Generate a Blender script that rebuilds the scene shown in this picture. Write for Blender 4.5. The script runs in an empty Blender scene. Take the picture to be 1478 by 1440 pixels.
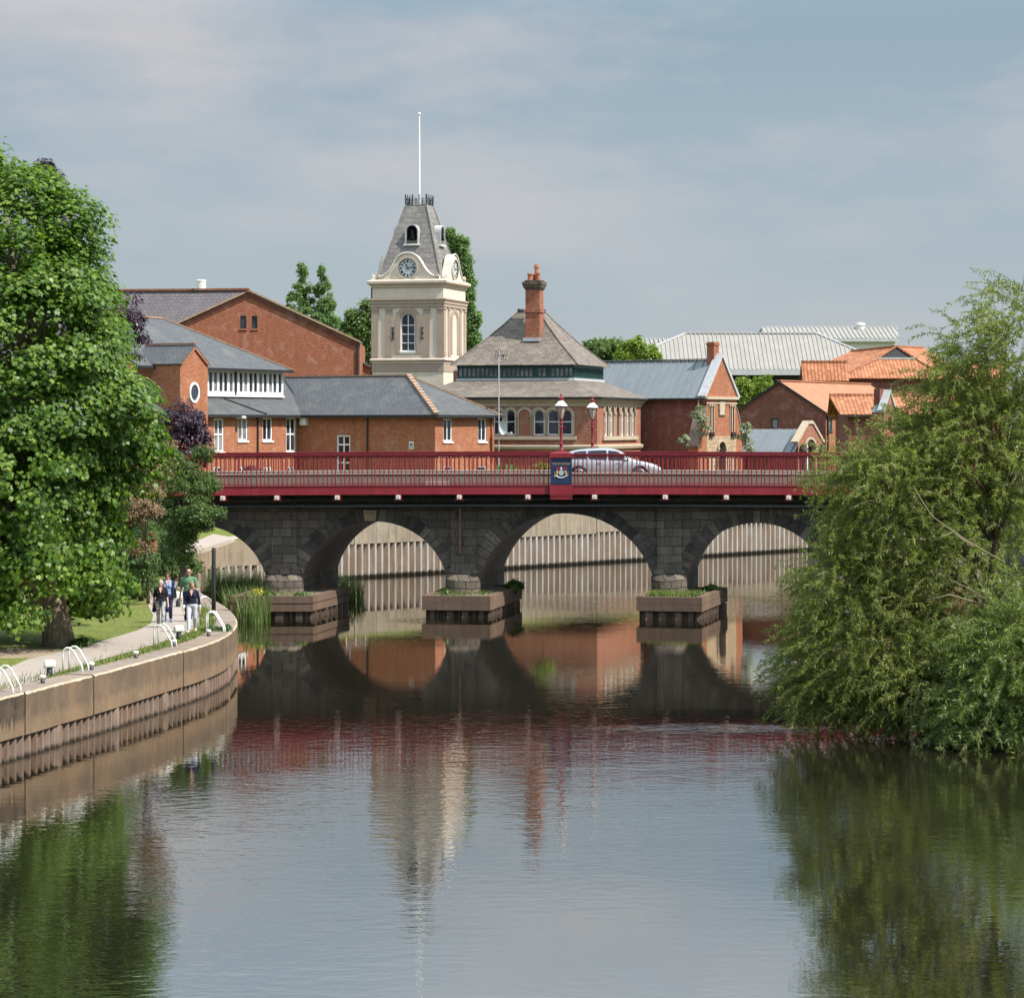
import bpy, math, random
import numpy as np
from mathutils import Vector, Matrix
C = bpy.context
SC = C.scene
COL = SC.collection
rnd = random.Random(7)
R = math.radians
# survey frame: eye height, focal length and principal point used to turn measurements into metres
F, CX, HY, CH = 3800.0, 739.0, 615.0, 8.2
def P(px, py, d): return Vector(((px - CX) * d / F, d, CH - (py - HY) * d / F))
def G(px, py, z):
    d = (CH - z) * F / (py - HY)
    return Vector(((px - CX) * d / F, d, z))
def V(*a): return Vector(a)

# ---------------------------------------------------------------- mesh collector
class MB:
    def __init__(s): s.v = []; s.f = []
    def add(s, vs, fs):
        o = len(s.v); s.v.extend([Vector(p) for p in vs]); s.f.extend([[i + o for i in f] for f in fs])
    def poly(s, *pts): s.add(pts, [list(range(len(pts)))])
    def hexa(s, p):  # 8 pts: bottom 0-3 ccw, top 4-7
        s.add(p, [[3, 2, 1, 0], [4, 5, 6, 7], [0, 1, 5, 4], [1, 2, 6, 5], [2, 3, 7, 6], [3, 0, 4, 7]])
    def box(s, x0, y0, z0, x1, y1, z1):
        s.hexa([(x0, y0, z0), (x1, y0, z0), (x1, y1, z0), (x0, y1, z0), (x0, y0, z1), (x1, y0, z1), (x1, y1, z1), (x0, y1, z1)])
    def obox(s, o, u, w, n, d, z0, z1):
        # box from o along u for w, along n for d
        o = Vector((o[0], o[1], 0)); u = Vector(u); n = Vector(n)
        b = [o, o + u * w, o + u * w + n * d, o + n * d]
        s.hexa([p + V(0, 0, z0) for p in b] + [p + V(0, 0, z1) for p in b])
    def prism(s, pts, ext):
        n = len(pts); pts = [Vector(p) for p in pts]; ext = Vector(ext)
        s.add(pts + [p + ext for p in pts], [list(range(n))[::-1], list(range(n, 2 * n))] + [[i, (i + 1) % n, n + (i + 1) % n, n + i] for i in range(n)])
    def bar(s, a, b, w, h=None):
        a = Vector(a); b = Vector(b); h = h or w
        t = (b - a).normalized(); up = V(0, 0, 1) if abs(t.z) < .95 else V(0, 1, 0)
        x = t.cross(up).normalized() * (w / 2); y = x.cross(t).normalized() * (h / 2)
        s.hexa([a - x - y, a + x - y, b + x - y, b - x - y, a - x + y, a + x + y, b + x + y, b - x + y])
    def tube(s, pts, rad, n=8, cap=True):
        pts = [Vector(p) for p in pts]; k = len(pts)
        if not hasattr(rad, '__len__'): rad = [rad] * k
        vs = []; fs = []; prev = None
        for i, p in enumerate(pts):
            t = (pts[min(i + 1, k - 1)] - pts[max(i - 1, 0)]).normalized()
            if prev is None:
                a = V(1, 0, 0) if abs(t.x) < .8 else V(0, 1, 0)
                x = t.cross(a).normalized()
            else:
                x = (prev - t * prev.dot(t)).normalized()
            prev = x; y = t.cross(x)
            for j in range(n):
                g = 2 * math.pi * j / n
                vs.append(p + (x * math.cos(g) + y * math.sin(g)) * rad[i])
        for i in range(k - 1):
            for j in range(n):
                fs.append([i * n + j, i * n + (j + 1) % n, (i + 1) * n + (j + 1) % n, (i + 1) * n + j])
        if cap: fs += [list(range(n))[::-1], list(range((k - 1) * n, k * n))]
        s.add(vs, fs)
    def lathe(s, prof, n=12, c=(0, 0, 0), rot=0):
        c = Vector(c); vs = []; fs = []; k = len(prof)
        for r, z in prof:
            for j in range(n):
                g = 2 * math.pi * j / n + rot
                vs.append(c + V(r * math.cos(g), r * math.sin(g), z))
        for i in range(k - 1):
            for j in range(n):
                fs.append([i * n + j, i * n + (j + 1) % n, (i + 1) * n + (j + 1) % n, (i + 1) * n + j])
        fs += [list(range(n))[::-1], list(range((k - 1) * n, k * n))]
        s.add(vs, fs)
    def capsule(s, a, b, ra, rb, n=10, k=4):
        a = Vector(a); b = Vector(b); t = (b - a)
        if t.length < 1e-5: t = V(0, 0, 1e-4); b = a + t
        t = t.normalized(); pts = []; rr = []
        for i in range(k + 1):
            g = math.pi / 2 * (1 - i / k); pts.append(a - t * ra * math.sin(g)); rr.append(max(ra * math.cos(g), ra * .04))
        for i in range(k + 1):
            g = math.pi / 2 * (i / k); pts.append(b + t * rb * math.sin(g)); rr.append(max(rb * math.cos(g), rb * .04))
        s.tube(pts, rr, n)
    def ellipsoid(s, c, rx, ry, rz, n=14, k=9):
        prof = [(max(math.cos(math.pi * (i / k - .5)), .02), math.sin(math.pi * (i / k - .5))) for i in range(k + 1)]
        m = MB(); m.lathe(prof, n)
        s.add([Vector((p.x * rx, p.y * ry, p.z * rz)) + Vector(c) for p in m.v], m.f)
    def torus(s, c, rad, r, axis='y', n=24, m=8, a0=0, a1=2 * math.pi):
        closed = abs(a1 - a0 - 2 * math.pi) < 1e-6
        pts = []
        for i in range(n + (0 if closed else 1)):
            g = a0 + (a1 - a0) * i / n
            q = (math.cos(g) * rad, math.sin(g) * rad)
            pts.append(Vector(c) + (V(q[0], 0, q[1]) if axis == 'y' else V(0, q[0], q[1]) if axis == 'x' else V(q[0], q[1], 0)))
        if closed: pts.append(pts[0])
        s.tube(pts, r, m, cap=not closed)
    def build(s, name, mat, parent=None, smooth=False, loc=None, rotz=None):
        me = bpy.data.meshes.new(name)
        me.from_pydata([tuple(p) for p in s.v], [], s.f)
        finish(me, mat, smooth)
        o = bpy.data.objects.new(name, me); COL.objects.link(o)
        if parent: o.parent = parent
        if loc is not None: o.location = loc
        if rotz is not None: o.rotation_euler = (0, 0, rotz)
        return o

def finish(me, mat, smooth=False):
    # metre-scaled box/tangent UVs: u along the horizontal tangent, v up the face
    nv, nl, npl = len(me.vertices), len(me.loops), len(me.polygons)
    co = np.empty(nv * 3, np.float32); me.vertices.foreach_get('co', co); co = co.reshape(-1, 3)
    vi = np.empty(nl, np.int32); me.loops.foreach_get('vertex_index', vi)
    nr = np.empty(npl * 3, np.float32); me.polygons.foreach_get('normal', nr); nr = nr.reshape(-1, 3)
    lt = np.empty(npl, np.int32); me.polygons.foreach_get('loop_total', lt)
    n = np.repeat(nr, lt, axis=0); p = co[vi]
    t = np.stack([-n[:, 1], n[:, 0], np.zeros(len(n))], 1); L = np.linalg.norm(t, axis=1)
    flat = L < .02
    t[flat] = (1, 0, 0); L[flat] = 1; t /= L[:, None]
    b = np.cross(n, t)
    uv = np.stack([(p * t).sum(1), (p * b).sum(1)], 1).astype(np.float32)
    l = me.uv_layers.new(name='UVMap'); l.data.foreach_set('uv', uv.ravel())
    if mat: me.materials.append(mat)
    if smooth: me.polygons.foreach_set('use_smooth', np.ones(npl, bool))
    me.update()

def tag(o, label=None, cat=None, group=None, kind=None):
    if label: o['label'] = label
    if cat: o['category'] = cat
    if group: o['group'] = group
    if kind: o['kind'] = kind
    return o
def thing(name, label, cat, loc=(0, 0, 0), rotz=0, group=None):
    o = bpy.data.objects.new(name, None); COL.objects.link(o); o.empty_display_size = .2
    o.location = loc; o.rotation_euler = (0, 0, rotz)
    return tag(o, label, cat, group)
def dup(root, loc, rotz=None, label=None, scale=None):
    def cp(o, par):
        c = o.copy(); COL.objects.link(c); c.parent = par
        for ch in list(o.children): cp(ch, c)
        return c
    r = cp(root, None); r.location = loc
    if rotz is not None: r.rotation_euler = (0, 0, rotz)
    if scale: r.scale = scale
    if label: r['label'] = label
    return r

# ---------------------------------------------------------------- materials
class NT:
    def __init__(s, name):
        s.m = bpy.data.materials.new(name); s.m.use_nodes = True
        s.t = s.m.node_tree; s.t.nodes.clear()
        s.out = s.n('ShaderNodeOutputMaterial')
    def n(s, typ, **kw):
        nd = s.t.nodes.new(typ)
        for k, v in kw.items():
            if k.startswith('_'): setattr(nd, k[1:], v)
            else:
                key = int(k[1:]) if k[0] == 'i' and k[1:].isdigit() else k.replace('__', ' ')
                s.set(nd.inputs[key], v)
        return nd
    def set(s, sock, v):
        if isinstance(v, bpy.types.NodeSocket): s.t.links.new(v, sock)
        elif isinstance(v, bpy.types.Node): s.t.links.new(v.outputs[0], sock)
        else:
            if isinstance(v, (tuple, list)) and len(v) == 3 and sock.type == 'RGBA': v = (*v, 1)
            sock.default_value = v
    def mix(s, fac, a, b, mode='MIX'):
        nd = s.t.nodes.new('ShaderNodeMix'); nd.data_type = 'RGBA'; nd.blend_type = mode
        s.set(nd.inputs[0], fac); s.set(nd.inputs[6], a); s.set(nd.inputs[7], b)
        return nd.outputs[2]
    def math(s, op, a, b=0.0, c=0.0):
        nd = s.t.nodes.new('ShaderNodeMath'); nd.operation = op
        s.set(nd.inputs[0], a); s.set(nd.inputs[1], b); s.set(nd.inputs[2], c)
        return nd.outputs[0]
    def ramp(s, fac, *stops):
        nd = s.t.nodes.new('ShaderNodeValToRGB'); s.set(nd.inputs[0], fac)
        e = nd.color_ramp.elements
        while len(e) < len(stops): e.new(.5)
        for i, (p, c) in enumerate(stops):
            e[i].position = p; e[i].color = (c, c, c, 1) if not hasattr(c, '__len__') else (*c[:3], 1)
        return nd.outputs[0]
    def obj(s): return s.n('ShaderNodeTexCoord').outputs['Object']
    def uv(s): return s.n('ShaderNodeTexCoord').outputs['UV']
    def map(s, vec, scale=(1, 1, 1), loc=(0, 0, 0)):
        return s.n('ShaderNodeMapping', Vector=vec, Scale=scale, Location=loc).outputs[0]
    def noise(s, vec, scale, detail=5, rough=.6):
        return s.n('ShaderNodeTexNoise', Vector=vec, Scale=scale, Detail=detail, Roughness=rough).outputs[0]
    def bsdf(s, col, rough=.7, spec=.4, metal=0, bump=None, bstr=.5, bdist=.02, **kw):
        b = s.n('ShaderNodeBsdfPrincipled'); s.set(b.inputs['Base Color'], col); s.set(b.inputs['Roughness'], rough)
        s.set(b.inputs['Specular IOR Level'], spec); s.set(b.inputs['Metallic'], metal)
        for k, v in kw.items(): s.set(b.inputs[k.replace('_', ' ')], v)
        if bump is not None:
            bp = s.n('ShaderNodeBump', Height=bump, Strength=bstr, Distance=bdist); s.set(b.inputs['Normal'], bp)
        s.t.links.new(b.outputs[0], s.out.inputs[0]); return b

def M_plain(name, col, rough=.6, spec=.4, metal=0, var=.12, scale=3, **kw):
    t = NT(name); o = t.obj(); f = t.noise(o, scale)
    f2 = t.noise(o, scale * 9, 3)
    k = t.math('ADD', t.math('MULTIPLY', f, .7), t.math('MULTIPLY', f2, .3))
    c = t.mix(t.ramp(k, (.3, 0), (.7, 1)), tuple(x * (1 - var) for x in col), tuple(min(1, x * (1 + var)) for x in col))
    t.bsdf(c, rough, spec, metal, **kw); return t.m
def M_brick(name, c1, c2, mortar=(.30, .25, .2), stain=.35, scale=1.0):
    t = NT(name); u = t.uv(); o = t.obj()
    br = t.n('ShaderNodeTexBrick', Vector=u, Color1=c1, Color2=c2, Mortar=mortar, Scale=1.0)
    for k, v in (('Brick Width', .225 * scale), ('Row Height', .075 * scale), ('Mortar Size', .007 * scale), ('Mortar Smooth', .3), ('Bias', -.1)): br.inputs[k].default_value = v
    n1 = t.noise(t.map(o, (1, 1, .6)), .7, 6, .65); n2 = t.noise(t.map(u, (4, 13, 1)), 1.0, 2)
    c = t.mix(t.ramp(n2, (.35, 0), (.65, .6)), br.outputs[0], tuple(x * .55 for x in c2))
    c = t.mix(t.math('MULTIPLY', t.ramp(n1, (.42, 0), (.75, 1)), stain), c, tuple(x * .5 + .01 for x in c1))
    c = t.mix(t.math('MULTIPLY', t.ramp(t.noise(o, 1.6, 4), (.52, 0), (.72, 1)), .22), c, (.5, .42, .36))
    c = t.mix(t.math('MULTIPLY', t.ramp(t.noise(t.map(o, (2.6, 2.6, .16), (5, 2, 1)), 1.0, 5, .7), (.54, 0), (.70, 1)), .42), c, tuple(x * .38 + .008 for x in c1))
    t.bsdf(c, .85, .25, bump=br.outputs[1], bstr=-.3, bdist=.008); return t.m
def M_roof(name, c1, c2, lichen=(.33, .3, .2), la=.35, w=.3, h=.22, gap=(.015, .015, .017), rough=.6, bd=.02):
    t = NT(name); u = t.uv(); o = t.obj()
    br = t.n('ShaderNodeTexBrick', Vector=u, Color1=c1, Color2=c2, Mortar=gap, Scale=1.0)
    for k, v in (('Brick Width', w), ('Row Height', h), ('Mortar Size', .012), ('Mortar Smooth', .2), ('Bias', 0)): br.inputs[k].default_value = v
    n1 = t.noise(o, .9, 7, .7); n2 = t.noise(t.map(u, (3.3, 4.5, 1)), 1.0, 1)
    c = t.mix(t.ramp(n2, (.3, 0), (.7, .5)), br.outputs[0], tuple(x * .62 for x in c1))
    c = t.mix(t.math('MULTIPLY', t.ramp(n1, (.5, 0), (.72, 1)), la), c, lichen)
    sep = t.n('ShaderNodeSeparateXYZ', Vector=u)
    saw = t.math('FRACT', t.math('DIVIDE', sep.outputs[1], h))
    t.bsdf(c, rough, .4, bump=t.math('SUBTRACT', 1.0, saw), bstr=.6, bdist=bd); return t.m
def M_pantile(name, c1, c2, pitch=.3, row=.32):
    t = NT(name); u = t.uv(); o = t.obj(); sep = t.n('ShaderNodeSeparateXYZ', Vector=u)
    wx = t.math('SINE', t.math('MULTIPLY', sep.outputs[0], 2 * math.pi / pitch))
    saw = t.math('FRACT', t.math('DIVIDE', sep.outputs[1], row))
    n2 = t.n('ShaderNodeTexWhiteNoise', _noise_dimensions='2D', Vector=t.n('ShaderNodeCombineXYZ', X=t.math('FLOOR', t.math('DIVIDE', sep.outputs[0], pitch)), Y=t.math('FLOOR', t.math('DIVIDE', sep.outputs[1], row)))).outputs[0]
    c = t.mix(n2, c1, c2)
    c = t.mix(t.math('MULTIPLY', t.ramp(t.noise(o, .8, 5), (.45, 0), (.7, 1)), .4), c, tuple(x * .55 for x in c2))
    hgt = t.math('ADD', t.math('MULTIPLY', wx, .5), t.math('MULTIPLY', saw, -.8))
    t.bsdf(c, .8, .25, bump=hgt, bstr=1.0, bdist=.05); return t.m
def M_stone(name, c1, c2, bw=.8, bh=.36, gap=.02, gapc=(.02, .02, .02), stain=(.02, .02, .022), sa=.6, bd=.03, objmap=False):
    t = NT(name); u = t.uv(); o = t.obj()
    if objmap:
        sp = t.n('ShaderNodeSeparateXYZ', Vector=o); u = t.n('ShaderNodeCombineXYZ', X=t.math('ADD', sp.outputs[0], t.math('MULTIPLY', sp.outputs[1], .5)), Y=sp.outputs[2]).outputs[0]
    wob = t.noise(o, 1.3, 2); uu = t.n('ShaderNodeVectorMath', _operation='ADD', i0=u, i1=t.n('ShaderNodeVectorMath', _operation='SCALE', i0=t.n('ShaderNodeTexNoise', Vector=o, Scale=1.1, Detail=2.0).outputs[1], Scale=.2))
    br = t.n('ShaderNodeTexBrick', Vector=uu, Color1=c1, Color2=c2, Mortar=gapc, Scale=1.0)
    for k, v in (('Brick Width', bw), ('Row Height', bh), ('Mortar Size', gap), ('Mortar Smooth', .4), ('Bias', 0)): br.inputs[k].default_value = v
    n1 = t.noise(t.map(o, (1, 1, .4)), .55, 7, .7); n3 = t.noise(o, 6, 5, .7)
    c = t.mix(t.ramp(n3, (.3, 0), (.7, .55)), br.outputs[0], tuple(x * .5 for x in c1))
    c = t.mix(t.math('MULTIPLY', t.ramp(n1, (.4, 0), (.62, 1)), sa), c, stain)
    c = t.mix(t.math('MULTIPLY', t.ramp(t.noise(t.map(o, (2, 2, .25)), 1.0, 4), (.6, 0), (.7, 1)), .25), c, tuple(min(1, x * 1.7) for x in c2))
    h = t.math('ADD', t.math('MULTIPLY', br.outputs[1], -1.0), t.math('MULTIPLY', n3, .6))
    t.bsdf(c, .9, .2, bump=h, bstr=.8, bdist=bd); return t.m
def M_concrete(name, c, dark, streak=.7, warm=(.3, .17, .07), wa=.3, scale=1.0, wet=None):
    t = NT(name); o = t.obj()
    s1 = t.noise(t.map(o, (6.5 * scale, 6.5 * scale, .35)), 1.0, 6, .72); s2 = t.noise(o, 1.1, 6, .65); s3 = t.noise(o, 14, 4, .7)
    s4 = t.noise(t.map(o, (1.2 * scale, 1.2 * scale, .5)), .6, 4)
    k = t.mix(t.math('MULTIPLY', t.ramp(s4, (.4, 0), (.62, 1)), wa), c, warm)
    k = t.mix(t.math('MULTIPLY', t.ramp(s1, (.44, 0), (.64, 1)), streak), k, dark)
    k = t.mix(t.ramp(s2, (.35, .35), (.6, 0)), k, dark)
    k = t.mix(t.ramp(s3, (.3, .22), (.55, 0)), k, tuple(x * .5 for x in c))
    if wet:  # waterline slime and algae
        z = t.math('ADD', t.n('ShaderNodeSeparateXYZ', Vector=o).outputs[2], t.math('MULTIPLY', s1, .3))
        k = t.mix(t.ramp(z, (wet + .1, 1), (wet + .22, 0)), k, (.028, .024, .018))
    t.bsdf(k, .9, .2, bump=t.math('ADD', s3, s1), bstr=.5, bdist=.02); return t.m
def M_leaf(name, c1, c2, c3, trans=.3, rough=.45, spec=.35, tcol=None, hue=.5):
    t = NT(name); a = t.n('ShaderNodeAttribute', _attribute_name='rnd').outputs['Fac']
    big = t.ramp(t.noise(t.obj(), .8, 3), (.3, 0), (.7, 1))
    k = t.math('ADD', t.math('MULTIPLY', a, .62), t.math('MULTIPLY', big, .38))
    c = t.ramp(k, (.2, c1), (.55, c2), (.85, c3))
    b = t.bsdf(c, rough, spec)
    tr = t.n('ShaderNodeBsdfTranslucent', Color=t.mix(1.0, c, tcol or (1.5, 1.7, .6), 'MULTIPLY'))
    mx = t.n('ShaderNodeMixShader', i0=trans, i1=b.outputs[0], i2=tr.outputs[0])
    t.t.links.new(mx.outputs[0], t.out.inputs[0]); return t.m
def M_glass(name, col=(.012, .016, .024), rough=.06):
    t = NT(name); o = t.obj(); f = t.noise(o, .9, 2)
    c = t.mix(t.ramp(f, (.45, 0), (.6, 1)), col, tuple(x * 2.6 + .006 for x in col))
    t.bsdf(c, rough, .5); return t.m

m = {}
m['brick'] = M_brick('orange_red_brick', (.44, .165, .08), (.33, .105, .05), (.36, .24, .17), .3)
m['brick_wing'] = M_brick('red_brown_brick', (.36, .115, .06), (.27, .08, .045), (.3, .2, .15), .35)
m['brick_old'] = M_brick('old_soft_red_brick', (.40, .15, .085), (.30, .10, .06), (.38, .29, .22), .45)
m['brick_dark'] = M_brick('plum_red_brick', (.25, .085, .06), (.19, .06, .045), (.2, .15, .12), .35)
m['brick_chim'] = M_brick('chimney_brick', (.43, .145, .07), (.30, .09, .05), (.25, .2, .16), .4)
m['slate'] = M_roof('blue_grey_slate', (.075, .08, .088), (.10, .105, .112), (.2, .19, .15), .35)
m['slate_purple'] = M_roof('purple_slate', (.145, .125, .14), (.18, .155, .17), (.25, .23, .22), .3, .34, .26)
m['slate_brown'] = M_roof('weathered_stone_slate', (.135, .112, .095), (.205, .172, .142), (.30, .265, .21), .4, .42, .24, (.05, .04, .035), .8)
m['slate_tower'] = M_roof('grey_stone_slate', (.16, .15, .145), (.23, .215, .2), (.33, .32, .3), .45, .5, .34, (.04, .04, .04), .75, .04)
m['pantile'] = M_pantile('orange_pantile', (.45, .195, .10), (.29, .11, .055))
m['plaintile'] = M_roof('orange_plain_tile', (.42, .19, .105), (.35, .15, .08), (.55, .33, .2), .25, .25, .3, (.26, .1, .05), .8)
m['ridge_tile'] = M_plain('ridge_tile', (.33, .22, .15), .8, .3, var=.45, scale=5)
m['lead'] = M_plain('lead_flashing', (.42, .43, .44), .55, .5, var=.2)
m['metal_roof'] = M_plain('standing_seam_metal', (.20, .225, .24), .45, .5, .2, var=.12, scale=1.2)
m['corrugated'] = M_plain('corrugated_sheet', (.275, .26, .235), .6, .4, 0, var=.14, scale=.8)
m['render_cream'] = M_concrete('cream_render', (.70, .62, .52), (.48, .41, .33), .3, (.6, .5, .38), .25)
m['render_taupe'] = M_concrete('taupe_render', (.40, .315, .25), (.30, .23, .18), .3, (.4, .3, .22), .25)
m['render_edge'] = M_concrete('pale_moulding', (.60, .50, .42), (.40, .33, .28), .3, (.55, .42, .33), .25)
m['stone_trim'] = M_concrete('buff_stone_trim', (.50, .42, .32), (.32, .26, .2), .35, (.45, .33, .2), .3)
m['stone_buff'] = M_stone('buff_stone_blocks', (.45, .33, .21), (.55, .42, .28), .5, .3, .012, (.25, .18, .12), (.2, .16, .12), .25)
m['white'] = M_plain('white_paint', (.78, .78, .77), .45, .4, var=.05)
m['white_dirty'] = M_plain('worn_white_paint', (.70, .69, .66), .5, .4, var=.14, scale=8)
m['glass'] = M_glass('dark_window_glass')
m['glass_curtain'] = M_glass('window_with_curtain', (.10, .095, .10), .25)
m['black_iron'] = M_plain('black_iron', (.016, .017, .022), .5, .5, var=.2)
m['belfry_shade'] = M_plain('belfry_shade_black', (.006, .006, .008), .9, .1)  # shade inside the bell openings, put into the colour of backing and bell
m['gutter'] = M_plain('black_gutter', (.02, .02, .022), .5, .4, var=.2)
def M_redpaint():
    t = NT('weathered_dark_red_paint'); o = t.obj(); a = t.noise(o, 1.4, 6, .7); b = t.noise(t.map(o, (5, 5, .8)), 1.0, 5, .7); g = t.noise(o, 16, 4, .7)
    c = t.mix(t.ramp(a, (.35, 0), (.68, 1)), (.165, .006, .014), (.225, .018, .03))
    c = t.mix(t.ramp(b, (.56, 0), (.68, .6)), c, (.07, .006, .008)); c = t.mix(t.ramp(g, (.62, 0), (.72, .5)), c, (.20, .075, .05))
    t.bsdf(c, t.ramp(b, (.3, .38), (.7, .62)), .4); return t.m
m['red'] = M_redpaint()
m['red_dull'] = M_plain('faded_red_paint', (.17, .011, .018), .55, .4, var=.28, scale=2.5)
m['navy'] = M_plain('navy_paint', (.008, .024, .075), .4, .45, var=.15)
m['gold'] = M_plain('gold_paint', (.50, .33, .12), .4, .5, .2, var=.15)
m['silver_paint'] = M_plain('silver_grey_paint', (.36, .40, .47), .35, .5, .2)
m['green_dark'] = M_plain('dark_green_paint', (.016, .06, .052), .5, .4, var=.25)
m['stone_bridge'] = M_stone('sooty_bridge_stone', (.13, .113, .097), (.235, .203, .168), .8, .38, .014, (.035, .032, .03), (.035, .033, .033), .5)
m['pier_rough'] = M_stone('rough_pier_masonry', (.13, .11, .09), (.23, .19, .145), .5, .3, .025, (.03, .026, .022), (.05, .044, .038), .5, .05, True)
m['stone_pier'] = M_stone('weathered_pier_stone', (.12, .10, .08), (.2, .165, .125), .6, .3, .02, (.03, .025, .02), (.05, .045, .04), .5)
m['brick_soffit'] = M_brick('arch_soffit_brick', (.19, .13, .105), (.13, .095, .08), (.17, .15, .13), .5)
m['soot'] = M_plain('sooty_concrete', (.035, .036, .04), .85, .2, var=.5, scale=1.5)
m['pipe'] = M_plain('blue_green_pipe', (.03, .042, .05), .5, .4, var=.3)
m['parapet'] = M_concrete('grey_brown_parapet', (.22, .19, .16), (.12, .1, .085), .35)
m['coping'] = M_concrete('pale_coping', (.40, .36, .31), (.24, .21, .18), .3)
def M_quay(name, grime):
    t = NT(name); o = t.obj(); z = t.n('ShaderNodeSeparateXYZ', Vector=o).outputs[2]
    a = t.noise(o, .8, 8, .7); b = t.noise(o, 5.0, 6, .75); st = t.noise(t.map(o, (9, 9, .45)), 1.0, 5, .75); st2 = t.noise(t.map(o, (2.2, 2.2, .3), (3, 1, 0)), 1.0, 4, .6); gr = t.noise(o, 30, 3, .7)
    c = t.mix(t.ramp(a, (.35, 0), (.65, 1)), (.265, .19, .125), (.185, .122, .075))
    c = t.mix(t.ramp(b, (.35, 0), (.7, .55)), c, (.145, .10, .068))
    c = t.mix(t.math('MULTIPLY', t.ramp(st2, (.5, 0), (.62, 1)), .4), c, (.29, .17, .08))
    top = t.ramp(t.math('ADD', z, t.math('MULTIPLY', t.math('SUBTRACT', st, .5), 1.1)), (.85, 0), (1.0, .0 + .75 * grime))   # soot washed down from the coping, edge torn into runs
    top2 = t.math('MULTIPLY', top, t.ramp(a, (.3, .35), (.6, 1)))
    c = t.mix(top2, c, (.075, .06, .048) if grime < 1 else (.03, .026, .022))
    c = t.mix(t.ramp(st, (.60, 0), (.72, .5)), c, (.09, .068, .05))
    c = t.mix(t.ramp(gr, (.3, .3), (.5, 0)), c, (.12, .09, .065))
    t.bsdf(c, .92, .15, bump=t.math('ADD', b, gr), bstr=.6, bdist=.02); return t.m
m['concrete_quay'] = M_quay('stained_quay_concrete', .75); m['concrete_quay_dark'] = M_quay('blackened_quay_concrete', 1.25)
m['concrete_top'] = M_concrete('quay_coping_concrete', (.27, .225, .19), (.12, .1, .085), .5)
m['concrete_edge'] = M_concrete('bleached_edge', (.50, .42, .32), (.28, .22, .15), .6)
m['concrete_wall'] = M_concrete('pale_wall_concrete', (.32, .275, .21), (.11, .09, .07), .6, (.32, .23, .13), .35, .9)
m['concrete_wing'] = M_concrete('brown_wing_concrete', (.33, .28, .215), (.14, .11, .085), .5, (.36, .25, .13), .4)
m['steel_pale'] = M_concrete('pale_sheet_pile', (.47, .435, .385), (.22, .15, .10), .45, (.32, .20, .11), .45, wet=.16)
m['steel_rust'] = M_concrete('rusty_sheet_pile', (.29, .215, .17), (.085, .055, .04), .6, (.22, .125, .075), .5, wet=.05)
m['steel_dark'] = M_concrete('dark_pile', (.10, .08, .065), (.035, .03, .026), .6, (.14, .08, .05), .4)
m['timber'] = M_concrete('brown_fender_timber', (.155, .105, .078), (.075, .05, .038), .45, (.24, .15, .1), .4)
m['wet_line'] = M_plain('wet_tide_mark', (.03, .024, .02), .35, .5, var=.3)
m['tarmac_path'] = M_concrete('pale_worn_tarmac', (.33, .285, .25), (.26, .22, .19), .1, (.38, .31, .25), .4)
m['asphalt'] = M_concrete('asphalt', (.06, .058, .056), (.045, .044, .043), .1)
m['bark'] = M_concrete('grey_brown_bark', (.31, .25, .205), (.085, .065, .05), .75, (.2, .19, .1), .3, 2.6)
m['bark_dark'] = M_concrete('dark_bark', (.11, .085, .06), (.05, .04, .03), .5, (.12, .1, .05), .3, 3)
m['twig'] = M_plain('pale_twig', (.23, .19, .12), .8, .3, var=.3)
m['terracotta'] = M_plain('chimney_pot_clay', (.40, .16, .09), .8, .3, var=.25)
m['blackboard'] = M_plain('dark_cladding', (.03, .032, .037), .7, .3, var=.3)
m['lantern_glass'] = M_plain('frosted_lantern_glass', (.40, .36, .29), .25, .5, var=.1)
m['orange_plastic'] = M_plain('orange_red_plastic', (.36, .04, .03), .5, .4)
m['dish_grey'] = M_plain('pale_grey_enamel', (.45, .49, .5), .5, .4)
# ================================================================ sky, sun, camera
SUN_AZ = R(63)      # swung from behind the camera towards the right
SUN_EL = R(52)
sd = V(math.sin(SUN_AZ) * math.cos(SUN_EL), -math.cos(SUN_AZ) * math.cos(SUN_EL), math.sin(SUN_EL))
w = bpy.data.worlds.new('World'); SC.world = w; w.use_nodes = True
wt = w.node_tree; wt.nodes.clear()
wo = wt.nodes.new('ShaderNodeOutputWorld'); bg = wt.nodes.new('ShaderNodeBackground'); bg.inputs[1].default_value = 0.10
wt.links.new(bg.outputs[0], wo.inputs[0])
sk = wt.nodes.new('ShaderNodeTexSky'); sk.sky_type = 'NISHITA'; sk.sun_disc = False
sk.sun_elevation = SUN_EL; sk.sun_rotation = math.pi - SUN_AZ; sk.air_density = 1.0; sk.dust_density = 2.0; sk.ozone_density = 1.5
class WT(NT):
    def __init__(s): s.t = wt
q = WT()
gen = q.n('ShaderNodeTexCoord').outputs['Generated']
mp = q.map(gen, (1.0, 1.0, 3.4), (.35, 0, .12))
n1 = q.noise(mp, 5.2, 6, .52)
n2 = q.noise(q.map(gen, (1, 1, 2.4), (1.7, .3, .9)), 11.0, 6, .6)
cl = q.ramp(q.math('ADD', q.math('MULTIPLY', n1, .72), q.math('MULTIPLY', n2, .28)), (.43, 0), (.62, 1))
hz = q.ramp(q.n('ShaderNodeSeparateXYZ', Vector=gen).outputs[2], (-.0, 0), (.16, 1))
veil = q.mix(hz, (3.2, 3.6, 3.84), (1.9, 2.62, 3.2))          # thin high cloud, greyer towards the horizon
cloud = (3.95, 3.85, 3.95)
base = q.mix(.90, sk.outputs[0], veil)
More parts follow.
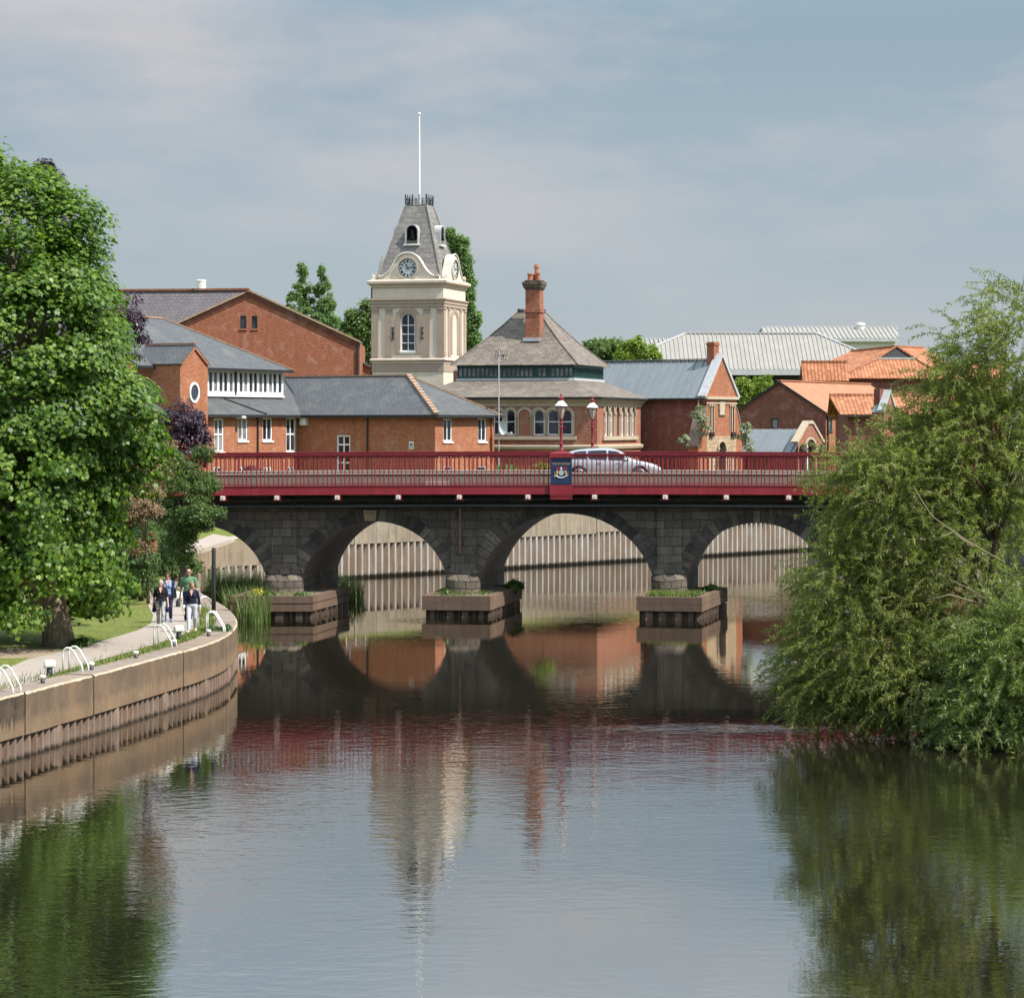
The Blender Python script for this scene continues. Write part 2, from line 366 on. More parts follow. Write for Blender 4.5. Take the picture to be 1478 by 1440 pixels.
bank = q.math('MULTIPLY', cl, q.ramp(q.n('ShaderNodeSeparateXYZ', Vector=gen).outputs[2], (.0, .2), (.12, .9)))
c = q.mix(bank, base, cloud)
hi = q.ramp(q.n('ShaderNodeSeparateXYZ', Vector=gen).outputs[2], (.15, 0), (.42, 1))   # upper sky out of view, brightened to add fill and lighten the water
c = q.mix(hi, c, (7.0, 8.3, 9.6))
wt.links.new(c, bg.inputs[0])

sl = bpy.data.lights.new('sun', 'SUN'); sl.energy = 4.7; sl.angle = R(.55); sl.color = (1, .945, .86)
so = bpy.data.objects.new('sun', sl); COL.objects.link(so)
so.rotation_euler = (-sd).to_track_quat('-Z', 'Y').to_euler()
cam = bpy.data.cameras.new('camera'); co_ = bpy.data.objects.new('camera', cam); COL.objects.link(co_)
cam.sensor_width = 36; cam.lens = 36 * F / 1478; cam.shift_y = -(720 - HY) / 1478; cam.clip_end = 9000; cam.clip_start = .5
co_.location = (0, 0, CH); co_.rotation_euler = (R(90), 0, 0); SC.camera = co_
SC.view_settings.view_transform = 'Standard'; SC.view_settings.look = 'None'; SC.view_settings.exposure = .62; SC.view_settings.gamma = 1
try:
    SC.cycles.use_denoising = True; SC.cycles.denoiser = 'OPENIMAGEDENOISE'
except Exception: pass
SC.cycles.max_bounces = 6; SC.cycles.transparent_max_bounces = 6; SC.cycles.diffuse_bounces = 3; SC.cycles.glossy_bounces = 3
SC.cycles.sample_clamp_indirect = 6; SC.cycles.caustics_reflective = False; SC.cycles.caustics_refractive = False

# ================================================================ water
def water_mat():
    t = NT('river_water'); o = t.obj()
    a = t.noise(t.map(o, (1.0, 1.6, 1)), 1.9, 3, .55)      # short ripples, crests across the stream
    b = t.noise(t.map(o, (.35, .7, 1), (9, 4, 0)), .55, 2, .5)
    c3 = t.noise(t.map(o, (.5, 1.0, 1)), 5.5, 2, .5)
    calm = t.noise(t.map(o, (.09, .05, 1), (2.2, 1.7, 0)), 1.0, 3, .55)
    sx = t.n('ShaderNodeSeparateXYZ', Vector=o)
    near = t.ramp(t.math('DIVIDE', sx.outputs[1], 150.0), (.46, 1), (.60, .34), (.77, .34), (.84, 1.0))   # breeze dies in the lee of the bridge
    amp = t.math('MULTIPLY', t.ramp(calm, (.38, .28), (.62, 1.1)), near)
    def blob(x, y, rx, ry):
        dx = t.math('DIVIDE', t.math('SUBTRACT', sx.outputs[0], x), rx); dy = t.math('DIVIDE', t.math('SUBTRACT', sx.outputs[1], y), ry)
        r2 = t.math('ADD', t.math('MULTIPLY', dx, dx), t.math('MULTIPLY', dy, dy))
        return t.math('EXPONENT', t.math('MULTIPLY', r2, -1.0))
    tb = t.math('ADD', blob(3.6, 122.0, 2.4, 4.5), t.math('ADD', blob(10.5, 119, 1.6, 5), t.math('ADD', blob(5.5, 71.5, 2.2, .8), blob(-3.2, 111.2, 1.5, 1.4))))
    amp = t.math('ADD', amp, t.math('MULTIPLY', tb, 3.5))
    h = t.math('ADD', t.math('MULTIPLY', a, .55), t.math('ADD', t.math('MULTIPLY', b, .8), t.math('MULTIPLY', c3, .10)))
    bp = t.n('ShaderNodeBump', Height=h, Strength=t.math('MINIMUM', t.math('MULTIPLY', amp, .42), 1.0), Distance=.03)
    d = t.n('ShaderNodeBsdfDiffuse', Color=(.018, .0155, .0095))
    g = t.n('ShaderNodeBsdfGlossy', Color=(.84, .82, .79), Roughness=.012, Normal=bp)
    fr = t.n('ShaderNodeFresnel', IOR=1.85, Normal=bp)
    mx = t.n('ShaderNodeMixShader', i0=t.math('MULTIPLY_ADD', fr, .5, .5), i1=d.outputs[0], i2=g.outputs[0])
    t.t.links.new(mx.outputs[0], t.out.inputs[0]); return t.m
mb = MB(); mb.poly((-1500, -60, 0), (3000, -60, 0), (3000, 2600, 0), (-1500, 2600, 0))
tag(mb.build('river_water', water_mat()), kind='structure')

# ================================================================ banks
def grass_mat():
    t = NT('lawn_and_earth'); o = t.obj()
    n1 = t.noise(o, .35, 6, .6); n2 = t.noise(o, 3.0, 5, .7); n3 = t.noise(t.map(o, (1, .35, 1)), 11.0, 4, .7)
    g = t.ramp(n2, (.3, (.095, .13, .022)), (.55, (.155, .185, .038)), (.75, (.24, .23, .075)))
    g = t.mix(t.ramp(n1, (.4, 0), (.65, .55)), g, (.19, .18, .065))
    g = t.mix(t.ramp(n3, (.35, .5), (.6, 0)), g, (.05, .075, .015))
    sx = t.n('ShaderNodeSeparateXYZ', Vector=o)
    dx = t.math('DIVIDE', t.math('ADD', sx.outputs[0], 15.2), 3.2); dy = t.math('DIVIDE', t.math('SUBTRACT', sx.outputs[1], 76.6), 1.9)
    r2 = t.math('ADD', t.math('MULTIPLY', dx, dx), t.math('MULTIPLY', dy, dy))
    k = t.math('ADD', r2, t.math('MULTIPLY', t.math('SUBTRACT', n2, .5), 1.6))
    g = t.mix(t.ramp(k, (.6, .92), (1.1, 0)), g, t.mix(n3, (.27, .20, .15), (.36, .28, .215)))
    t.bsdf(g, .95, .15, bump=t.math('ADD', n2, n3), bstr=.9, bdist=.08); return t.m
Q = [V(-37, -50, 0), V(-26.4, 0, 0), V(-17.6, 40, 0), V(-14.4, 55, 0)] + [G(x, y, 1.6) for x, y in ((36, 1000), (85, 987), (137, 974.5), (200, 957.5), (264, 940), (300, 929), (324, 919), (337, 909), (342.5, 899), (339, 888), (326, 876.5), (307, 865), (290, 854), (277, 843), (268, 834))]
for p in Q: p.z = 0
left_edge = Q + [V(-15.6, 119, 0), V(-15.9, 127, 0), V(-13.5, 130, 0), V(-12.7, 131.5, 0), V(-9.6, 141, 0), V(5, 157.8, 0), V(19.9, 175, 0), V(45, 204, 0), V(130, 302, 0), V(400, 612, 0), V(2000, 2450, 0)]
def lz(p, off):
    f = max(0, min(1, (p.y - 120) / 25)); e = 1.6 + f * 1.35
    if p.y < 121: return (1.6, 1.6, 1.6, 1.62, 1.7, 1.75)[off] if off < 6 else 3.0
    return (e, e + .35 * f, e + 1.0 * f + .2, 4.3, 4.6, 4.6, 4.6)[off]
mb = MB(); offs = [0.55, 2, 6, 14, 50, 500, 5000]; rows = []
for p in left_edge:
    a = R(180) - R(48) * max(0, min(1, (p.y - 110) / 35)) - R(35) * max(0, min(1, (p.y - 200) / 600))
    d = V(math.cos(a), math.sin(a), 0)
    rows.append([p + d * o + V(0, 0, lz(p, i)) for i, o in enumerate(offs)])
for r0, r1 in zip(rows, rows[1:]):
    for i in range(len(offs) - 1): mb.poly(r0[i], r1[i], r1[i + 1], r0[i + 1])
right_edge = [V(15, -50, 0), V(15, 30, 0), V(14.6, 58, 0), V(14.2, 66, 0), V(14.4, 72, 0), V(16, 85, 0), V(19, 104, 0), V(24.5, 116, 0), V(27, 125, 0), V(62, 172, 0), V(160, 285, 0), V(430, 590, 0), V(2040, 2400, 0)]
rows = []
for p in right_edge:
    a = -R(40) * max(0, min(1, (p.y - 110) / 40)); d = V(math.cos(a), math.sin(a), 0)
    rows.append([p + d * o + V(0, 0, z) for o, z in ((0, -.3), (.5, .35), (3, 1.1), (9, 2.4), (25, 4.2), (80, 4.6), (4500, 4.6))])
for r0, r1 in zip(rows, rows[1:]):
    for i in range(6): mb.poly(r0[i + 1], r1[i + 1], r1[i], r0[i])
tag(mb.build('ground', grass_mat()), kind='structure')

# towpath: worn tarmac laid on the bank
pl = [(-60, 986), (0, 969), (40, 951), (100, 938), (150, 924), (200, 909), (218, 899), (221, 888), (214, 874), (211, 860), (214, 846)]
pr = [(-60, 1012), (20, 992), (95, 966), (160, 948), (225, 929), (270, 913), (286, 902), (288, 889), (282, 874), (262, 858), (248, 845)]
A = [G(x, y, 1.614) for x, y in pl] + [V(-17.2, 110, 1.614), V(-17.6, 122, 1.75)]
B = [G(x, y, 1.614) for x, y in pr] + [V(-15.4, 110, 1.614), V(-15.9, 122, 1.75)]
mb = MB()
for i in range(len(A) - 1):
    for k in range(4):
        a0, a1 = A[i].lerp(B[i], k / 4), A[i].lerp(B[i], (k + 1) / 4); b0, b1 = A[i + 1].lerp(B[i + 1], k / 4), A[i + 1].lerp(B[i + 1], (k + 1) / 4)
        mb.poly(a0, a1, b1, b0)
tag(mb.build('path', m['tarmac_path']), kind='structure')
from mathutils.bvhtree import BVHTree
gm = [o for o in COL.objects if o.name == 'ground'][0].data
bvh = BVHTree.FromPolygons([v.co.copy() for v in gm.vertices], [list(p.vertices) for p in gm.polygons])
def drop_z(p):
    h = bvh.ray_cast(V(p.x, p.y, 50), V(0, 0, -1))[0]; return h.z if h else 1.6
mb = MB(); n = 24; A = [V(-17.6, 122, 0).lerp(V(-13.2, 146, 0), i / n) for i in range(n + 1)]
for a, b in zip(A, A[1:]):
    for k in range(3):
        q4 = [a + V(k * .5, 0, 0), a + V(k * .5 + .5, 0, 0), b + V(k * .5 + .5, 0, 0), b + V(k * .5, 0, 0)]
        mb.poly(*[p + V(0, 0, drop_z(p) + .03) for p in q4])
tag(mb.build('path', m['tarmac_path']), kind='structure')

# ---------------------------------------------------------------- quay wall
def resample(pts, step):
    out = [pts[0].copy()]; acc = 0.0
    for a, b in zip(pts, pts[1:]):
        L = (b - a).length; n = 1
        pos = step - acc
        while pos <= L:
            out.append(a.lerp(b, pos / L)); pos += step
        acc = L - (pos - step)
    return out
def normals(pts):
    ns = []
    for i in range(len(pts)):
        t = (pts[min(i + 1, len(pts) - 1)] - pts[max(i - 1, 0)]); t.z = 0; t.normalize(); ns.append(V(t.y, -t.x, 0))
    return ns
def sheet_piles(mb, pts, z0, z1, pitch, depth, off=0.0):
    rs = resample(pts, pitch / 8); ns = normals(rs); prof = [0, 0, .5, 1, 1, 1, .5, 0]; o = len(mb.v)
    vs = []
    for i, (p, n) in enumerate(zip(rs, ns)):
        q_ = p + n * (off + depth * prof[i % 8]); zz = z1(p) if callable(z1) else z1
        vs += [V(q_.x, q_.y, z0), V(q_.x, q_.y, zz)]
    mb.add(vs, [[2 * i, 2 * i + 2, 2 * i + 3, 2 * i + 1] for i in range(len(rs) - 1)])
qw = thing('quay_wall', 'curving stained concrete river wall on sheet piles below the towpath', 'river wall')
smooth_q = []
for i in range(2, len(Q) - 1):   # Catmull-Rom through the surveyed edge
    p0, p1, p2, p3 = Q[i - 1], Q[i], Q[i + 1], Q[min(i + 2, len(Q) - 1)]
    for k in range(8):
        t_ = k / 8; smooth_q.append(.5 * ((2 * p1) + (p2 - p0) * t_ + (2 * p0 - 5 * p1 + 4 * p2 - p3) * t_ ** 2 + (3 * p1 - p0 - 3 * p2 + p3) * t_ ** 3))
smooth_q.append(Q[-1])
fine = resample(smooth_q, .16); fn = normals(fine)
def at_px(px): return min(range(len(fine)), key=lambda i: abs(CX + fine[i].x * F / fine[i].y - px) + (1000 if fine[i].y > 86 else 0))
joints = [0, at_px(-70), at_px(36), at_px(137), at_px(264)]
k = joints[-1]
while k + 36 < len(fine) - 8: k += 36; joints.append(k)
joints.append(len(fine) - 1)
T = random.Random(3)
jit = [T.uniform(-.012, .012) for _ in fine]
for a, b in zip(joints, joints[1:]):
    mb = MB(); me_ = MB(); tp = MB(); rr = list(range(a, b + 1)); g = .015
    drop = T.uniform(-.02, .02)
    for i, j in zip(rr, rr[1:]):
        p, n, p2, n2 = fine[i], fn[i], fine[j], fn[j]
        if i == a: p = p.lerp(p2, .28)
        if j == b: p2 = p2.lerp(p, .28)
        zt = 1.595 + drop
        c0, c1 = .018 + abs(jit[i]) * 3.5, .018 + abs(jit[j]) * 3.5
        mb.poly(p + V(0, 0, .56 + drop), p2 + V(0, 0, .56 + drop), p2 + V(0, 0, zt - .03 + jit[j]), p + V(0, 0, zt - .03 + jit[i]))
        me_.poly(p + V(0, 0, zt - .03 + jit[i]), p2 + V(0, 0, zt - .03 + jit[j]), p2 - n2 * c1 + V(0, 0, zt + .02), p - n * c0 + V(0, 0, zt + .02))
        tp.poly(p - n * c0 + V(0, 0, zt + .02), p2 - n2 * c1 + V(0, 0, zt + .02), p2 - n2 * .78 + V(0, 0, 1.635), p - n * .78 + V(0, 0, 1.635))
        tp.poly(p - n * .78 + V(0, 0, 1.635), p2 - n2 * .78 + V(0, 0, 1.635), p2 - n2 * .8 + V(0, 0, 1.58), p - n * .8 + V(0, 0, 1.58))
        mb.poly(p - n * .5 + V(0, 0, .56 + drop), p2 - n2 * .5 + V(0, 0, .56 + drop), p2 + V(0, 0, .56 + drop), p + V(0, 0, .56 + drop))
    for i, s_ in ((a, 1), (b, -1)):
        p = fine[i].lerp(fine[i + s_], .28); n = fn[i]
        mb.poly(p + V(0, 0, .56), p - n * .5 + V(0, 0, .56), p - n * .5 + V(0, 0, 1.57), p + V(0, 0, 1.545))
    pn = mb.build('wall_panel', m['concrete_quay_dark' if b == joints[2] else 'concrete_quay'], qw)
    me_.build('bleached_edge', m['concrete_edge'], pn); tp.build('coping_top', m['concrete_top'], pn)
mb = MB(); sheet_piles(mb, smooth_q, -1.2, .62, .44, .19, -.24)
mb.build('sheet_piling', m['steel_rust'], qw)
for i in range(20, len(fine) - 6, 26):
    mb = MB(); p = fine[i] - fn[i] * .16; z = T.uniform(-.1, .12)
    mb.lathe([(.17, -1), (.17, .52 + z * .2), (.14, .58)], 8, (p.x, p.y, 0)); mb.build('king_pile', m['steel_rust'], qw, smooth=True)

# ---------------------------------------------------------------- far steel wall and wing wall beyond the bridge
fw = thing('sheet_pile_wall', 'long ribbed steel river wall with pale concrete top seen through the arches', 'river wall')
wl = [V(-13.2, 136.8, 0), V(-9.6, 141, 0), V(19.9, 175, 0), V(45, 204, 0), V(90, 256, 0)]
def zsteel(p): return 1.85 + .012 * max(0, p.x)
mb = MB(); sheet_piles(mb, wl, -1, zsteel, .52, .26); mb.build('sheet_piling', m['steel_pale'], fw)
rs = resample(wl, 6.9); ns = normals(rs)
for p, p2, n in zip(rs, rs[1:], ns):
    mb = MB(); t_ = (p2 - p).normalized(); a = p + t_ * .03; b = p2 - t_ * .03; h = T.uniform(-.05, .05)
    for z0, z1, o0, o1 in ((zsteel(p) - .04 + h, 3.02, .27, .27),):
        q4 = [a + n * o0, b + n * o0, b - n * .5, a - n * .5]
        mb.hexa([x + V(0, 0, z0) for x in q4] + [x + V(0, 0, z1) for x in q4])
    mb.build('concrete_panel', m['concrete_wall'], fw)
ww = thing('wing_wall', 'sloping concrete wing wall behind the leftmost arch and the reeds', 'wall')
mb = MB(); a, b, c_ = V(-16.6, 126.2, 0), V(-13.55, 130, 0), V(-12.6, 130.9, 0)
def slab(mb, a, b, z0a, z1a, z0b, z1b, th):
    t_ = (b - a).normalized(); n = V(-t_.y, t_.x, 0) * th
    mb.hexa([a + V(0, 0, z0a), b + V(0, 0, z0b), b + n + V(0, 0, z0b), a + n + V(0, 0, z0a), a + V(0, 0, z1a), b + V(0, 0, z1b), b + n + V(0, 0, z1b), a + n + V(0, 0, z1a)])
slab(mb, a, b, 1.12, 1.5, 1.3, 2.55, .7); slab(mb, b, c_, 1.3, 2.55, 1.3, 2.15, .7)
mb.build('concrete_panel', m['concrete_wing'], ww)
mb = MB(); sheet_piles(mb, [a + V(.2, .35, 0), c_ + V(.1, .3, 0), V(-13.2, 136.8, 0)], -1, 1.34, .5, .22, -.12); mb.build('sheet_piling', m['steel_pale'], ww)
rl = MB()
rp = [P(500 + i * 14, 0, 152 + i * 1.2) for i in range(8)]
for p in rp: p.z = 3.75
for p in rp: rl.bar(p - V(0, 0, .6), p + V(0, 0, .7), .05)
for a, b in zip(rp, rp[1:]):
    rl.bar(a + V(0, 0, .7), b + V(0, 0, .7), .05); rl.bar(a + V(0, 0, .2), b + V(0, 0, .2), .04)
tag(rl.build('railing', m['white_dirty']), 'low white railing on the grass bank above the steel river wall', 'railing')
# ================================================================ the bridge
YF, YB, SK = 116.0, 123.4, .145     # stone face, back face, skew of the piers
S = F / YF
def X(px): return (px - CX) / S
def Z(py): return CH - (py - HY) / S
def camb(x): return .09 * (1 - ((x - 2) / 19) ** 2)
arches = [(186, 384, 757), (437, 645, 752), (692, 942, 740.5), (990, 1194, 754), (1240, 1440, 756)]
ZS = Z(830)
AR = []
for l, r, c in arches:
    x0, x1, zc = X(l), X(r), Z(c); hw = (x1 - x0) / 2; rise = zc - ZS; Rr = (hw * hw + rise * rise) / (2 * rise)
    AR.append((x0, x1, (x0 + x1) / 2, zc - Rr, Rr, zc))
br = thing('stone_bridge', 'sooty stone arch bridge carrying a road across the river', 'bridge')
def ztop(x): return 5.22 + camb(x)
xs = set([-30.0, 30.0])
for x0, x1, xc, zc, r, t in AR:
    a0 = math.asin((x1 - xc) / r)
    for i in range(33): xs.add(round(xc + r * math.sin(-a0 + 2 * a0 * i / 32), 4))
for i in range(-30, 31): xs.add(float(i))
xs = sorted(xs)
def low(x, eps):
    for x0, x1, xc, zc, r, t in AR:
        if x0 - 1e-3 <= x + eps and x + eps <= x1 + 1e-3 and x0 - 1e-3 <= x <= x1 + 1e-3: return zc + math.sqrt(max(r * r - (x - xc) ** 2, 0))
    return -1.0
def bk(x, z): return V(x + SK * (YB - YF), YB, z)
mb = MB(); sf = MB()
for a, b in zip(xs, xs[1:]):
    la, lb = low(a, 1e-4), low(b, -1e-4)
    if (la == -1.0) != (lb == -1.0):
        if la == -1.0: lb = -1.0
        else: la = lb = -1.0
    mid = (a + b) / 2; inn = any(x0 < mid < x1 for x0, x1, *_ in AR)
    mb.poly(V(a, YF, la), V(b, YF, lb), V(b, YF, ztop(b)), V(a, YF, ztop(a)))
    mb.poly(bk(b, lb), bk(a, la), bk(a, ztop(a)), bk(b, ztop(b)))
    if inn: sf.poly(V(a, YF, la), bk(a, la), bk(b, lb), V(b, YF, lb))
for x0, x1, xc, zc, r, t in AR:
    for x, s_ in ((x0, -1), (x1, 1)):
        pts = [V(x, YF, -1), bk(x, -1), bk(x, ZS), V(x, YF, ZS)]
        sl_ = MB(); sl_.poly(*(pts if s_ < 0 else pts[::-1])); sl_.build('pier_flank', m['stone_pier'], br)
mb.poly(V(-30, YF, -1), V(-30, YF, 5), bk(-30, 5), bk(-30, -1)); mb.poly(V(30, YF, -1), bk(30, -1), bk(30, 5), V(30, YF, 5))
mb.build('stone_face', m['stone_bridge'], br); sf.build('arch_soffit', m['brick_soffit'], br, smooth=True)
T = random.Random(5)
def voussoir_mat():
    t = NT('voussoir_stone'); o = t.obj(); a = t.n('ShaderNodeAttribute', _attribute_name='rnd').outputs['Fac']
    c = t.ramp(a, (0, (.06, .055, .05)), (.4, (.12, .108, .095)), (.75, (.175, .155, .132)), (1, (.27, .23, .18)))
    n = t.noise(o, 7, 5, .7); n1 = t.noise(o, .8, 6, .7)
    c = t.mix(t.ramp(n, (.3, 0), (.65, .55)), c, (.035, .033, .032)); c = t.mix(t.ramp(n1, (.42, 0), (.62, .7)), c, (.028, .027, .028))
    t.bsdf(c, .9, .2, bump=n, bstr=.7, bdist=.03); return t.m
vm = voussoir_mat()
for x0, x1, xc, zc, r, t in AR:
    a0 = math.asin((x1 - xc) / r); n = 27; vs = []; fs = []; rv = []
    for i in range(n):
        g0 = -a0 + 2 * a0 * i / n + .005; g1 = -a0 + 2 * a0 * (i + 1) / n - .005; d = .55 + T.uniform(-.1, .14); y = YF - .035 - T.uniform(0, .04); o = len(vs)
        for g in (g0, g1):
            for rr, yy in ((r - .012, YF + .12), (r - .012, y), (r + d, y), (r + d, YF + .12)): vs.append((xc + math.sin(g) * rr, yy, zc + math.cos(g) * rr))
        for k in range(3): fs.append([o + k, o + 4 + k, o + 5 + k, o + 1 + k]); rv.append(v_ := (T.random() if k == 0 else v_))
        if i < n - 1:
            for k in range(3): fs.append([o + 4 + k, o + 8 + k, o + 9 + k, o + 5 + k]); rv.append(0.0)
    mb = MB(); mb.add(vs, [f[::-1] for f in fs]); ob = mb.build('arch_ring', vm, br)
    at_ = ob.data.attributes.new('rnd', 'FLOAT', 'FACE'); at_.data.foreach_set('value', np.array(rv, np.float32))
# pale key stone patch over the second arch, pilasters, cutwater stubs
mb = MB(); x = X(534); mb.prism([V(x - .24, YF - .09, 4.02), V(x + .24, YF - .09, 4.02), V(x + .3, YF - .09, 4.5), V(x - .3, YF - .09, 4.5)], V(0, .2, 0)); mb.build('keystone', m['stone_buff'], br)
PI = [(384, 437), (645, 692), (942, 990), (1194, 1240)]
for l, r_ in PI:
    x0, x1 = X(l), X(r_); mb = MB(); c = (x0 + x1) / 2
    mb.box(c - .55, YF - .11, ZS - .1, c + .55, YF + .1, 4.98); mb.build('pilaster', m['stone_bridge'], br)
    mb = MB(); n = 14; prev = None
    for z, e in ((-.6, .95), (.9, .9), (1.0, .86), (1.42, .80), (1.55, .62), (1.85, .22), (2.0, .0)):
        ring = [V(c + (x1 - x0 + .12) / 2 * math.cos(math.pi * i / n) * (1 if e > .3 else .9), YF + .02 - e * abs(math.sin(math.pi * i / n)) ** .7 * .85, z + T.uniform(-.02, .02)) for i in range(n + 1)]
        if prev:
            for i in range(n): mb.poly(prev[i + 1], prev[i], ring[i], ring[i + 1])
        prev = ring
    mb.build('cutwater', m['pier_rough'], br)
# rust-stained drainpipe on the second pier, service pipe, cantilevered footway
mb = MB(); mb.tube([V(X(664), YF - .2, 4.9), V(X(664), YF - .2, 2.6)], .06, 8); mb.build('drainpipe', m['steel_rust'], br)
def strip(mb, y0, y1, z0, z1, xa=-30.0, xb=30.0, n=30):
    q = [xa + (xb - xa) * i / n for i in range(n + 1)]; vs = []
    for x in q:
        c = camb(x); vs += [V(x, y0, z0 + c), V(x, y1, z0 + c), V(x, y1, z1 + c), V(x, y0, z1 + c)]
    fs = [[3, 2, 1, 0], [4 * n, 4 * n + 1, 4 * n + 2, 4 * n + 3]]
    for i in range(n):
        for j in range(4): a, b = 4 * i + j, 4 * i + (j + 1) % 4; fs.append([a, b, b + 4, a + 4])
    mb.add(vs, fs)
YR = 114.5
mb = MB(); mb.tube([V(x, YF - .42, 4.66 + camb(x)) for x in range(-30, 31, 2)], .1, 8)
mb.tube([V(x, YF - .3, 4.93 + camb(x)) for x in range(-30, 31, 2)], .045, 6); mb.build('service_pipe', m['pipe'], br, smooth=True)
mb = MB(); strip(mb, YR + .12, YF + .1, 5.23, 5.42); strip(mb, YB - .1, YB + 1.4, 5.23, 5.42); mb.build('footway_slab', m['soot'], br)
mb = MB(); strip(mb, YF + .75, YB - .75, 5.1, 5.6); tag(mb.build('road_deck', m['asphalt'], br))
mb = MB()
for y, mk in ((YF + .12, 0), (YB - .42, 0)): strip(mb, y, y + .3, 5.4, 6.0)
mb.build('inner_parapet', m['parapet'], br)
mb = MB()
for y in (YF + .08, YB - .46): strip(mb, y, y + .38, 6.002, 6.07)
mb.build('parapet_coping', m['coping'], br)
mb = MB(); x = X(600)
strip(mb, YF + .03, YF + .09, 5.44, 5.7, X(612), X(648), 4); mb.build('pale_repair', m['coping'], br)
for i, px in enumerate((234, 322, 400, 487, 575, 663, 762, 858, 960, 1048, 1138, 1228, 1318)):
    mb = MB(); s114 = F / YR; x = (px - CX) / s114; c = camb(x)
    mb.box(x - .15, YR - .08, 4.93 + c, x + .15, YF + .05, 5.14 + c); mb.box(x - .2, YR + .1, 4.87 + c, x + .2, YR + .8, 4.925 + c)
    b_ = mb.build('footway_bracket', m['red_dull'], br)
    mb = MB(); mb.box(x - .095, YR - .15, 4.95 + c, x + .095, YR - .083, 5.13 + c); e = mb.build('end_plate', m['white_dirty'], b_)
    bo = MB(); bo.box(x - .03, YR - .17, 5.01 + c, x + .03, YR - .153, 5.07 + c); bo.build('bolt', m['gold'], b_)

# ---------------------------------------------------------------- railings
def railing(xa, xb, y, label, n_post):
    t = thing('bridge_railing', label, 'railing', ((xa + xb) / 2, y, 0), 0, 'red railings along the bridge')
    ox = (xa + xb) / 2
    def sb(z0, z1, hy, name, mm, n=24):
        mb = MB(); strip(mb, y - hy, y + hy, z0, z1, xa, xb, n)
        for v in mb.v: v.x -= ox; v.y -= y
        return mb.build(name, mm, t)
    sb(5.15, 5.52, .1, 'lower_beam', m['red']); sb(5.523, 5.56, .13, 'beam_flange', m['red'])
    sb(6.80, 6.87, .045, 'hand_rail', m['red']); sb(6.872, 6.92, .075, 'rail_cap', m['red'])
    sb(5.60, 5.64, .03, 'bottom_rail', m['red_dull']); sb(6.735, 6.765, .028, 'upper_rail', m['red_dull'])
    n = int((xb - xa) / .192); n = min(n, 100); first = None
    for i in range(n):
        x = xa + (xb - xa) * (i + .5) / n
        if first is None:
            mb = MB(); mb.tube([V(0, 0, 5.56), V(0, 0, 6.74)], .028, 6)
            mb.torus((0, 0, 6.73), .08, .022, 'y', 6, 4, 0, math.pi)
            first = o = mb.build('baluster', m['red'], t)
        else:
            o = first.copy(); COL.objects.link(o); o.parent = t
        o.location = (x - ox, 0, camb(x)); o.rotation_euler = (0, T.uniform(-.006, .006), 0)
    return t
s1 = F / YR
PX0, PX1 = (794 - CX) / s1, (826 - CX) / s1
railing(-17.2, PX0 + .02, YR, 'long red bridge railing nearest the camera, from the left trees to the blue pillar', 12)
railing(PX1 - .02, 20.6, YR, 'long red bridge railing nearest the camera, from the blue pillar to the willow', 12)
YR2 = YB + 1.2
s2 = F / YR2
QX0, QX1 = (838 - CX) / s2, (872 - CX) / s2
railing(-18.4, QX0, YR2, 'far red bridge railing behind the road, left of the rear lamp', 12)
railing(QX1, 18.4, YR2, 'far red bridge railing behind the road, right of the rear lamp', 12)

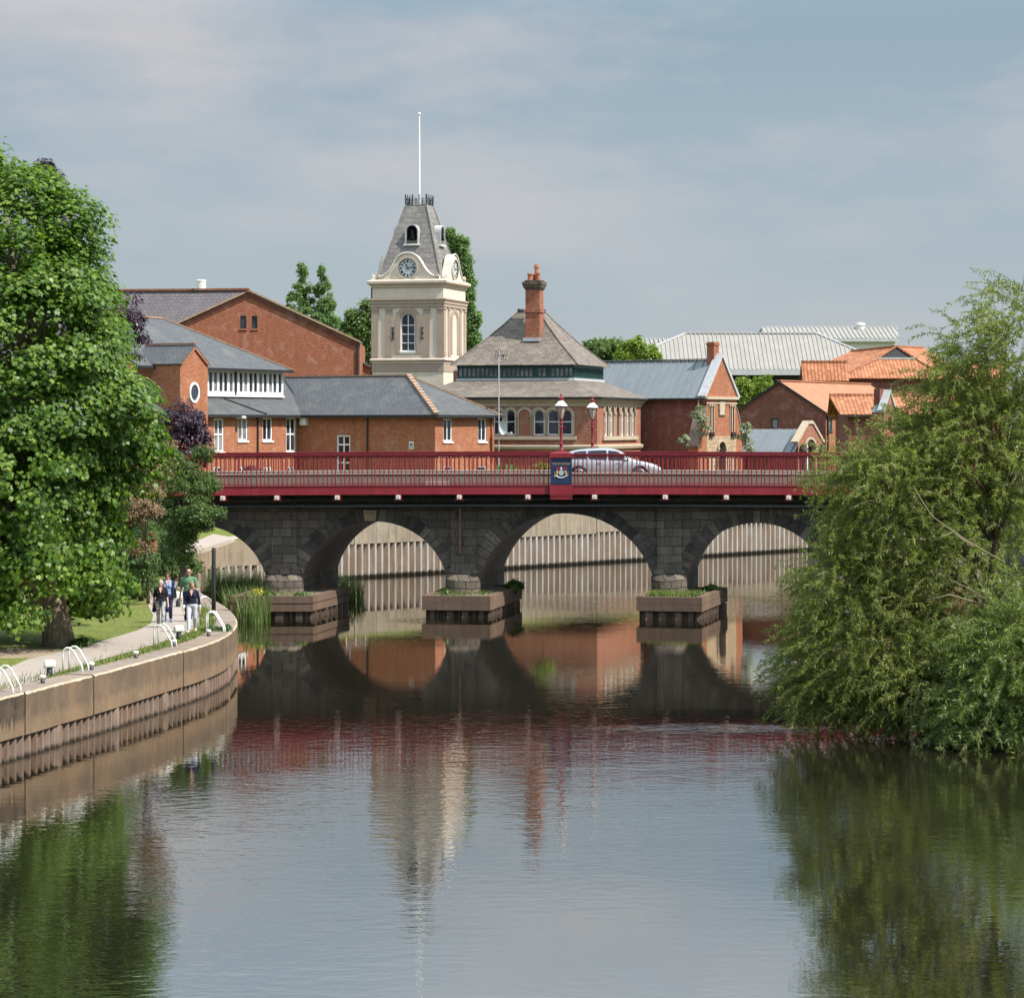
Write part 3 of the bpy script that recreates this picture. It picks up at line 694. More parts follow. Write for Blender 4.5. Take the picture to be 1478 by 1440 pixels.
# ---------------------------------------------------------------- lamp pillars with name plate and crest
def text_mesh(body, size, mat, parent, loc, rot=(R(90), 0, 0), ext=.006, name='lettering'):
    cu = bpy.data.curves.new('t', 'FONT'); cu.body = body; cu.size = size; cu.align_x = 'CENTER'; cu.align_y = 'CENTER'; cu.extrude = ext
    ob = bpy.data.objects.new('t', cu); COL.objects.link(ob)
    me = bpy.data.meshes.new_from_object(ob.evaluated_get(C.evaluated_depsgraph_get()))
    bpy.data.objects.remove(ob); me.materials.clear(); me.materials.append(mat)
    o = bpy.data.objects.new(name, me); COL.objects.link(o); o.parent = parent; o.location = loc; o.rotation_euler = rot
    return o
def pillar(x, y, label, full):
    c = camb(x); t = thing('lamp_pillar', label, 'pillar', (x, y, c), 0, 'pillars carrying lamps on the bridge')
    mb = MB(); mb.box(-.46, -.2, 5.565, .46, .3, 6.74); mb.build('shaft', m['navy'], t)
    mb = MB()
    for x0, z0, x1, z1 in ((-.46, 5.6, -.39, 6.7), (.39, 5.6, .46, 6.7), (-.39, 5.6, .39, 5.68), (-.39, 6.64, .39, 6.7)): mb.box(x0, -.225, z0, x1, -.203, z1)
    mb.build('panel_frame', m['navy'], t)
    mb = MB(); mb.box(-.54, -.27, 6.745, .54, .35, 6.83); mb.box(-.5, -.235, 6.832, .5, .32, 6.93)
    mb.add([(-.5, -.235, 6.93), (.5, -.235, 6.93), (.5, .32, 6.93), (-.5, .32, 6.93), (-.14, -.1, 7.03), (.14, -.1, 7.03), (.14, .16, 7.03), (-.14, .16, 7.03)], [[0, 1, 5, 4], [1, 2, 6, 5], [2, 3, 7, 6], [3, 0, 4, 7], [4, 5, 6, 7]])
    mb.build('cap', m['red'], t)
    mb = MB(); mb.box(-.5, -.25, 5.13, .5, .3, 5.563); mb.box(-.47, -.22, 4.93, .47, .3, 5.07); mb.build('corbel', m['red'], t)
    mb = MB(); mb.box(-.49, -.24, 5.07, .49, .3, 5.128); mb.build('corbel_band', m['red_dull'], t)
    if full:
        text_mesh('TRENT BRIDGE', .118, m['gold'], t, (0, -.207, 6.47))
        crest = MB(); pts = []
        for i in range(25):
            g = math.pi * 2 * i / 24; pts.append(V(.115 * math.cos(g), -.215, 6.09 + .125 * math.sin(g)))
        crest.prism(pts[:-1], V(0, .015, 0)); cr = crest.build('shield', m['silver_paint'], t)
        mb = MB()
        for s_ in (-1, 1):
            mb.prism([V(s_ * .03, -.22, 6.24), V(s_ * .13, -.22, 6.21), V(s_ * .16, -.22, 6.25), V(s_ * .27, -.22, 6.255), V(s_ * .24, -.22, 6.31), V(s_ * .12, -.22, 6.335), V(s_ * .05, -.22, 6.29)][::s_], V(0, .015, 0))
        mb.build('mantling', m['red'], cr)
        mb = MB(); mb.torus((0, -.218, 6.16), .29, .02, 'y', 16, 5, R(215), R(325))
        mb.prism([V(-.03, -.225, 6.225), V(.03, -.225, 6.225), V(.035, -.225, 6.3), V(0, -.225, 6.36), V(-.035, -.225, 6.3)], V(0, .015, 0))
        mb.build('scroll', m['white_dirty'], cr)
        mb = MB()
        for s_ in (-1, 1):  # supporters: body, head, legs and curling tail
            mb.tube([V(s_ * .2, -.215, 5.99), V(s_ * .185, -.215, 6.08), V(s_ * .2, -.215, 6.2)], [.028, .04, .026], 6)
            mb.tube([V(s_ * .185, -.215, 6.16), V(s_ * .125, -.215, 6.18)], .015, 5); mb.tube([V(s_ * .19, -.215, 6.08), V(s_ * .125, -.215, 6.1)], .014, 5)
            mb.tube([V(s_ * .21, -.215, 6.0), V(s_ * .29, -.215, 5.98), V(s_ * .27, -.215, 6.08), V(s_ * .31, -.215, 6.12)], .014, 5)
            mb.tube([V(s_ * .2, -.215, 6.0), V(s_ * .25, -.215, 5.92), V(s_ * .3, -.215, 5.95)], .016, 5)
        mb.build('supporter', m['gold'], cr)
    return t
pillar((810 - CX) / s1, YR, 'navy blue bridge pillar with gold lettering and a painted crest on its face', True)
pillar((855 - CX) / s2, YR2, 'plain lamp pillar on the far side of the road behind the car', False)
def lamp(x, y, z, label):
    t = thing('street_lamp', label, 'street lamp', (x, y, z), 0, 'red lamp standards on the bridge')
    mb = MB(); mb.lathe([(.12, 0), (.12, .06), (.075, .1), (.06, .22), (.085, .26), (.085, .3), (.055, .36), (.06, .7), (.05, .95), (.075, .99), (.075, 1.04), (.045, 1.08), (.05, 1.14), (.09, 1.2), (.04, 1.26), (.05, 1.32), (.075, 1.36), (.09, 1.4)], 12)
    mb.build('post', m['red'], t, smooth=True)
    mb = MB(); mb.bar(V(-.22, 0, 1.03), V(.22, 0, 1.03), .03); mb.build('ladder_bar', m['red'], t)
    mb = MB()
    lo, hi, z0, z1 = .085, .27, 1.4, 1.93
    g6 = [math.pi / 6 + math.pi / 3 * i for i in range(6)]
    for g in g6: mb.bar(V(math.cos(g) * lo, math.sin(g) * lo, z0), V(math.cos(g) * hi, math.sin(g) * hi, z1), .024)
    for r_, z_ in ((lo, z0), (hi, z1)):
        for i in range(6): a, b = g6[i], g6[(i + 1) % 6]; mb.bar(V(math.cos(a) * r_, math.sin(a) * r_, z_), V(math.cos(b) * r_, math.sin(b) * r_, z_), .03)
    mb.build('lantern_frame', m['red'], t)
    mb = MB(); mb.lathe([(lo * .93, z0 + .005), (hi * .93, z1 - .005)], 6, (0, 0, 0), math.pi / 6); mb.build('lantern_glass', m['lantern_glass'], t)
    mb = MB(); mb.lathe([(.315, z1 + .02), (.31, z1 + .05), (.12, z1 + .24), (.1, z1 + .26)], 6, (0, 0, 0), math.pi / 6); mb.build('lantern_roof', m['white_dirty'], t)
    mb = MB(); mb.lathe([(.11, z1 + .265), (.1, z1 + .36), (.125, z1 + .38), (.05, z1 + .43), (.03, z1 + .5), (.05, z1 + .54), (.01, z1 + .6)], 8); mb.build('finial', m['red'], t)
    return t
lamp((810 - CX) / s1, YR + .03, 7.03 + camb(2), 'red lamp standard with white-topped lantern standing on the blue pillar')
lamp((855 - CX) / s2, YR2 + .03, 7.03 + camb(3), 'red lamp standard with white-topped lantern on the far railing behind the car')

# ---------------------------------------------------------------- pier islands
def island(fl, fr, brr, label, top, boards):
    bl = V(fl.x + (brr.x - fr.x) * .8, brr.y + .3, 0)
    poly = [fl, fr, brr, bl]; t = thing('pier_island', label, 'pier island', (fr.x, fr.y, 0), 0, 'timber-fendered islands round the bridge piers'); o = V(fr.x, fr.y, 0)
    L = [p - o for p in poly]; c = sum(L, V(0, 0, 0)) / 4
    sc = lambda k: [c + (p - c) * k for p in L]
    mb = MB(); q_ = sc(.97); mb.poly(*[p + V(0, 0, top - .08) for p in q_]); mb.build('earth_fill', m['parapet'], t)
    zs = [top, top - .33, top - .66]
    for zt, zb in zip(zs, zs[1:]):
        mb = MB()
        for i in range(4):
            a, b = L[i], L[(i + 1) % 4]; d = (b - a).normalized(); n = V(d.y, -d.x, 0)
            z_ = T.uniform(-.025, .025)
            p4 = [a + n * .1 - d * .08, b + n * .1 + d * .08, b - n * .18 + d * .08, a - n * .18 - d * .08]
            mb.hexa([p + V(0, 0, zb + .02 + z_) for p in p4] + [p + V(0, 0, zt - .006 + z_) for p in p4])
        mb.build('fender_board', m['timber'], t)
    mb = MB(); lp = [p for p in sc(.965)] ; lp.append(lp[0]); sheet_piles(mb, lp, -1, top - .55, .32, .1, -.05); mb.build('sheet_piling', m['steel_dark'], t)
    for i in range(2):
        a, b = L[i], L[(i + 1) % 4]; n = 4 if i == 0 else 7
        for k in range(n):
            p = a.lerp(b, (k + .5 + T.uniform(-.2, .2)) / n); w_ = T.uniform(.09, .17)
            mb = MB(); mb.box(p.x - w_, p.y - .02, -1, p.x + w_, p.y + .12, top - .67); mb.build('fender_post', m['timber'] if T.random() < .6 else m['steel_dark'], t)
    return t, poly
isl = []
isl.append(island(V(-11.9, 111.9, 0), V(-8.55, 112.1, 0), V(-7.4, 118.2, 0), 'long timber-sided pier island beside the reeds, under the first tall pier', .98, 2))
isl.append(island(V(-3.76, 113.2, 0), V(-1.02, 112.8, 0), V(.35, 120.5, 0), 'timber-sided pier island in midstream with a small bush at its back corner', .95, 2))
isl.append(island(V(5.40, 112.0, 0), V(7.95, 111.4, 0), V(9.55, 118.0, 0), 'timber-sided pier island with thick grass on top, nearest the willow', .98, 2))
# ================================================================ wall / window / roof tools
GZ = 4.4
class Wall:
    """vertical wall plane from A to B (left to right as seen from outside); u metres along, z up"""
    def __init__(s, A, B):
        s.A = V(A[0], A[1], 0); B = V(B[0], B[1], 0); s.L = (B - s.A).length; s.u = (B - s.A) / s.L; s.n = V(s.u.y, -s.u.x, 0)
    def pt(s, u, z, off=0.0): return s.A + s.u * u + s.n * off + V(0, 0, z)
    def U(s, px):   # metres along the wall at which this surveyed bearing meets it
        k = (px - CX) / F; return (k * s.A.y - s.A.x) / (s.u.x - k * s.u.y)
    def Zp(s, px, py):
        d = (s.A + s.u * s.U(px)).y; return CH - (py - HY) * d / F
    def face(s, mb, z0, z1, holes=(), u0=0.0, u1=None, depth=.16):
        u1 = s.L if u1 is None else u1
        us = sorted({u0, u1, *[h[0] for h in holes], *[h[2] for h in holes]}); zs = sorted({z0, z1, *[h[1] for h in holes], *[h[3] for h in holes]})
        us = [x for x in us if u0 <= x <= u1]; zs = [x for x in zs if z0 <= x <= z1]
        for a, b in zip(us, us[1:]):
            for c, d in zip(zs, zs[1:]):
                if any(h[0] - 1e-6 <= a and b <= h[2] + 1e-6 and h[1] - 1e-6 <= c and d <= h[3] + 1e-6 for h in holes): continue
                mb.poly(s.pt(a, c), s.pt(b, c), s.pt(b, d), s.pt(a, d))
        for h in holes:
            a, c, b, d = h[:4]
            if len(h) > 4 and h[4]:   # arched head
                r = (b - a) / 2; mx = (a + b) / 2; zz = d - r; n = 10
                arc = [(mx - r * math.cos(math.pi * i / n), zz + r * math.sin(math.pi * i / n) * h[4]) for i in range(n + 1)]
                for i in range(n): mb.poly(s.pt(*arc[i]), s.pt(*arc[i + 1]), s.pt(arc[i + 1][0], d), s.pt(arc[i][0], d))
                for i in range(n): mb.poly(s.pt(*arc[i]), s.pt(*arc[i], -depth), s.pt(*arc[i + 1], -depth), s.pt(*arc[i + 1]))
                dd = zz
            else:
                dd = d; mb.poly(s.pt(a, d), s.pt(b, d), s.pt(b, d, -depth), s.pt(a, d, -depth))
            mb.poly(s.pt(a, c), s.pt(a, c, -depth), s.pt(b, c, -depth), s.pt(b, c))
            mb.poly(s.pt(a, c), s.pt(a, dd), s.pt(a, dd, -depth), s.pt(a, c, -depth)); mb.poly(s.pt(b, c), s.pt(b, c, -depth), s.pt(b, dd, -depth), s.pt(b, dd))
    def block(s, mb, u0, z0, u1, z1, o0, o1):
        q = [s.pt(u0, 0, o1), s.pt(u1, 0, o1), s.pt(u1, 0, o0), s.pt(u0, 0, o0)]
        mb.hexa([p + V(0, 0, z0) for p in q] + [p + V(0, 0, z1) for p in q])
    def window(s, par, h, mat_f, cols=2, rows=(), fw=.07, depth=.1, sill=True, glass=None, sillmat=None, bar=.05):
        a, c, b, d = h[:4]; arch = len(h) > 4 and h[4]
        mb = MB(); dd = d - (b - a) / 2 if arch else d
        s.block(mb, a, c, a + fw, dd, -depth, -depth + .06); s.block(mb, b - fw, c, b, dd, -depth, -depth + .06)
        s.block(mb, a + fw, c, b - fw, c + fw, -depth, -depth + .057)
        if not arch: s.block(mb, a + fw, d - fw, b - fw, d, -depth, -depth + .057)
        else:
            r = (b - a) / 2; mx = (a + b) / 2; n = 10
            for i in range(n):
                g0, g1 = math.pi * i / n, math.pi * (i + 1) / n
                p = [(mx - rr * math.cos(g), dd + rr * math.sin(g) * arch) for g, rr in ((g0, r), (g1, r), (g1, r - fw), (g0, r - fw))]
                mb.prism([s.pt(*x, -depth + .058) for x in p], -s.n * .05)
        for i in range(1, cols):
            x = a + (b - a) * i / cols; s.block(mb, x - bar / 2, c + fw, x + bar / 2, (d - fw * 1.2) if not arch else d - fw * 1.3, -depth + .004, -depth + .045)
        for r_ in rows: s.block(mb, a + fw, c + (d - c) * r_ - bar / 2, b - fw, c + (d - c) * r_ + bar / 2, -depth + .002, -depth + .05)
        f = mb.build('window', mat_f, par)
        g = MB(); g.poly(s.pt(a, c, -depth + .01), s.pt(b, c, -depth + .01), s.pt(b, d, -depth + .01), s.pt(a, d, -depth + .01)); g.build('pane', glass or m['glass'], f)
        if sill:
            k = MB(); s.block(k, a - .07, c - .1, b + .07, c - .003, -.02, .07); k.build('sill', sillmat or mat_f, f)
        return f
def ribs(mb, pts, down, spacing, w, h):
    pts = [Vector(p) for p in pts]; n = (pts[1] - pts[0]).cross(pts[2] - pts[0]).normalized()
    if n.z < 0: n = -n
    b = (down - n * down.dot(n)).normalized(); a = b.cross(n); o = pts[0]
    q = [((p - o).dot(a), (p - o).dot(b)) for p in pts]; lo, hi = min(x for x, _ in q), max(x for x, _ in q)
    k = lo + spacing / 2
    while k < hi:
        cr = []
        for (x0, y0), (x1, y1) in zip(q, q[1:] + q[:1]):
            if (x0 - k) * (x1 - k) < 0: cr.append(y0 + (y1 - y0) * (k - x0) / (x1 - x0))
        if len(cr) >= 2:
            A_, B_ = o + a * k + b * min(cr), o + a * k + b * max(cr)
            e = a * w / 2
            mb.hexa([A_ - e, A_ + e, B_ + e, B_ - e, A_ - e * .6 + n * h, A_ + e * .6 + n * h, B_ + e * .6 + n * h, B_ - e * .6 + n * h])
        k += spacing
def roof_slab(mb, pts, th=.1):
    pts = [Vector(p) for p in pts]; n = (pts[1] - pts[0]).cross(pts[2] - pts[0]).normalized()
    if n.z < 0: pts = pts[::-1]; n = -n
    mb.prism([p for p in pts], -n * th)
def ridge(mb, a, b, w=.22, h=.09): mb.bar(Vector(a) + V(0, 0, .03), Vector(b) + V(0, 0, .03), w, h)
def pipe(par, a, b, r=.05, name='drainpipe', mat=None):
    mb = MB(); mb.tube([a, b], r, 6); return mb.build(name, mat or m['gutter'], par)
def L3(v): return V(v[0], v[1], 0)

# ================================================================ clock tower
TR = R(-16)
ct = thing('clock_tower', 'cream clock tower with slate mansard roof and tall flagpole', 'clock tower', (-6.16, 175.0, 0), TR)
H = 2.45
def sides(k=H):  # the four faces, front first
    c = [(-k, -k), (k, -k), (k, k), (-k, k)]
    return [Wall(c[i], c[(i + 1) % 4]) for i in range(4)]
W0 = sides()
w_op = (H - .50, 13.1, H + .50, 15.62, 1.0)
mb = MB()
for i, w_ in enumerate(W0): w_.face(mb, GZ, 17.8, [w_op] if i == 0 else [])
mb.build('wall', m['render_cream'], ct)
fr_ = W0[0].window(ct, w_op, m['white'], 2, (.22, .45, .68), .07, .14, True, sillmat=m['white'])
for i, w_ in enumerate(W0):
    if i > 1: continue
    for u0, u1 in ((.0, .43), (.90, 1.38), (3.50, 3.98), (4.47, 4.9)):
        mb = MB()
        w_.block(mb, u0 if u0 else -.055, 12.75, u1 if u1 < 4.9 else 4.955, 16.0, .003, .06)
        w_.block(mb, (u0 if u0 else -.055) - .0, 15.82, (u1 if u1 < 4.9 else 4.955), 15.95, .061, .10); w_.block(mb, (u0 if u0 else -.055), 12.75, (u1 if u1 < 4.9 else 4.955), 13.05, .061, .085)
        mb.build('pilaster', m['render_taupe'], ct)
    mb = MB(); n = 14   # arched surround
    for ro, ri, o_ in ((.9, .62, .05), (.62, .5, .03)):
        for k in range(n):
            g0, g1 = math.pi * k / n, math.pi * (k + 1) / n
            mb.prism([w_.pt(H - a * math.cos(g), 15.12 + a * math.sin(g), .004) for a, g in ((ro, g0), (ro, g1), (ri, g1), (ri, g0))], w_.n * o_)
        for s_ in (-1, 1):
            a, b = sorted((H + s_ * ro, H + s_ * ri)); w_.block(mb, a, 12.95, b, 15.12, .004, .004 + o_)
    mb.build('arch_surround', m['render_taupe'], ct)
    if i == 1:
        mb = MB(); mb.poly(*[w_.pt(H + .48 * math.cos(math.pi * k / 10), 15.12 + .48 * math.sin(math.pi * k / 10), .006) for k in range(11)], w_.pt(H - .48, 13.0, .006), w_.pt(H + .48, 13.0, .006)); mb.build('blind_panel', m['render_cream'], ct)
    else:
        for s_ in (-1, 1):
            mb = MB(); x = H + s_ * 1.02; mb.tube([w_.pt(x, 13.98, .06), w_.pt(x, 14.62, .06)], .035, 6)
            for z_ in (13.98, 14.62):
                mb.tube([w_.pt(x - .1, z_ + (.06 if z_ > 14.3 else -.06), .06), w_.pt(x, z_, .06), w_.pt(x + .1, z_ + (.06 if z_ > 14.3 else -.06), .06)], .035, 6)
            mb.tube([w_.pt(x - .08, 14.3, .06), w_.pt(x + .08, 14.3, .06)], .05, 6); mb.build('tie_plate', m['black_iron'], ct)
def band(par, name, mat, prof, k=H):
    # square moulding: (offset, z) profile swept round the four sides
    mb = MB(); prev = None
    for o_, z in prof:
        r_ = [V(-k - o_, -k - o_, z), V(k + o_, -k - o_, z), V(k + o_, k + o_, z), V(-k - o_, k + o_, z)]
        if prev:
            for i in range(4): mb.poly(prev[i], prev[(i + 1) % 4], r_[(i + 1) % 4], r_[i])
        prev = r_
    return mb.build(name, mat, par)
band(ct, 'string_course', m['render_edge'], [(0, 12.28), (.05, 12.3), (.05, 12.42), (.16, 12.5), (.16, 12.58), (.06, 12.64), (.06, 12.74), (0, 12.75)])
band(ct, 'plinth_band', m['render_taupe'], [(.0, 11.75), (.03, 11.76), (.03, 12.27), (0, 12.28)])
band(ct, 'architrave', m['render_taupe'], [(.0, 15.98), (.09, 16.0), (.09, 16.2), (.13, 16.22), (.13, 16.42), (.2, 16.46), (.2, 16.55), (.05, 16.58)])
band(ct, 'cornice', m['render_edge'], [(.0, 17.25), (.08, 17.3), (.1, 17.42), (.24, 17.5), (.30, 17.58), (.30, 17.72), (.1, 17.82), (-.25, 17.86)])
# mansard roof, slightly bell-cast
mb = MB(); prev = None
for k, z in ((2.25, 17.84), (1.98, 18.5), (1.58, 19.9), (1.18, 21.3), (.74, 22.75), (.7, 22.86), (0.01, 22.9)):
    r_ = [V(-k, -k, z), V(k, -k, z), V(k, k, z), V(-k, k, z)]
    if prev:
        for i in range(4): mb.poly(prev[i], prev[(i + 1) % 4], r_[(i + 1) % 4], r_[i])
    prev = r_
rf = mb.build('mansard_roof', m['slate_tower'], ct)
mb = MB()
for sx, sy in ((1, 1), (1, -1), (-1, 1), (-1, -1)):
    pr = [(2.27, 17.86), (1.99, 18.5), (1.59, 19.9), (1.19, 21.3), (.75, 22.78)]
    mb.tube([V(sx * k, sy * k, z) for k, z in pr], .045, 5)
mb.build('hip_flashing', m['slate_tower'], rf)
def clock_face(w_, par):
    # swept parapet gable with the dial
    g = [(.25, 17.84), (.25, 18.0), (.55, 18.02), (.82, 18.12), (1.12, 18.36), (1.38, 18.72), (1.52, 18.98), (1.62, 19.2)]
    cx_, cz_ = H, 18.55; ro = .98
    arc = [(cx_ - ro * math.cos(a), cz_ + .05 + ro * math.sin(a)) for a in [R(38) + R(104) * i / 12 for i in range(13)]]
    left = g[:-1]; out = left + arc + [(2 * H - x, z) for x, z in left[::-1]]
    mb = MB(); mb.prism([w_.pt(x, z, .0) for x, z in out], -w_.n * .45); ga = mb.build('clock_gable', m['render_cream'], par)
    mb = MB(); mb.tube([w_.pt(x, z, .05) for x, z in out], .042, 6); mb.build('gable_coping', m['white_dirty'], ga)
    for x in (.42, 2 * H - .42):
        mb = MB(); mb.lathe([(.0, -.06), (.13, -.06), (.13, .06), (.0, .06)], 12)
        k = MB(); rot = Matrix.Rotation(R(90), 3, 'X'); ang = math.atan2(w_.u.y, w_.u.x); rz = Matrix.Rotation(ang, 3, 'Z')
        k.add([rz @ (rot @ p) + w_.pt(x, 18.07, .06) for p in mb.v], mb.f); k.build('scroll', m['render_edge'], ga)
    def ring(r0, r1, o0, o1, n=36):
        b = MB()
        for i in range(n):
            a0, a1 = 2 * math.pi * i / n, 2 * math.pi * (i + 1) / n
            b.prism([w_.pt(cx_ + r * math.cos(a), cz_ + r * math.sin(a), o0) for r, a in ((r0, a0), (r1, a0), (r1, a1), (r0, a1))], w_.n * (o1 - o0))
        return b
    ring(.64, .74, .003, .10).build('dial_surround', m['render_edge'], ga)
    d = ring(.60, .645, .003, .07).build('dial_rim', m['black_iron'], ga)
    b = MB(); b.poly(*[w_.pt(cx_ + .61 * math.cos(2 * math.pi * i / 36), cz_ + .61 * math.sin(2 * math.pi * i / 36), .02) for i in range(36)]); dial = b.build('clock_dial', m['dish_grey'], ga)
    rom = ['XII', 'I', 'II', 'III', 'IIII', 'V', 'VI', 'VII', 'VIII', 'IX', 'X', 'XI']; b = MB()
    for k, t_ in enumerate(rom):
        a = math.pi / 2 - k * math.pi / 6; rad = V(math.cos(a), math.sin(a), 0); tan = V(math.sin(a), -math.cos(a), 0); n = len(t_); wd = .047
        def st(x0, r0, x1, r1, th=.034):
            p0, p1 = rad * r0 + tan * x0, rad * r1 + tan * x1
            e = V(-(p1 - p0).y, (p1 - p0).x, 0).normalized() * th / 2
            b.prism([w_.pt(cx_ + q.x, cz_ + q.y, .024) for q in (p0 - e, p0 + e, p1 + e, p1 - e)], w_.n * .008)
        for j, ch in enumerate(t_):
            x = (j - (n - 1) / 2) * wd
            if ch == 'I': st(x, .38, x, .53)
            elif ch == 'V': st(x, .38, x - .028, .53); st(x, .38, x + .028, .53)
            else: st(x - .028, .38, x + .028, .53); st(x + .028, .38, x - .028, .53)
    b.build('numerals', m['black_iron'], dial)
    for a, ln, th in ((R(90) - R(336), .34, .06), (R(90) - R(78), .52, .04)):
        b = MB(); r_ = V(math.cos(a), math.sin(a), 0); e = V(-r_.y, r_.x, 0) * th / 2
        b.prism([w_.pt(cx_ + q.x, cz_ + q.y, .036) for q in (r_ * -.1 - e, r_ * ln * .7 - e * 1.3, r_ * ln, r_ * ln * .7 + e * 1.3, r_ * -.1 + e)], w_.n * .01)
        b.build('clock_hand', m['black_iron'], dial)
for w_ in W0: clock_face(w_, ct)
def belfry(w_, par):
    # small arched bell dormer half way up the slope
    z0, z1, hw = 20.2, 21.5, .46; k0 = H - 1.2; c = H
    o0 = -(H - 1.52)
    b = MB(); n = 8
    arc = lambda rr, zc: [(c - rr * math.cos(math.pi * i / n), zc + rr * math.sin(math.pi * i / n)) for i in range(n + 1)]
    outer = [(c - hw, z0)] + arc(hw, z1 - hw) + [(c + hw, z0)]; inner = [(c - hw * .84, z0)] + arc(hw * .84, z1 - hw) + [(c + hw * .84, z0)]
    for i in range(len(outer) - 1): b.prism([w_.pt(*q, o0 + .12) for q in (outer[i], outer[i + 1], inner[i + 1], inner[i])], -w_.n * .9)
    d = b.build('bell_dormer', m['lead'], par)
    b = MB(); b.poly(*[w_.pt(*q, o0 - .1) for q in inner]); b.build('dark_opening', m['belfry_shade'], d)
    b = MB(); w_.block(b, c - hw - .08, z0 - .1, c + hw + .08, z0, o0 - .1, o0 + .18); b.build('dormer_sill', m['white_dirty'], d)
    b = MB(); p = w_.pt(c, 0, o0 - .0); b.lathe([(.03, 21.3), (.05, 21.15), (.13, 21.08), (.16, 20.8), (.24, 20.55), (.25, 20.5)], 10, (p.x, p.y, 0)); b.build('bell', m['belfry_shade'], d, smooth=True)
belfry(W0[0], ct); belfry(W0[1], ct); belfry(W0[3], ct)
mb = MB()
for w_ in sides(.74):
    for i in range(7):
        u = .03 + (w_.L - .06) * i / 6; z_ = 23.55 if i % 2 == 0 else 23.35
        mb.tube([w_.pt(u, 22.86, 0), w_.pt(u, z_, 0)], .022 if i % 2 else .032, 4)
        if i % 2 == 0: mb.bar(w_.pt(u - .06, z_ - .12, 0), w_.pt(u + .06, z_ - .12, 0), .03)
    mb.bar(w_.pt(0, 22.95, 0), w_.pt(w_.L, 22.95, 0), .035); mb.bar(w_.pt(0, 23.22, 0), w_.pt(w_.L, 23.22, 0), .03)
    mb.torus(tuple(w_.pt(w_.L / 2, 23.08, 0)), .12, .015, 'y' if abs(w_.u.x) > .5 else 'x', 12, 4)
mb.build('roof_cresting', m['black_iron'], ct)
mb = MB(); mb.lathe([(.075, 22.9), (.07, 25.5), (.045, 28.85), (.045, 28.87), (.1, 28.9), (.11, 28.97), (.06, 29.03)], 8); mb.build('flagpole', m['white'], ct)
pipe(ct, V(-H - .06, -H + .1, GZ), V(-H - .06, -H + .1, 17.3), .07)
# little raking lean-to at the tower's right foot
# ================================================================ square maltings with pyramid roof
SQ, SH = 11.5, 5.75
cc = V(5.18, 160, 0) - Matrix.Rotation(TR, 3, 'Z') @ V(SH, -SH, 0)
ma = thing('pavilion_building', 'square brick pavilion with pyramid stone-slate roof and tall chimney', 'building', (cc.x, cc.y, 0), TR)
rotm = Matrix.Rotation(TR, 4, 'Z'); toL = (Matrix.Translation(cc) @ rotm).inverted()
def loc_wall(WW): return WW
Wf_w = Wall(cc + (rotm @ V(-SH, -SH, 0)), cc + (rotm @ V(SH, -SH, 0)))    # in survey frame for measuring
Ws_w = Wall(cc + (rotm @ V(SH, -SH, 0)), cc + (rotm @ V(SH, SH, 0)))
Wf, Ws = Wall((-SH, -SH), (SH, -SH)), Wall((SH, -SH), (SH, SH))
zt, zb = Wf_w.Zp(790, 591), Wf_w.Zp(790, 628)
fh = []
for a, b in ((712, 726), (730, 744), (770, 786), (790, 807), (810, 826)): fh.append((Wf_w.U(a), zb, Wf_w.U(b), zt, 1.0))
blank = (Wf_w.U(749), zb - .05, Wf_w.U(766), zt, 1.0)
sh = []; n = 6; ua, ub = Ws_w.U(870.5), Ws_w.U(917); zt2, zb2 = Ws_w.Zp(890, 585), Ws_w.Zp(890, 629)
for i in range(n):
    a = ua + (ub - ua) * i / n; b = ua + (ub - ua) * (i + 1) / n; e = (b - a) * .16; sh.append((a + e, zb2, b - e, zt2, 1.5))
mb = MB(); Wf.face(mb, GZ, 9.6, fh); Ws.face(mb, GZ, 9.6, [h_[:4] + (1.0,) for h_ in sh])
Wall((SH, SH), (-SH, SH)).face(mb, GZ, 9.6); Wall((-SH, SH), (-SH, -SH)).face(mb, GZ, 9.6)
mb.build('wall', m['brick_old'], ma)
for i, h_ in enumerate(fh):
    Wf.window(ma, h_, m['white'], 1, (.52,), .07, .14, False)
for i, h_ in enumerate(sh):
    if i == 2: 
        mb = MB(); a, c0, b, d = h_[:4]; mb.poly(*[Ws.pt(x, z, -.1) for x, z in ((a, c0), (b, c0), (b, d), (a, d))]); mb.build('blocked_light', m['brick_old'], ma)
    else: Ws.window(ma, h_[:4] + (1.0,), m['white'], 1, (.5,), .1, .14, False)
def arch_mould(w_, a, b, z0, zs_, wd, off, mat, name, par):
    mb = MB(); c = (a + b) / 2; r = (b - a) / 2; n = 12
    for k in range(n):
        g0, g1 = math.pi * k / n, math.pi * (k + 1) / n
        mb.prism([w_.pt(c - rr * math.cos(g), zs_ + rr * math.sin(g), .004) for rr, g in ((r + wd, g0), (r + wd, g1), (r, g1), (r, g0))], w_.n * off)
    for x0, x1 in ((a - wd, a), (b, b + wd)): w_.block(mb, x0, z0, x1, zs_, .004, off)
    for x0, x1 in ((a - wd, a), (b, b + wd)): w_.block(mb, x0 - .03, zs_ - .1, x1 + .03, zs_ + .05, off + .001, off + .05)
    return mb.build(name, mat, par)
allw = [(Wf_w.U(a), Wf_w.U(b)) for a, b in ((712, 726), (730, 744), (749, 766), (770, 786), (790, 807), (810, 826))]
for a, b in allw:
    r = (b - a) / 2; arch_mould(Wf, a, b, zb - .02, zt - r, .16, .07, m['stone_trim'], 'arch_moulding', ma)
mb = MB(); Wf.block(mb, Wf_w.U(700), zb - .28, Wf_w.U(832), zb - .06, .002, .13); mb.build('sill_course', m['stone_trim'], ma)
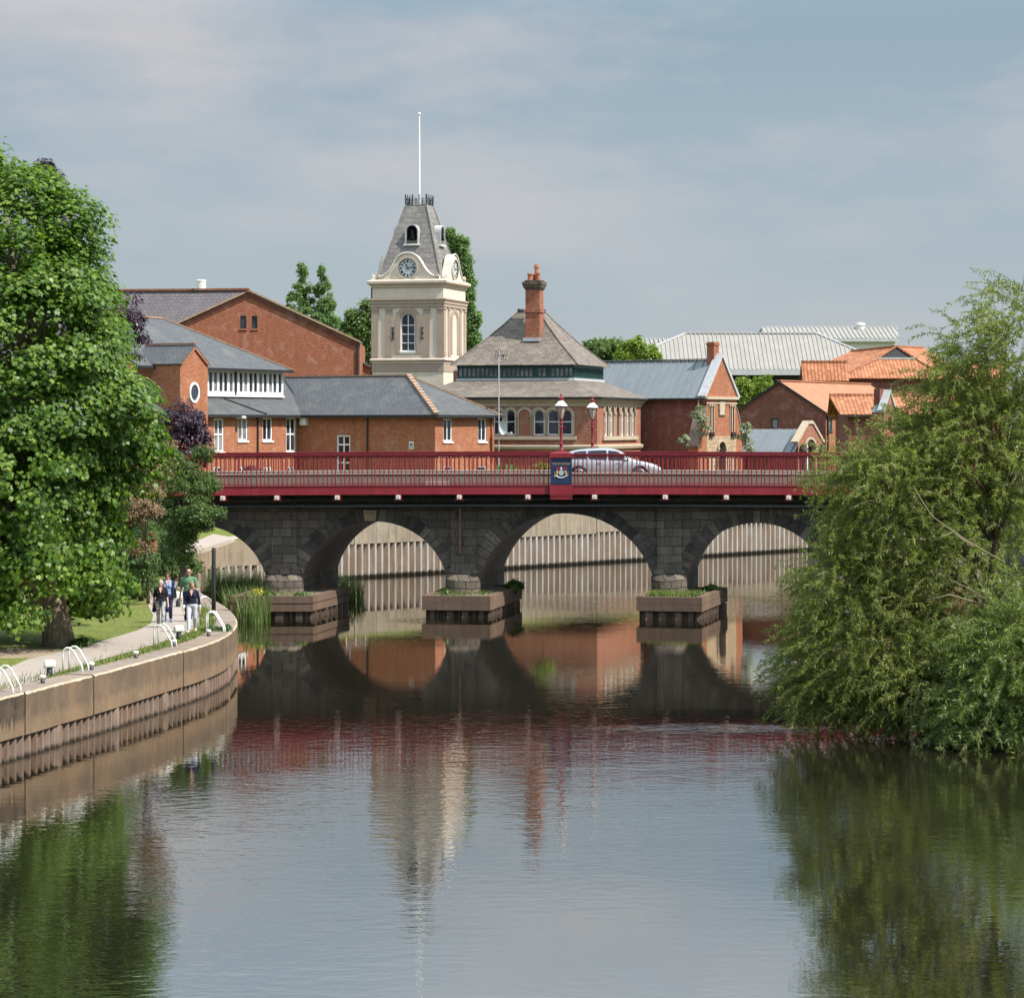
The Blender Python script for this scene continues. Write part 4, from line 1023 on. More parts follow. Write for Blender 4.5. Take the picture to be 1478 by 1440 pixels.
for h_ in sh: arch_mould(Ws, h_[0], h_[2], zb2, zt2 - (h_[2] - h_[0]) / 2, .13, .07, m['stone_trim'], 'arch_moulding', ma)
mb = MB(); Ws.block(mb, ua - .25, zb2 - .26, ub + .25, zb2 - .02, .002, .14); mb.build('sill_course', m['stone_trim'], ma)
def bandr(par, name, mat, prof, k): return band(par, name, mat, prof, k)
bandr(ma, 'string_course', m['stone_trim'], [(0, 6.75), (.12, 6.8), (.16, 6.92), (.16, 7.0), (0, 7.06)], SH)
bandr(ma, 'cornice', m['stone_trim'], [(0, 9.38), (.06, 9.42), (.1, 9.6), (.28, 9.74), (.3, 9.84)], SH)
bandr(ma, 'gutter', m['gutter'], [(.2, 9.84), (.42, 9.84), (.44, 9.96), (.36, 9.97)], SH)
def frustum(par, name, mat, k0, z0, k1, z1, extra=None):
    mb = MB(); prev = None
    for k, z in [(k0, z0)] + (extra or []) + [(k1, z1)]:
        r_ = [V(-k, -k, z), V(k, -k, z), V(k, k, z), V(-k, k, z)]
        if prev:
            for i in range(4): mb.poly(prev[i], prev[(i + 1) % 4], r_[(i + 1) % 4], r_[i])
        else: mb.poly(*r_[::-1])
        prev = r_
    mb.poly(*prev); return mb.build(name, mat, par)
lr = frustum(ma, 'lower_roof', m['slate_brown'], SH + .42, 9.975, 3.78, 11.06)
bandr(ma, 'lead_skirt', m['lead'], [(.12, 11.0), (.10, 11.16), (0, 11.2)], 3.72)
mb = MB(); pn = MB(); dk = MB()
for w_ in sides(3.70):
    w_.face(dk, 11.05, 12.0, [], depth=.1)
    n = 26
    for i in range(n + 1):
        u = w_.L * i / n; w_.block(mb, max(u - .045, 0), 11.2, min(u + .045, w_.L), 11.9, .004, .07)
    w_.block(mb, -.07, 11.17, w_.L + .07, 11.27, .005, .09); w_.block(mb, -.07, 11.82, w_.L + .07, 11.96, .005, .09)
    for i in range(0, n, 1):
        if rnd.random() < .86: pn.poly(*[w_.pt(w_.L * (i + k_) / n + s_, z, .02) for k_, s_, z in ((0, .05, 11.29), (1, -.05, 11.29), (1, -.05, 11.8), (0, .05, 11.8))])
cl_ = mb.build('clerestory_posts', m['green_dark'], ma); dk.build('clerestory_wall', m['green_dark'], ma); pn.build('pane', m['glass_curtain'], cl_)
frustum(ma, 'upper_roof', m['slate_brown'], 4.12, 11.99, .75, 15.35, [(2.5, 13.45), (1.4, 14.6)])
mb = MB()
for sx, sy in ((1, -1), (-1, -1), (1, 1)): mb.tube([V(sx * k, sy * k, z) for k, z in ((4.12, 12.02), (2.5, 13.48), (1.4, 14.63), (.75, 15.38))], .045, 5)
mb.build('hip_flashing', m['slate_brown'], ma)
mb = MB()
for w_ in sides(.72):
    for i in range(6): mb.tube([w_.pt(w_.L * (i + .5) / 6, 15.35, 0), w_.pt(w_.L * (i + .5) / 6, 15.62, 0)], .04, 4)
    mb.bar(w_.pt(0, 15.45, 0), w_.pt(w_.L, 15.45, 0), .04)
mb.build('ridge_cresting', m['black_iron'], ma)
cm = MB(); cx0, cy0 = .75, -2.0; k = .46
cm.box(cx0 - k, cy0 - k, 13.3, cx0 + k, cy0 + k, 16.75); cm.box(cx0 - k - .06, cy0 - k - .06, 15.3, cx0 + k + .06, cy0 + k + .06, 15.5)
ch = cm.build('chimney', m['brick_chim'], ma)
cm = MB()
for o_, z0, z1 in ((.06, 16.75, 16.86), (.13, 16.86, 17.02), (.17, 17.02, 17.22), (.05, 17.22, 17.32)): cm.box(cx0 - k - o_, cy0 - k - o_, z0, cx0 + k + o_, cy0 + k + o_, z1)
cm.build('chimney_cap', m['stone_pier'], ch)
for dx, dy, hh, r_ in ((-.22, -.15, .45, .2), (.12, .1, 1.0, .16), (.3, -.15, .5, .13), (-.15, .22, .4, .18)):
    cm = MB(); cm.lathe([(r_, 17.3), (r_ * .85, 17.3 + hh * .8), (r_ * 1.15, 17.3 + hh * .82), (r_ * 1.1, 17.3 + hh)], 10, (cx0 + dx, cy0 + dy, 0)); cm.build('chimney_pot', m['terracotta'], ch)
cm = MB(); cm.box(cx0 - k - .12, cy0 - k - .14, 13.5, cx0 + k + .05, cy0 - k - .003, 13.72); cm.build('lead_flashing', m['lead'], ch)
# link roof between tower and pavilion
lk = Wall(P(640, 0, 168), P(700, 0, 166))
mb = MB(); a, b = lk.pt(.8, 11.7), lk.pt(3.4, 11.7); a2, b2 = a - lk.n * 3 + V(0, 0, 1.6), b - lk.n * 3 + V(0, 0, 1.6)
li = thing('link_building', 'small stone-slated link between the clock tower and the pyramid-roofed pavilion', 'building', (a.x, a.y, 0))
def relb(mb, name, mat, par, o):
    for v in mb.v: v -= o
    return mb.build(name, mat, par)
def Zr(px, py, d): return CH - (py - HY) * d / F
oo = V(a.x, a.y, 0)
roof_slab(mb, [a, b, b2, a2]); relb(mb, 'roof', m['slate_brown'], li, oo)
mb = MB(); lk.face(mb, GZ, 11.65, [], .8, 3.4)
mb.poly(lk.pt(3.4, GZ), lk.pt(3.4, GZ, -3), lk.pt(3.4, 13, -3), lk.pt(3.4, 11.6)); relb(mb, 'wall', m['brick_old'], li, oo)

# ================================================================ long brick flats with slate roofs
fl = thing('brick_flats', 'orange-red brick flats with grey slate roofs and a white strip of attic windows', 'flats', (-12.76, 158, 0))
FO = V(-12.76, 158, 0)
def FB(mb, name, mat, par=None, smooth=False):
    for v in mb.v: v -= FO
    return mb.build(name, mat, par or fl, smooth)
class RW(Wall):   # wall whose windows are placed relative to the flats' root
    def window(s, par, h, *a, **k):
        f = super().window(par, h, *a, **k)
        for o in [f] + list(f.children):
            o.data.transform(Matrix.Translation(-s.org))
        return f
w1 = RW((-17.33, 150), (-12.76, 158)); w2 = RW((-12.76, 158), (-4.47, 153)); w3 = RW((-4.47, 153), (-1.08, 158.5)); w4 = RW((-1.08, 158.5), (-9.4, 163.6))
for w_ in (w1, w2, w3, w4): w_.org = FO
EZ = 8.86
def hole(w_, x0, y0, x1, y1): return (w_.U(x0), w_.Zp((x0 + x1) / 2, y1), w_.U(x1), w_.Zp((x0 + x1) / 2, y0))
h1 = [hole(w1, 309, 604, 323, 652), hole(w1, 343.5, 603, 357.5, 636), hole(w1, 379, 603, 393, 636), hole(w1, 413, 603, 427, 652)]
lowz = [hole(w1, 344, 673, 356, 692), hole(w1, 381, 673, 392, 692), hole(w1, 415, 673, 425, 692), hole(w1, 309, 673, 320, 692)]
mb = MB(); w1.face(mb, GZ, EZ, h1 + lowz, -8, None)
h2 = [hole(w2, 486, 628, 505.5, 690)]
w2.face(mb, GZ, EZ, []  + h2)
h3 = [hole(w3, 640, 604, 652.5, 637), hole(w3, 690, 604, 702, 637), hole(w3, 641, 672, 652, 690), hole(w3, 690, 672, 702, 690)]
w3.face(mb, GZ, EZ, h3); w4.face(mb, GZ, EZ)
FB(mb, 'wall', m['brick'])
for i, h_ in enumerate(h1): w1.window(fl, h_, m['white'], 2, (.52,) if i in (0, 3) else (), .09, .1, True, m['glass_curtain'] if i in (0, 1) else None, bar=.08)
for h_ in lowz: w1.window(fl, h_, m['white'], 2, (), .09, .1, True, bar=.08)
w2.window(fl, h2[0], m['white'], 2, (.36, .55, .78), .09, .1, False, bar=.09)
for h_ in h3: w3.window(fl, h_, m['white'], 2, (), .08, .1, True, bar=.07)
# quoins of plain brick pier, flues, pipes, box, notice
for w_, px, mt in ((w2, 531, 'gutter'), (w1, 371, 'gutter'), (w1, 431, 'brick'), (w3, 708.5, 'brick')):
    u = w_.U(px); pipe(fl, w_.pt(u, GZ, .07) - FO, w_.pt(u, EZ - .1, .07) - FO, .055, mat=m[mt])
mb = MB(); u = w2.U(441); w2.block(mb, u - .22, 8.25, u + .22, 8.72, .003, .3); FB(mb, 'flue_box', m['white_dirty'])
mb = MB(); u = w2.U(594); zc = w2.Zp(594, 642.5); w2.block(mb, u - .16, zc - .22, u + .16, zc + .22, .003, .04); nt = FB(mb, 'notice', m['white_dirty'])
mb = MB(); w2.block(mb, u - .09, zc - .02, u + .09, zc + .1, .041, .046); w2.block(mb, u - .12, zc - .14, u + .12, zc - .1, .041, .046); FB(mb, 'notice_mark', m['black_iron'], nt)
mb = MB(); u = w1.U(340); zz = w1.Zp(340, 603); mb.tube([w1.pt(u, zz, .02), w1.pt(u + .1, zz + .02, .45)], .05, 6); mb.ellipsoid(w1.pt(u + .1, zz + .02, .5), .16, .16, .09, 8, 5); FB(mb, 'wall_light', m['white_dirty'])
# wing roof: front plane, hip plane, back
zr = 11.22; ov = .35
E0 = w2.pt(0, EZ, ov); E1 = w2.pt(w2.L, EZ, 0) + w2.n * ov + w3.n * ov; E2 = w3.pt(w3.L, EZ, ov) + w4.n * ov; E3 = w4.pt(w4.L + 4, EZ, ov)
midb = (w3.pt(0, 0) + w3.pt(w3.L, 0)) / 2; R1 = midb - w2.u * 4.0 + V(0, 0, zr); R0 = midb - w2.u * 13.6 + V(0, 0, zr)
E0b = E0 - w2.u * 5
mb = MB(); roof_slab(mb, [E0b, E1, R1, R0]); roof_slab(mb, [E1, E2, R1]); roof_slab(mb, [E2, E3, R0, R1]); FB(mb, 'wing_roof', m['slate'])
mb = MB(); ridge(mb, R0, R1, .25, .1)
for i in range(14):
    a, b = R1.lerp(E1, i / 14), R1.lerp(E1, (i + .9) / 14); ridge(mb, a + V(0, 0, .02), b + V(0, 0, .05), .3, .12)
ridge(mb, R1, E2, .22, .08); FB(mb, 'ridge_tiles', m['ridge_tile'])
mb = MB()
for a, b in ((E0, E1), (E1, E2)): mb.bar(a - V(0, 0, .1), b - V(0, 0, .1), .14, .12)
# main wing: long front slope, strip dormer, upper roof
n1_ = w1.n; u1 = w1.u
def mp_(u, z, back): return w1.pt(u, z, -back)
L_ = w1.L + .35
mb2 = MB(); roof_slab(mb2, [mp_(-8, EZ, -.35), mp_(L_ + .0, EZ, -.35), mp_(L_ + 2.6, 11.25, 3.3), mp_(-8, 11.25, 3.3)]); FB(mb2, 'main_roof', m['slate'])
mb.bar(mp_(-8, EZ - .1, -.35), mp_(L_, EZ - .1, -.35), .14, .12); FB(mb, 'gutter', m['gutter'])
# valley and rake lines
mb = MB(); mb.bar(mp_(L_ - .02, EZ + .06, -.33), mp_(L_ + 2.6, 11.25 + .06, 3.3), .1, .05); a = w1.U(355); mb.bar(mp_(w1.U(378), EZ + .06, -.35), mp_(w1.U(338), 10.0, 1.35), .09, .05); FB(mb, 'valley_flashing', m['gutter'])
# strip of attic windows: a white box standing out of the slope
ud = 1.15; wd_ = RW(mp_(-5, 0, ud), mp_(0, 0, ud)); wd_.org = FO
uR = wd_.U(408.5); uL = wd_.U(285); zb_, zt_ = 10.02, wd_.Zp(380, 536.5)
mb = MB(); wd_.block(mb, uL, zb_, uR, zb_ + .2, -1.5, .02); wd_.block(mb, uL, zt_ - .12, uR, zt_, -1.5, .02)
wd_.block(mb, uR - .1, zb_ + .2, uR, zt_ - .12, -1.5, .02)
zs0, zs1 = zb_ + .2, zt_ - .12; n = 17
for i in range(n + 1):
    u = uL + (uR - .1 - uL) * i / n; wd_.block(mb, u - (.075 if i % 2 else .11), zs0, u + (.075 if i % 2 else .11), zs1, -.06, .015)
st_ = FB(mb, 'attic_window_strip', m['white'])
mb = MB(); mb.poly(*[wd_.pt(u, z, -.05) for u, z in ((uL, zs0), (uR, zs0), (uR, zs1), (uL, zs1))]); FB(mb, 'pane', m['glass'], st_)
for i in (3, 6, 9, 12, 14):
    mb = MB(); u = uL + (uR - uL) * (i + .45) / n; mb.poly(*[wd_.pt(u + a, z, -.04) for a, z in ((-.1, zs0), (.14, zs0), (.1, zs1), (-.1, zs1))])
    FB(mb, 'curtain', m['glass_curtain'], st_)
mb = MB(); wd_.block(mb, uL, zb_ - .1, uR + .05, zb_ - .003, -1.0, .1); FB(mb, 'attic_sill', m['white'], st_)
u = wd_.U(339); pipe(fl, wd_.pt(u, zb_, .08) - FO, wd_.pt(u, zt_, .08) - FO, .05)
# upper roof above the strip
EC = wd_.pt(uR + .45, zt_ + .12, .45); EL = wd_.pt(uL - 6, zt_ + .12, .45); k = 5.6
RR = EC - u1 * k - n1_ * k + V(0, 0, 3.05); RL = RR - u1 * 9
mb = MB(); roof_slab(mb, [EL, EC, RR, RL]); roof_slab(mb, [EC, EC - n1_ * 2 * k, RR]); FB(mb, 'upper_roof', m['slate'])
mb = MB(); ridge(mb, RR, EC, .2, .07); ridge(mb, RL, RR, .22, .1); FB(mb, 'ridge_tiles', m['ridge_tile'])
mb = MB(); mb.bar(EL - V(0, 0, .1), EC - V(0, 0, .1), .15, .12); wd_.block(mb, uL, zt_ + .002, uR + .3, zt_ + .08, -1.5, .3); FB(mb, 'gutter', m['gutter'])
# gabled stair bay with oval window
f1 = V(-18.4, 146, 0); bayw = RW(f1, f1 + u1 * 2.56); bayw.org = FO; bl = RW(f1 - n1_ * 3.2, f1); bl.org = FO
sz, pz = 11.72, 12.68
mb = MB(); bayw.face(mb, GZ, sz); bl.face(mb, GZ, sz); mb.poly(bayw.pt(2.56, GZ), bayw.pt(2.56, GZ, -3.2), bayw.pt(2.56, sz, -3.2), bayw.pt(2.56, sz))
mb.poly(bayw.pt(0, sz), bayw.pt(2.56, sz), bayw.pt(1.28, pz)); FB(mb, 'stair_bay', m['brick'])
mb = MB()
for a, b in ((-.12, 1.28), (2.68, 1.28)):
    roof_slab(mb, [bayw.pt(a, sz - .06, .1), bayw.pt(b, pz + .07, .1), bayw.pt(b, pz + .07, -3.4), bayw.pt(a, sz - .06, -3.4)], .07)
FB(mb, 'bay_roof', m['slate'])
mb = MB(); ridge(mb, bayw.pt(1.28, pz + .1, .1), bayw.pt(1.28, pz + .1, -3.4), .2, .08)
for a in (0, 2.56): mb.bar(bayw.pt(a, sz - .1, .06), bayw.pt(1.28, pz - .1, .06), .08, .12)
FB(mb, 'bay_verge', m['brick'])
cu, cz = bayw.U(280), bayw.Zp(280, 566.5); mb = MB(); pts = [(cu + .46 * math.cos(2 * math.pi * i / 28), cz + .58 * math.sin(2 * math.pi * i / 28)) for i in range(28)]
for i in range(28):
    a, b = pts[i], pts[(i + 1) % 28]; sc_ = lambda q, k: (cu + (q[0] - cu) * k, cz + (q[1] - cz) * k)
    mb.prism([bayw.pt(*q, .004) for q in (sc_(a, 1.0), sc_(b, 1.0), sc_(b, .78), sc_(a, .78))], bayw.n * .06)
ovw = FB(mb, 'oval_window', m['white']); mb = MB(); mb.poly(*[bayw.pt(cu + (a - cu) * .8, cz + (b - cz) * .8, .012) for a, b in pts]); FB(mb, 'pane', m['glass'], ovw)

# ================================================================ big gabled brick hall behind the flats
bp_ = V(-18.45, 185, 0); hu = V(.996, .087, 0); hall = thing('brick_hall', 'large brick hall with a broad gable and purple slate roof behind the flats', 'hall', (-18.45, 185, 0))
hw = Wall(bp_ - hu * 8.6, bp_ + hu * 7.75); pk = 17.66; sl = (pk - 14.16) / 7.6
zL, zR = pk - sl * 8.6, pk - sl * 7.75
ex = V(-1, .16, 0) * 16
def HB(mb, name, mat, par=None):
    for v in mb.v: v -= bp_
    return mb.build(name, mat, par or hall)
hs = [hole(hw, 346.8, 456, 355.4, 474.5), hole(hw, 363.4, 456, 371.6, 474.5)]
mb = MB(); hw.face(mb, GZ, 14.1, [], 0, 8.6); zmid = 14.1
um = 8.6
# gable face above with the two slit windows
zcut = hs[0][3] + .25; uL_, uR_ = hs[0][0] - .4, hs[1][2] + .4
hw.face(mb, 14.1, zcut, hs, uL_, uR_)
roofz = lambda u: pk - sl * abs(u - um)
mb.poly(hw.pt(0, 13.95), hw.pt(uL_, 14.1), hw.pt(uL_, roofz(uL_)), hw.pt(0, roofz(0)))
mb.poly(hw.pt(uR_, 14.1), hw.pt(hw.L, 14.1), hw.pt(hw.L, roofz(hw.L)), hw.pt(uR_, roofz(uR_)))
mb.poly(hw.pt(uL_, zcut), hw.pt(uR_, zcut), hw.pt(uR_, roofz(uR_)), hw.pt(um, pk), hw.pt(uL_, roofz(uL_)))
hw.face(mb, GZ, 14.1, [], 8.6, hw.L)
mb.poly(hw.pt(hw.L, GZ), hw.pt(hw.L, GZ) + V(-.3, 12, 0), hw.pt(hw.L, zR) + V(-.3, 12, 0), hw.pt(hw.L, zR)); HB(mb, 'wall', m['brick_wing'])
for h_ in hs:
    f = hw.window(hall, h_, m['black_iron'], 1, (), .06, .12, True, sillmat=m['brick'])
    for o in [f] + list(f.children): o.data.transform(Matrix.Translation(-bp_))
mb = MB(); o_ = V(0, -.2, 0)
roof_slab(mb, [hw.pt(um, pk + .1, .2), hw.pt(-.4, zL - .05, .2), hw.pt(-.4, zL - .05, .2) + ex, hw.pt(um, pk + .1, .2) + ex], .14)
roof_slab(mb, [hw.pt(um, pk + .1, .2), hw.pt(hw.L + .2, zR + .02, .2), hw.pt(hw.L + .2, zR + .02, .2) + V(-9, 12, 0), hw.pt(um, pk + .1, .2) + V(-9, 12, 0)], .14); HB(mb, 'roof', m['slate_purple'])
mb = MB(); ridge(mb, hw.pt(um, pk + .12, .2), hw.pt(um, pk + .12, .2) + ex, .35, .14); HB(mb, 'ridge_tiles', m['brick_wing'])
mb = MB()
for a in (0, hw.L):
    for k_, (dz, of) in enumerate(((.32, .06), (.16, .12))):
        mb.bar(hw.pt(a, roofz(a) - dz, of / 2), hw.pt(um, pk - dz, of / 2), of, .15)
HB(mb, 'brick_verge', m['brick_dark'])
mb = MB()
for a in (0, hw.L): mb.bar(hw.pt(a, roofz(a) + .06, .2), hw.pt(um, pk + .06, .2), .1, .12)
HB(mb, 'verge_edge', m['ridge_tile'])
mb = MB(); c = hw.pt(um, 0) + ex.normalized() * 3.5
mb.box(c.x - .6, c.y - .3, pk + .02, c.x + .6, c.y + .3, pk + .22); cowl = HB(mb, 'vent_base', m['gutter'])
mb = MB(); mb.lathe([(.33, pk + .225), (.33, pk + .72), (.36, pk + .74), (.36, pk + .8), (.3, pk + .84)], 16, (c.x, c.y, 0)); HB(mb, 'roof_vent', m['white_dirty'], cowl)
pipe(hall, hw.pt(hw.L - .15, GZ, .1) - bp_, hw.pt(hw.L - .15, zR, .1) - bp_, .08)
mb = MB(); c = P(518, 560, 192); c.z = 0
lt = thing('brick_outbuilding', 'low brick outbuilding with sloping roof between the big hall and the clock tower', 'outbuilding', (c.x, c.y, 0))
lw = Wall((0, 0), (3.2, .3)); z1, z2 = Zr(518, 524, 192), Zr(540, 537, 192); mb = MB(); mb.prism([lw.pt(-1, GZ), lw.pt(3.2, GZ), lw.pt(3.2, z2 - .7), lw.pt(-1, z1 + .5)], V(0, 5, 0)); mb.build('wall', m['brick_wing'], lt)
mb = MB(); roof_slab(mb, [lw.pt(-1.1, z1 + .65, .2), lw.pt(3.4, z2 - .6, .2), lw.pt(3.4, z2 - .6, -5), lw.pt(-1.1, z1 + .65, -5)], .12); mb.build('roof', m['slate_purple'], lt)

# ================================================================ gabled brick hall with standing-seam roof
AR_ = R(-36.87)
def gable_hall(name, label, cat, corner, rot, Ls, Wd, eave, peak, roofm, wallm):
    """front-right corner at corner; long side faces local -Y and runs to -X; gable faces local +X"""
    t = thing(name, label, cat, (corner.x, corner.y, 0), rot)
    side = Wall((-Ls, 0), (0, 0)); gab = Wall((0, 0), (0, Wd))
    return t, side, gab
c = V(12.53, 169.5, 0)
an, sd_, gb = gable_hall('chapel_like_hall', 'brick hall with grey seamed metal roof and tall pointed gable with stone copings', 'hall', c, AR_, 5, 3.6, 0, 0, 0, 0)
ez, pz = 10.05, 12.62; Wd = 3.6
mb = MB(); Wall((-11, 0), (0, 0)).face(mb, GZ, ez)
mb.build('side_wall', m['brick_dark'], an)
mb = MB(); Wall((-11, 0), (0, 0)).block(mb, 0, 9.42, 11, 9.5, .003, .04); Wall((-11, 0), (0, 0)).block(mb, 0, 9.8, 11, 10.0, .003, .07); mb.build('brick_band', m['brick_dark'], an)
rq = [V(-11, -.3, ez - .05), V(-.35, -.3, ez - .05), V(-.35, Wd / 2, pz - .1), V(-11, Wd / 2, pz - .1)]
mb = MB(); roof_slab(mb, rq, .08); roof_slab(mb, [V(-11, Wd + .3, ez), V(-.35, Wd + .3, ez), V(-.35, Wd / 2, pz - .1), V(-11, Wd / 2, pz - .1)], .08); rf = mb.build('metal_roof', m['metal_roof'], an)
mb = MB(); ribs(mb, rq, V(0, -1, -1), .62, .05, .06); ridge(mb, V(-11, Wd / 2, pz - .08), V(-.35, Wd / 2, pz - .08), .25, .06); mb.build('seams', m['metal_roof'], rf)
mb = MB(); mb.bar(V(-11, -.36, ez - .1), V(-.3, -.36, ez - .1), .12, .12); mb.build('gutter', m['gutter'], an)
pipe(an, V(-.55, -.1, GZ), V(-.55, -.1, ez), .05, mat=m['white_dirty'])
# gable front
gh = [(.34, 7.85, .52, 9.65, 1.0), (.62, 7.85, .80, 9.65, 1.0), (2.8, 7.85, 2.98, 9.65, 1.0), (3.08, 7.85, 3.26, 9.65, 1.0)]
door = (1.38, GZ + .2, 2.22, 7.2, 1.0)
mb = MB(); gb.face(mb, 7.55, ez, gh, depth=.2); mb.poly(gb.pt(-.1, ez), gb.pt(Wd + .1, ez), gb.pt(Wd / 2, pz)); mb.build('gable_wall', m['brick'], an)
mb = MB(); gb.face(mb, GZ, 7.55, [door], depth=.4); mb.build('stone_base', m['stone_buff'], an)
mb = MB(); gb.block(mb, door[0], GZ, door[2], door[3], -.42, -.4); mb.build('doorway', m['blackboard'], an)
for h_ in gh:
    arch_mould(gb, h_[0], h_[2], h_[1], h_[3] - .09, .05, .05, m['stone_trim'], 'lancet_moulding', an)
    mb = MB(); gb.block(mb, h_[0], h_[1], h_[2], h_[3], -.2, -.19); mb.build('lancet_pane', m['glass'], an)
arch_mould(gb, door[0], door[2], GZ, door[3] - .42, .12, .08, m['stone_trim'], 'door_moulding', an)
for u in (.38, 3.0):
    mb = MB()
    for k in range(2): gb.block(mb, u - .08 + .24 * k, 7.5, u + .1 + .24 * k, 7.8, .003, .16)
    mb.build('iron_corbel', m['black_iron'], an)
mb = MB(); gb.block(mb, 1.42, 8.85, 2.18, 9.85, .003, .05); pq = mb.build('plaque_frame', m['stone_pier'], an); mb = MB(); gb.block(mb, 1.5, 8.93, 2.1, 9.77, .051, .07); mb.build('plaque', m['stone_trim'], pq)
mb = MB(); gb.block(mb, -.12, ez - .12, Wd + .12, ez + .06, -.1, .14); gb.block(mb, -.06, 9.98 - .34, Wd + .06, 9.98 - .26, .002, .06); mb.build('string_course', m['stone_trim'], an)
mb = MB()
for a in (-.22, Wd + .22):
    q0, q1 = gb.pt(a, ez - .02, -.45), gb.pt(Wd / 2, pz + .14, -.45)
    mb.prism([gb.pt(a, ez - .06, .1), gb.pt(Wd / 2, pz + .08, .1), gb.pt(Wd / 2, pz + .3, .1), gb.pt(a - (.1 if a < 0 else -.1), ez + .1, .1)], -gb.n * .62)
mb.build('gable_coping', m['lead'], an)
mb = MB(); mb.box(-.95, Wd / 2 - .3, pz - .9, -.4, Wd / 2 + .3, pz + 1.05); mb.box(-1.0, Wd / 2 - .35, pz + .85, -.35, Wd / 2 + .35, pz + .97); mb.build('chimney', m['brick_chim'], an)
# raking buttresses either side of the gable
for a, b in ((-.02, -1.0), (Wd + .02, Wd + .75)):
    s_ = 1 if b > a else -1
    pts = [gb.pt(a, GZ), gb.pt(b, GZ), gb.pt(b, 6.9), gb.pt(a + s_ * .28, 8.55), gb.pt(a, 9.3)]
    mb = MB(); mb.prism(pts, -gb.n * .75); bt = mb.build('buttress', m['brick'], an)
    mb = MB(); mb.prism([gb.pt(b + s_ * .08, 6.85, .05), gb.pt(a + s_ * .3, 8.6, .05), gb.pt(a, 9.35, .05), gb.pt(a, 9.5, .05), gb.pt(a + s_ * .36, 8.72, .05), gb.pt(b + s_ * .12, 7.0, .05)], -gb.n * .85); mb.build('buttress_coping', m['concrete_top'], bt)

# ================================================================ corrugated warehouse
wh = thing('warehouse', 'long pale warehouse with ribbed hipped metal roof on the skyline', 'warehouse', (P(1080, 0, 252).x, 252, 0))
WO = V(P(1080, 0, 252).x, 252, 0)
def WB(mb, name, mat, par=None):
    for v in mb.v: v -= WO
    return mb.build(name, mat, par or wh)
zr_, ze = Zr(1, 481, 256), Zr(1, 533, 250)
rl_, rr_ = P(990, 481, 256), P(1178, 481, 256); el, er = P(868, 533, 250), P(1300, 533, 250); bl_, brr = V(el.x, 266, ze), V(er.x, 266, ze)
front = [el, er, rr_, rl_]
mb = MB(); roof_slab(mb, front, .1); roof_slab(mb, [er, brr, rr_], .1); roof_slab(mb, [el, bl_, rl_], .1); roof_slab(mb, [bl_, brr, rr_, rl_], .1); rf = WB(mb, 'roof', m['corrugated'])
for q_, dn in ((front, V(0, -1, -1)), ([er, brr, rr_], V(1, 0, -1)), ([el, bl_, rl_], V(-1, 0, -1))): mb = MB(); ribs(mb, q_, dn, .42, .15, .075); WB(mb, 'roof_ribs', m['corrugated'], rf)
mb = MB(); ridge(mb, rl_, rr_, .5, .14); ridge(mb, rr_, er, .3, .12); ridge(mb, rl_, el, .3, .12); WB(mb, 'ridge_capping', m['lead'])
mb = MB(); mb.box(el.x, 249.85, ze - .55, er.x, 249.99, ze + .0); WB(mb, 'fascia', m['lead'])
mb = MB(); mb.box(el.x + .5, 250.6, GZ, er.x - .5, 265, ze - .3); WB(mb, 'wall', m['blackboard'])
hb = thing('upper_warehouse', 'white-walled hall with ribbed roof rising behind the long warehouse', 'warehouse', (P(1200, 0, 292).x, 292, 0))
WO = V(P(1200, 0, 292).x, 292, 0)
a0_, a1_ = P(1100, 472, 296), P(1295, 472, 296); b0_, b1_ = P(1098, 488.5, 290), P(1297, 488.5, 290)
mb = MB(); roof_slab(mb, [b0_, b1_, a1_, a0_], .1); roof_slab(mb, [V(b0_.x, 302, b0_.z), V(b1_.x, 302, b1_.z), a1_, a0_], .1); rf = WB(mb, 'roof', m['corrugated'], hb)
mb = MB(); ribs(mb, [b0_, b1_, a1_, a0_], V(0, -1, -1), .5, .18, .1); WB(mb, 'roof_ribs', m['corrugated'], rf)
mb = MB(); ridge(mb, a0_, a1_, .4, .14); mb.box(b0_.x, 289.8, b0_.z - .35, b1_.x, 289.98, b0_.z - .02); WB(mb, 'fascia', m['lead'], hb)
mb = MB(); mb.prism([V(b0_.x + .3, 290.4, GZ), V(b1_.x - .3, 290.4, GZ), V(b1_.x - .3, 290.4, b0_.z - .1), V(b0_.x + .3, 290.4, b0_.z - .1)], V(0, 11, 0))
WB(mb, 'wall', m['white_dirty'], hb)
mb = MB(); mb.prism([V(b1_.x - .29, 290.4, b0_.z - .1), V(b1_.x - .29, 301.6, b0_.z - .1), V(b1_.x - .29, 296, a0_.z - .1)], V(-.2, 0, 0)); WB(mb, 'gable_end', m['white_dirty'], hb)
mb = MB(); c = P(1242, 472, 295); mb.lathe([(.45, c.z - .3), (.45, c.z + .15), (.55, c.z + .2), (.5, c.z + .4), (.2, c.z + .5)], 12, (c.x, c.y, 0)); WB(mb, 'roof_vent', m['white_dirty'], hb)
sb_ = thing('long_low_shed', 'low ribbed metal roof just showing left of the long warehouse', 'shed', (P(960, 0, 300).x, 300, 0)); WO = V(P(960, 0, 300).x, 300, 0)
a0_, a1_ = P(930, 490, 304), P(985, 488.5, 304); b0_, b1_ = P(915, 503, 298), P(990, 503, 298)
mb = MB(); roof_slab(mb, [b0_, b1_, a1_, a0_], .1); rf = WB(mb, 'roof', m['corrugated'], sb_); mb = MB(); ribs(mb, [b0_, b1_, a1_, a0_], V(0, -1, -1), .5, .18, .1); WB(mb, 'roof_ribs', m['corrugated'], rf)
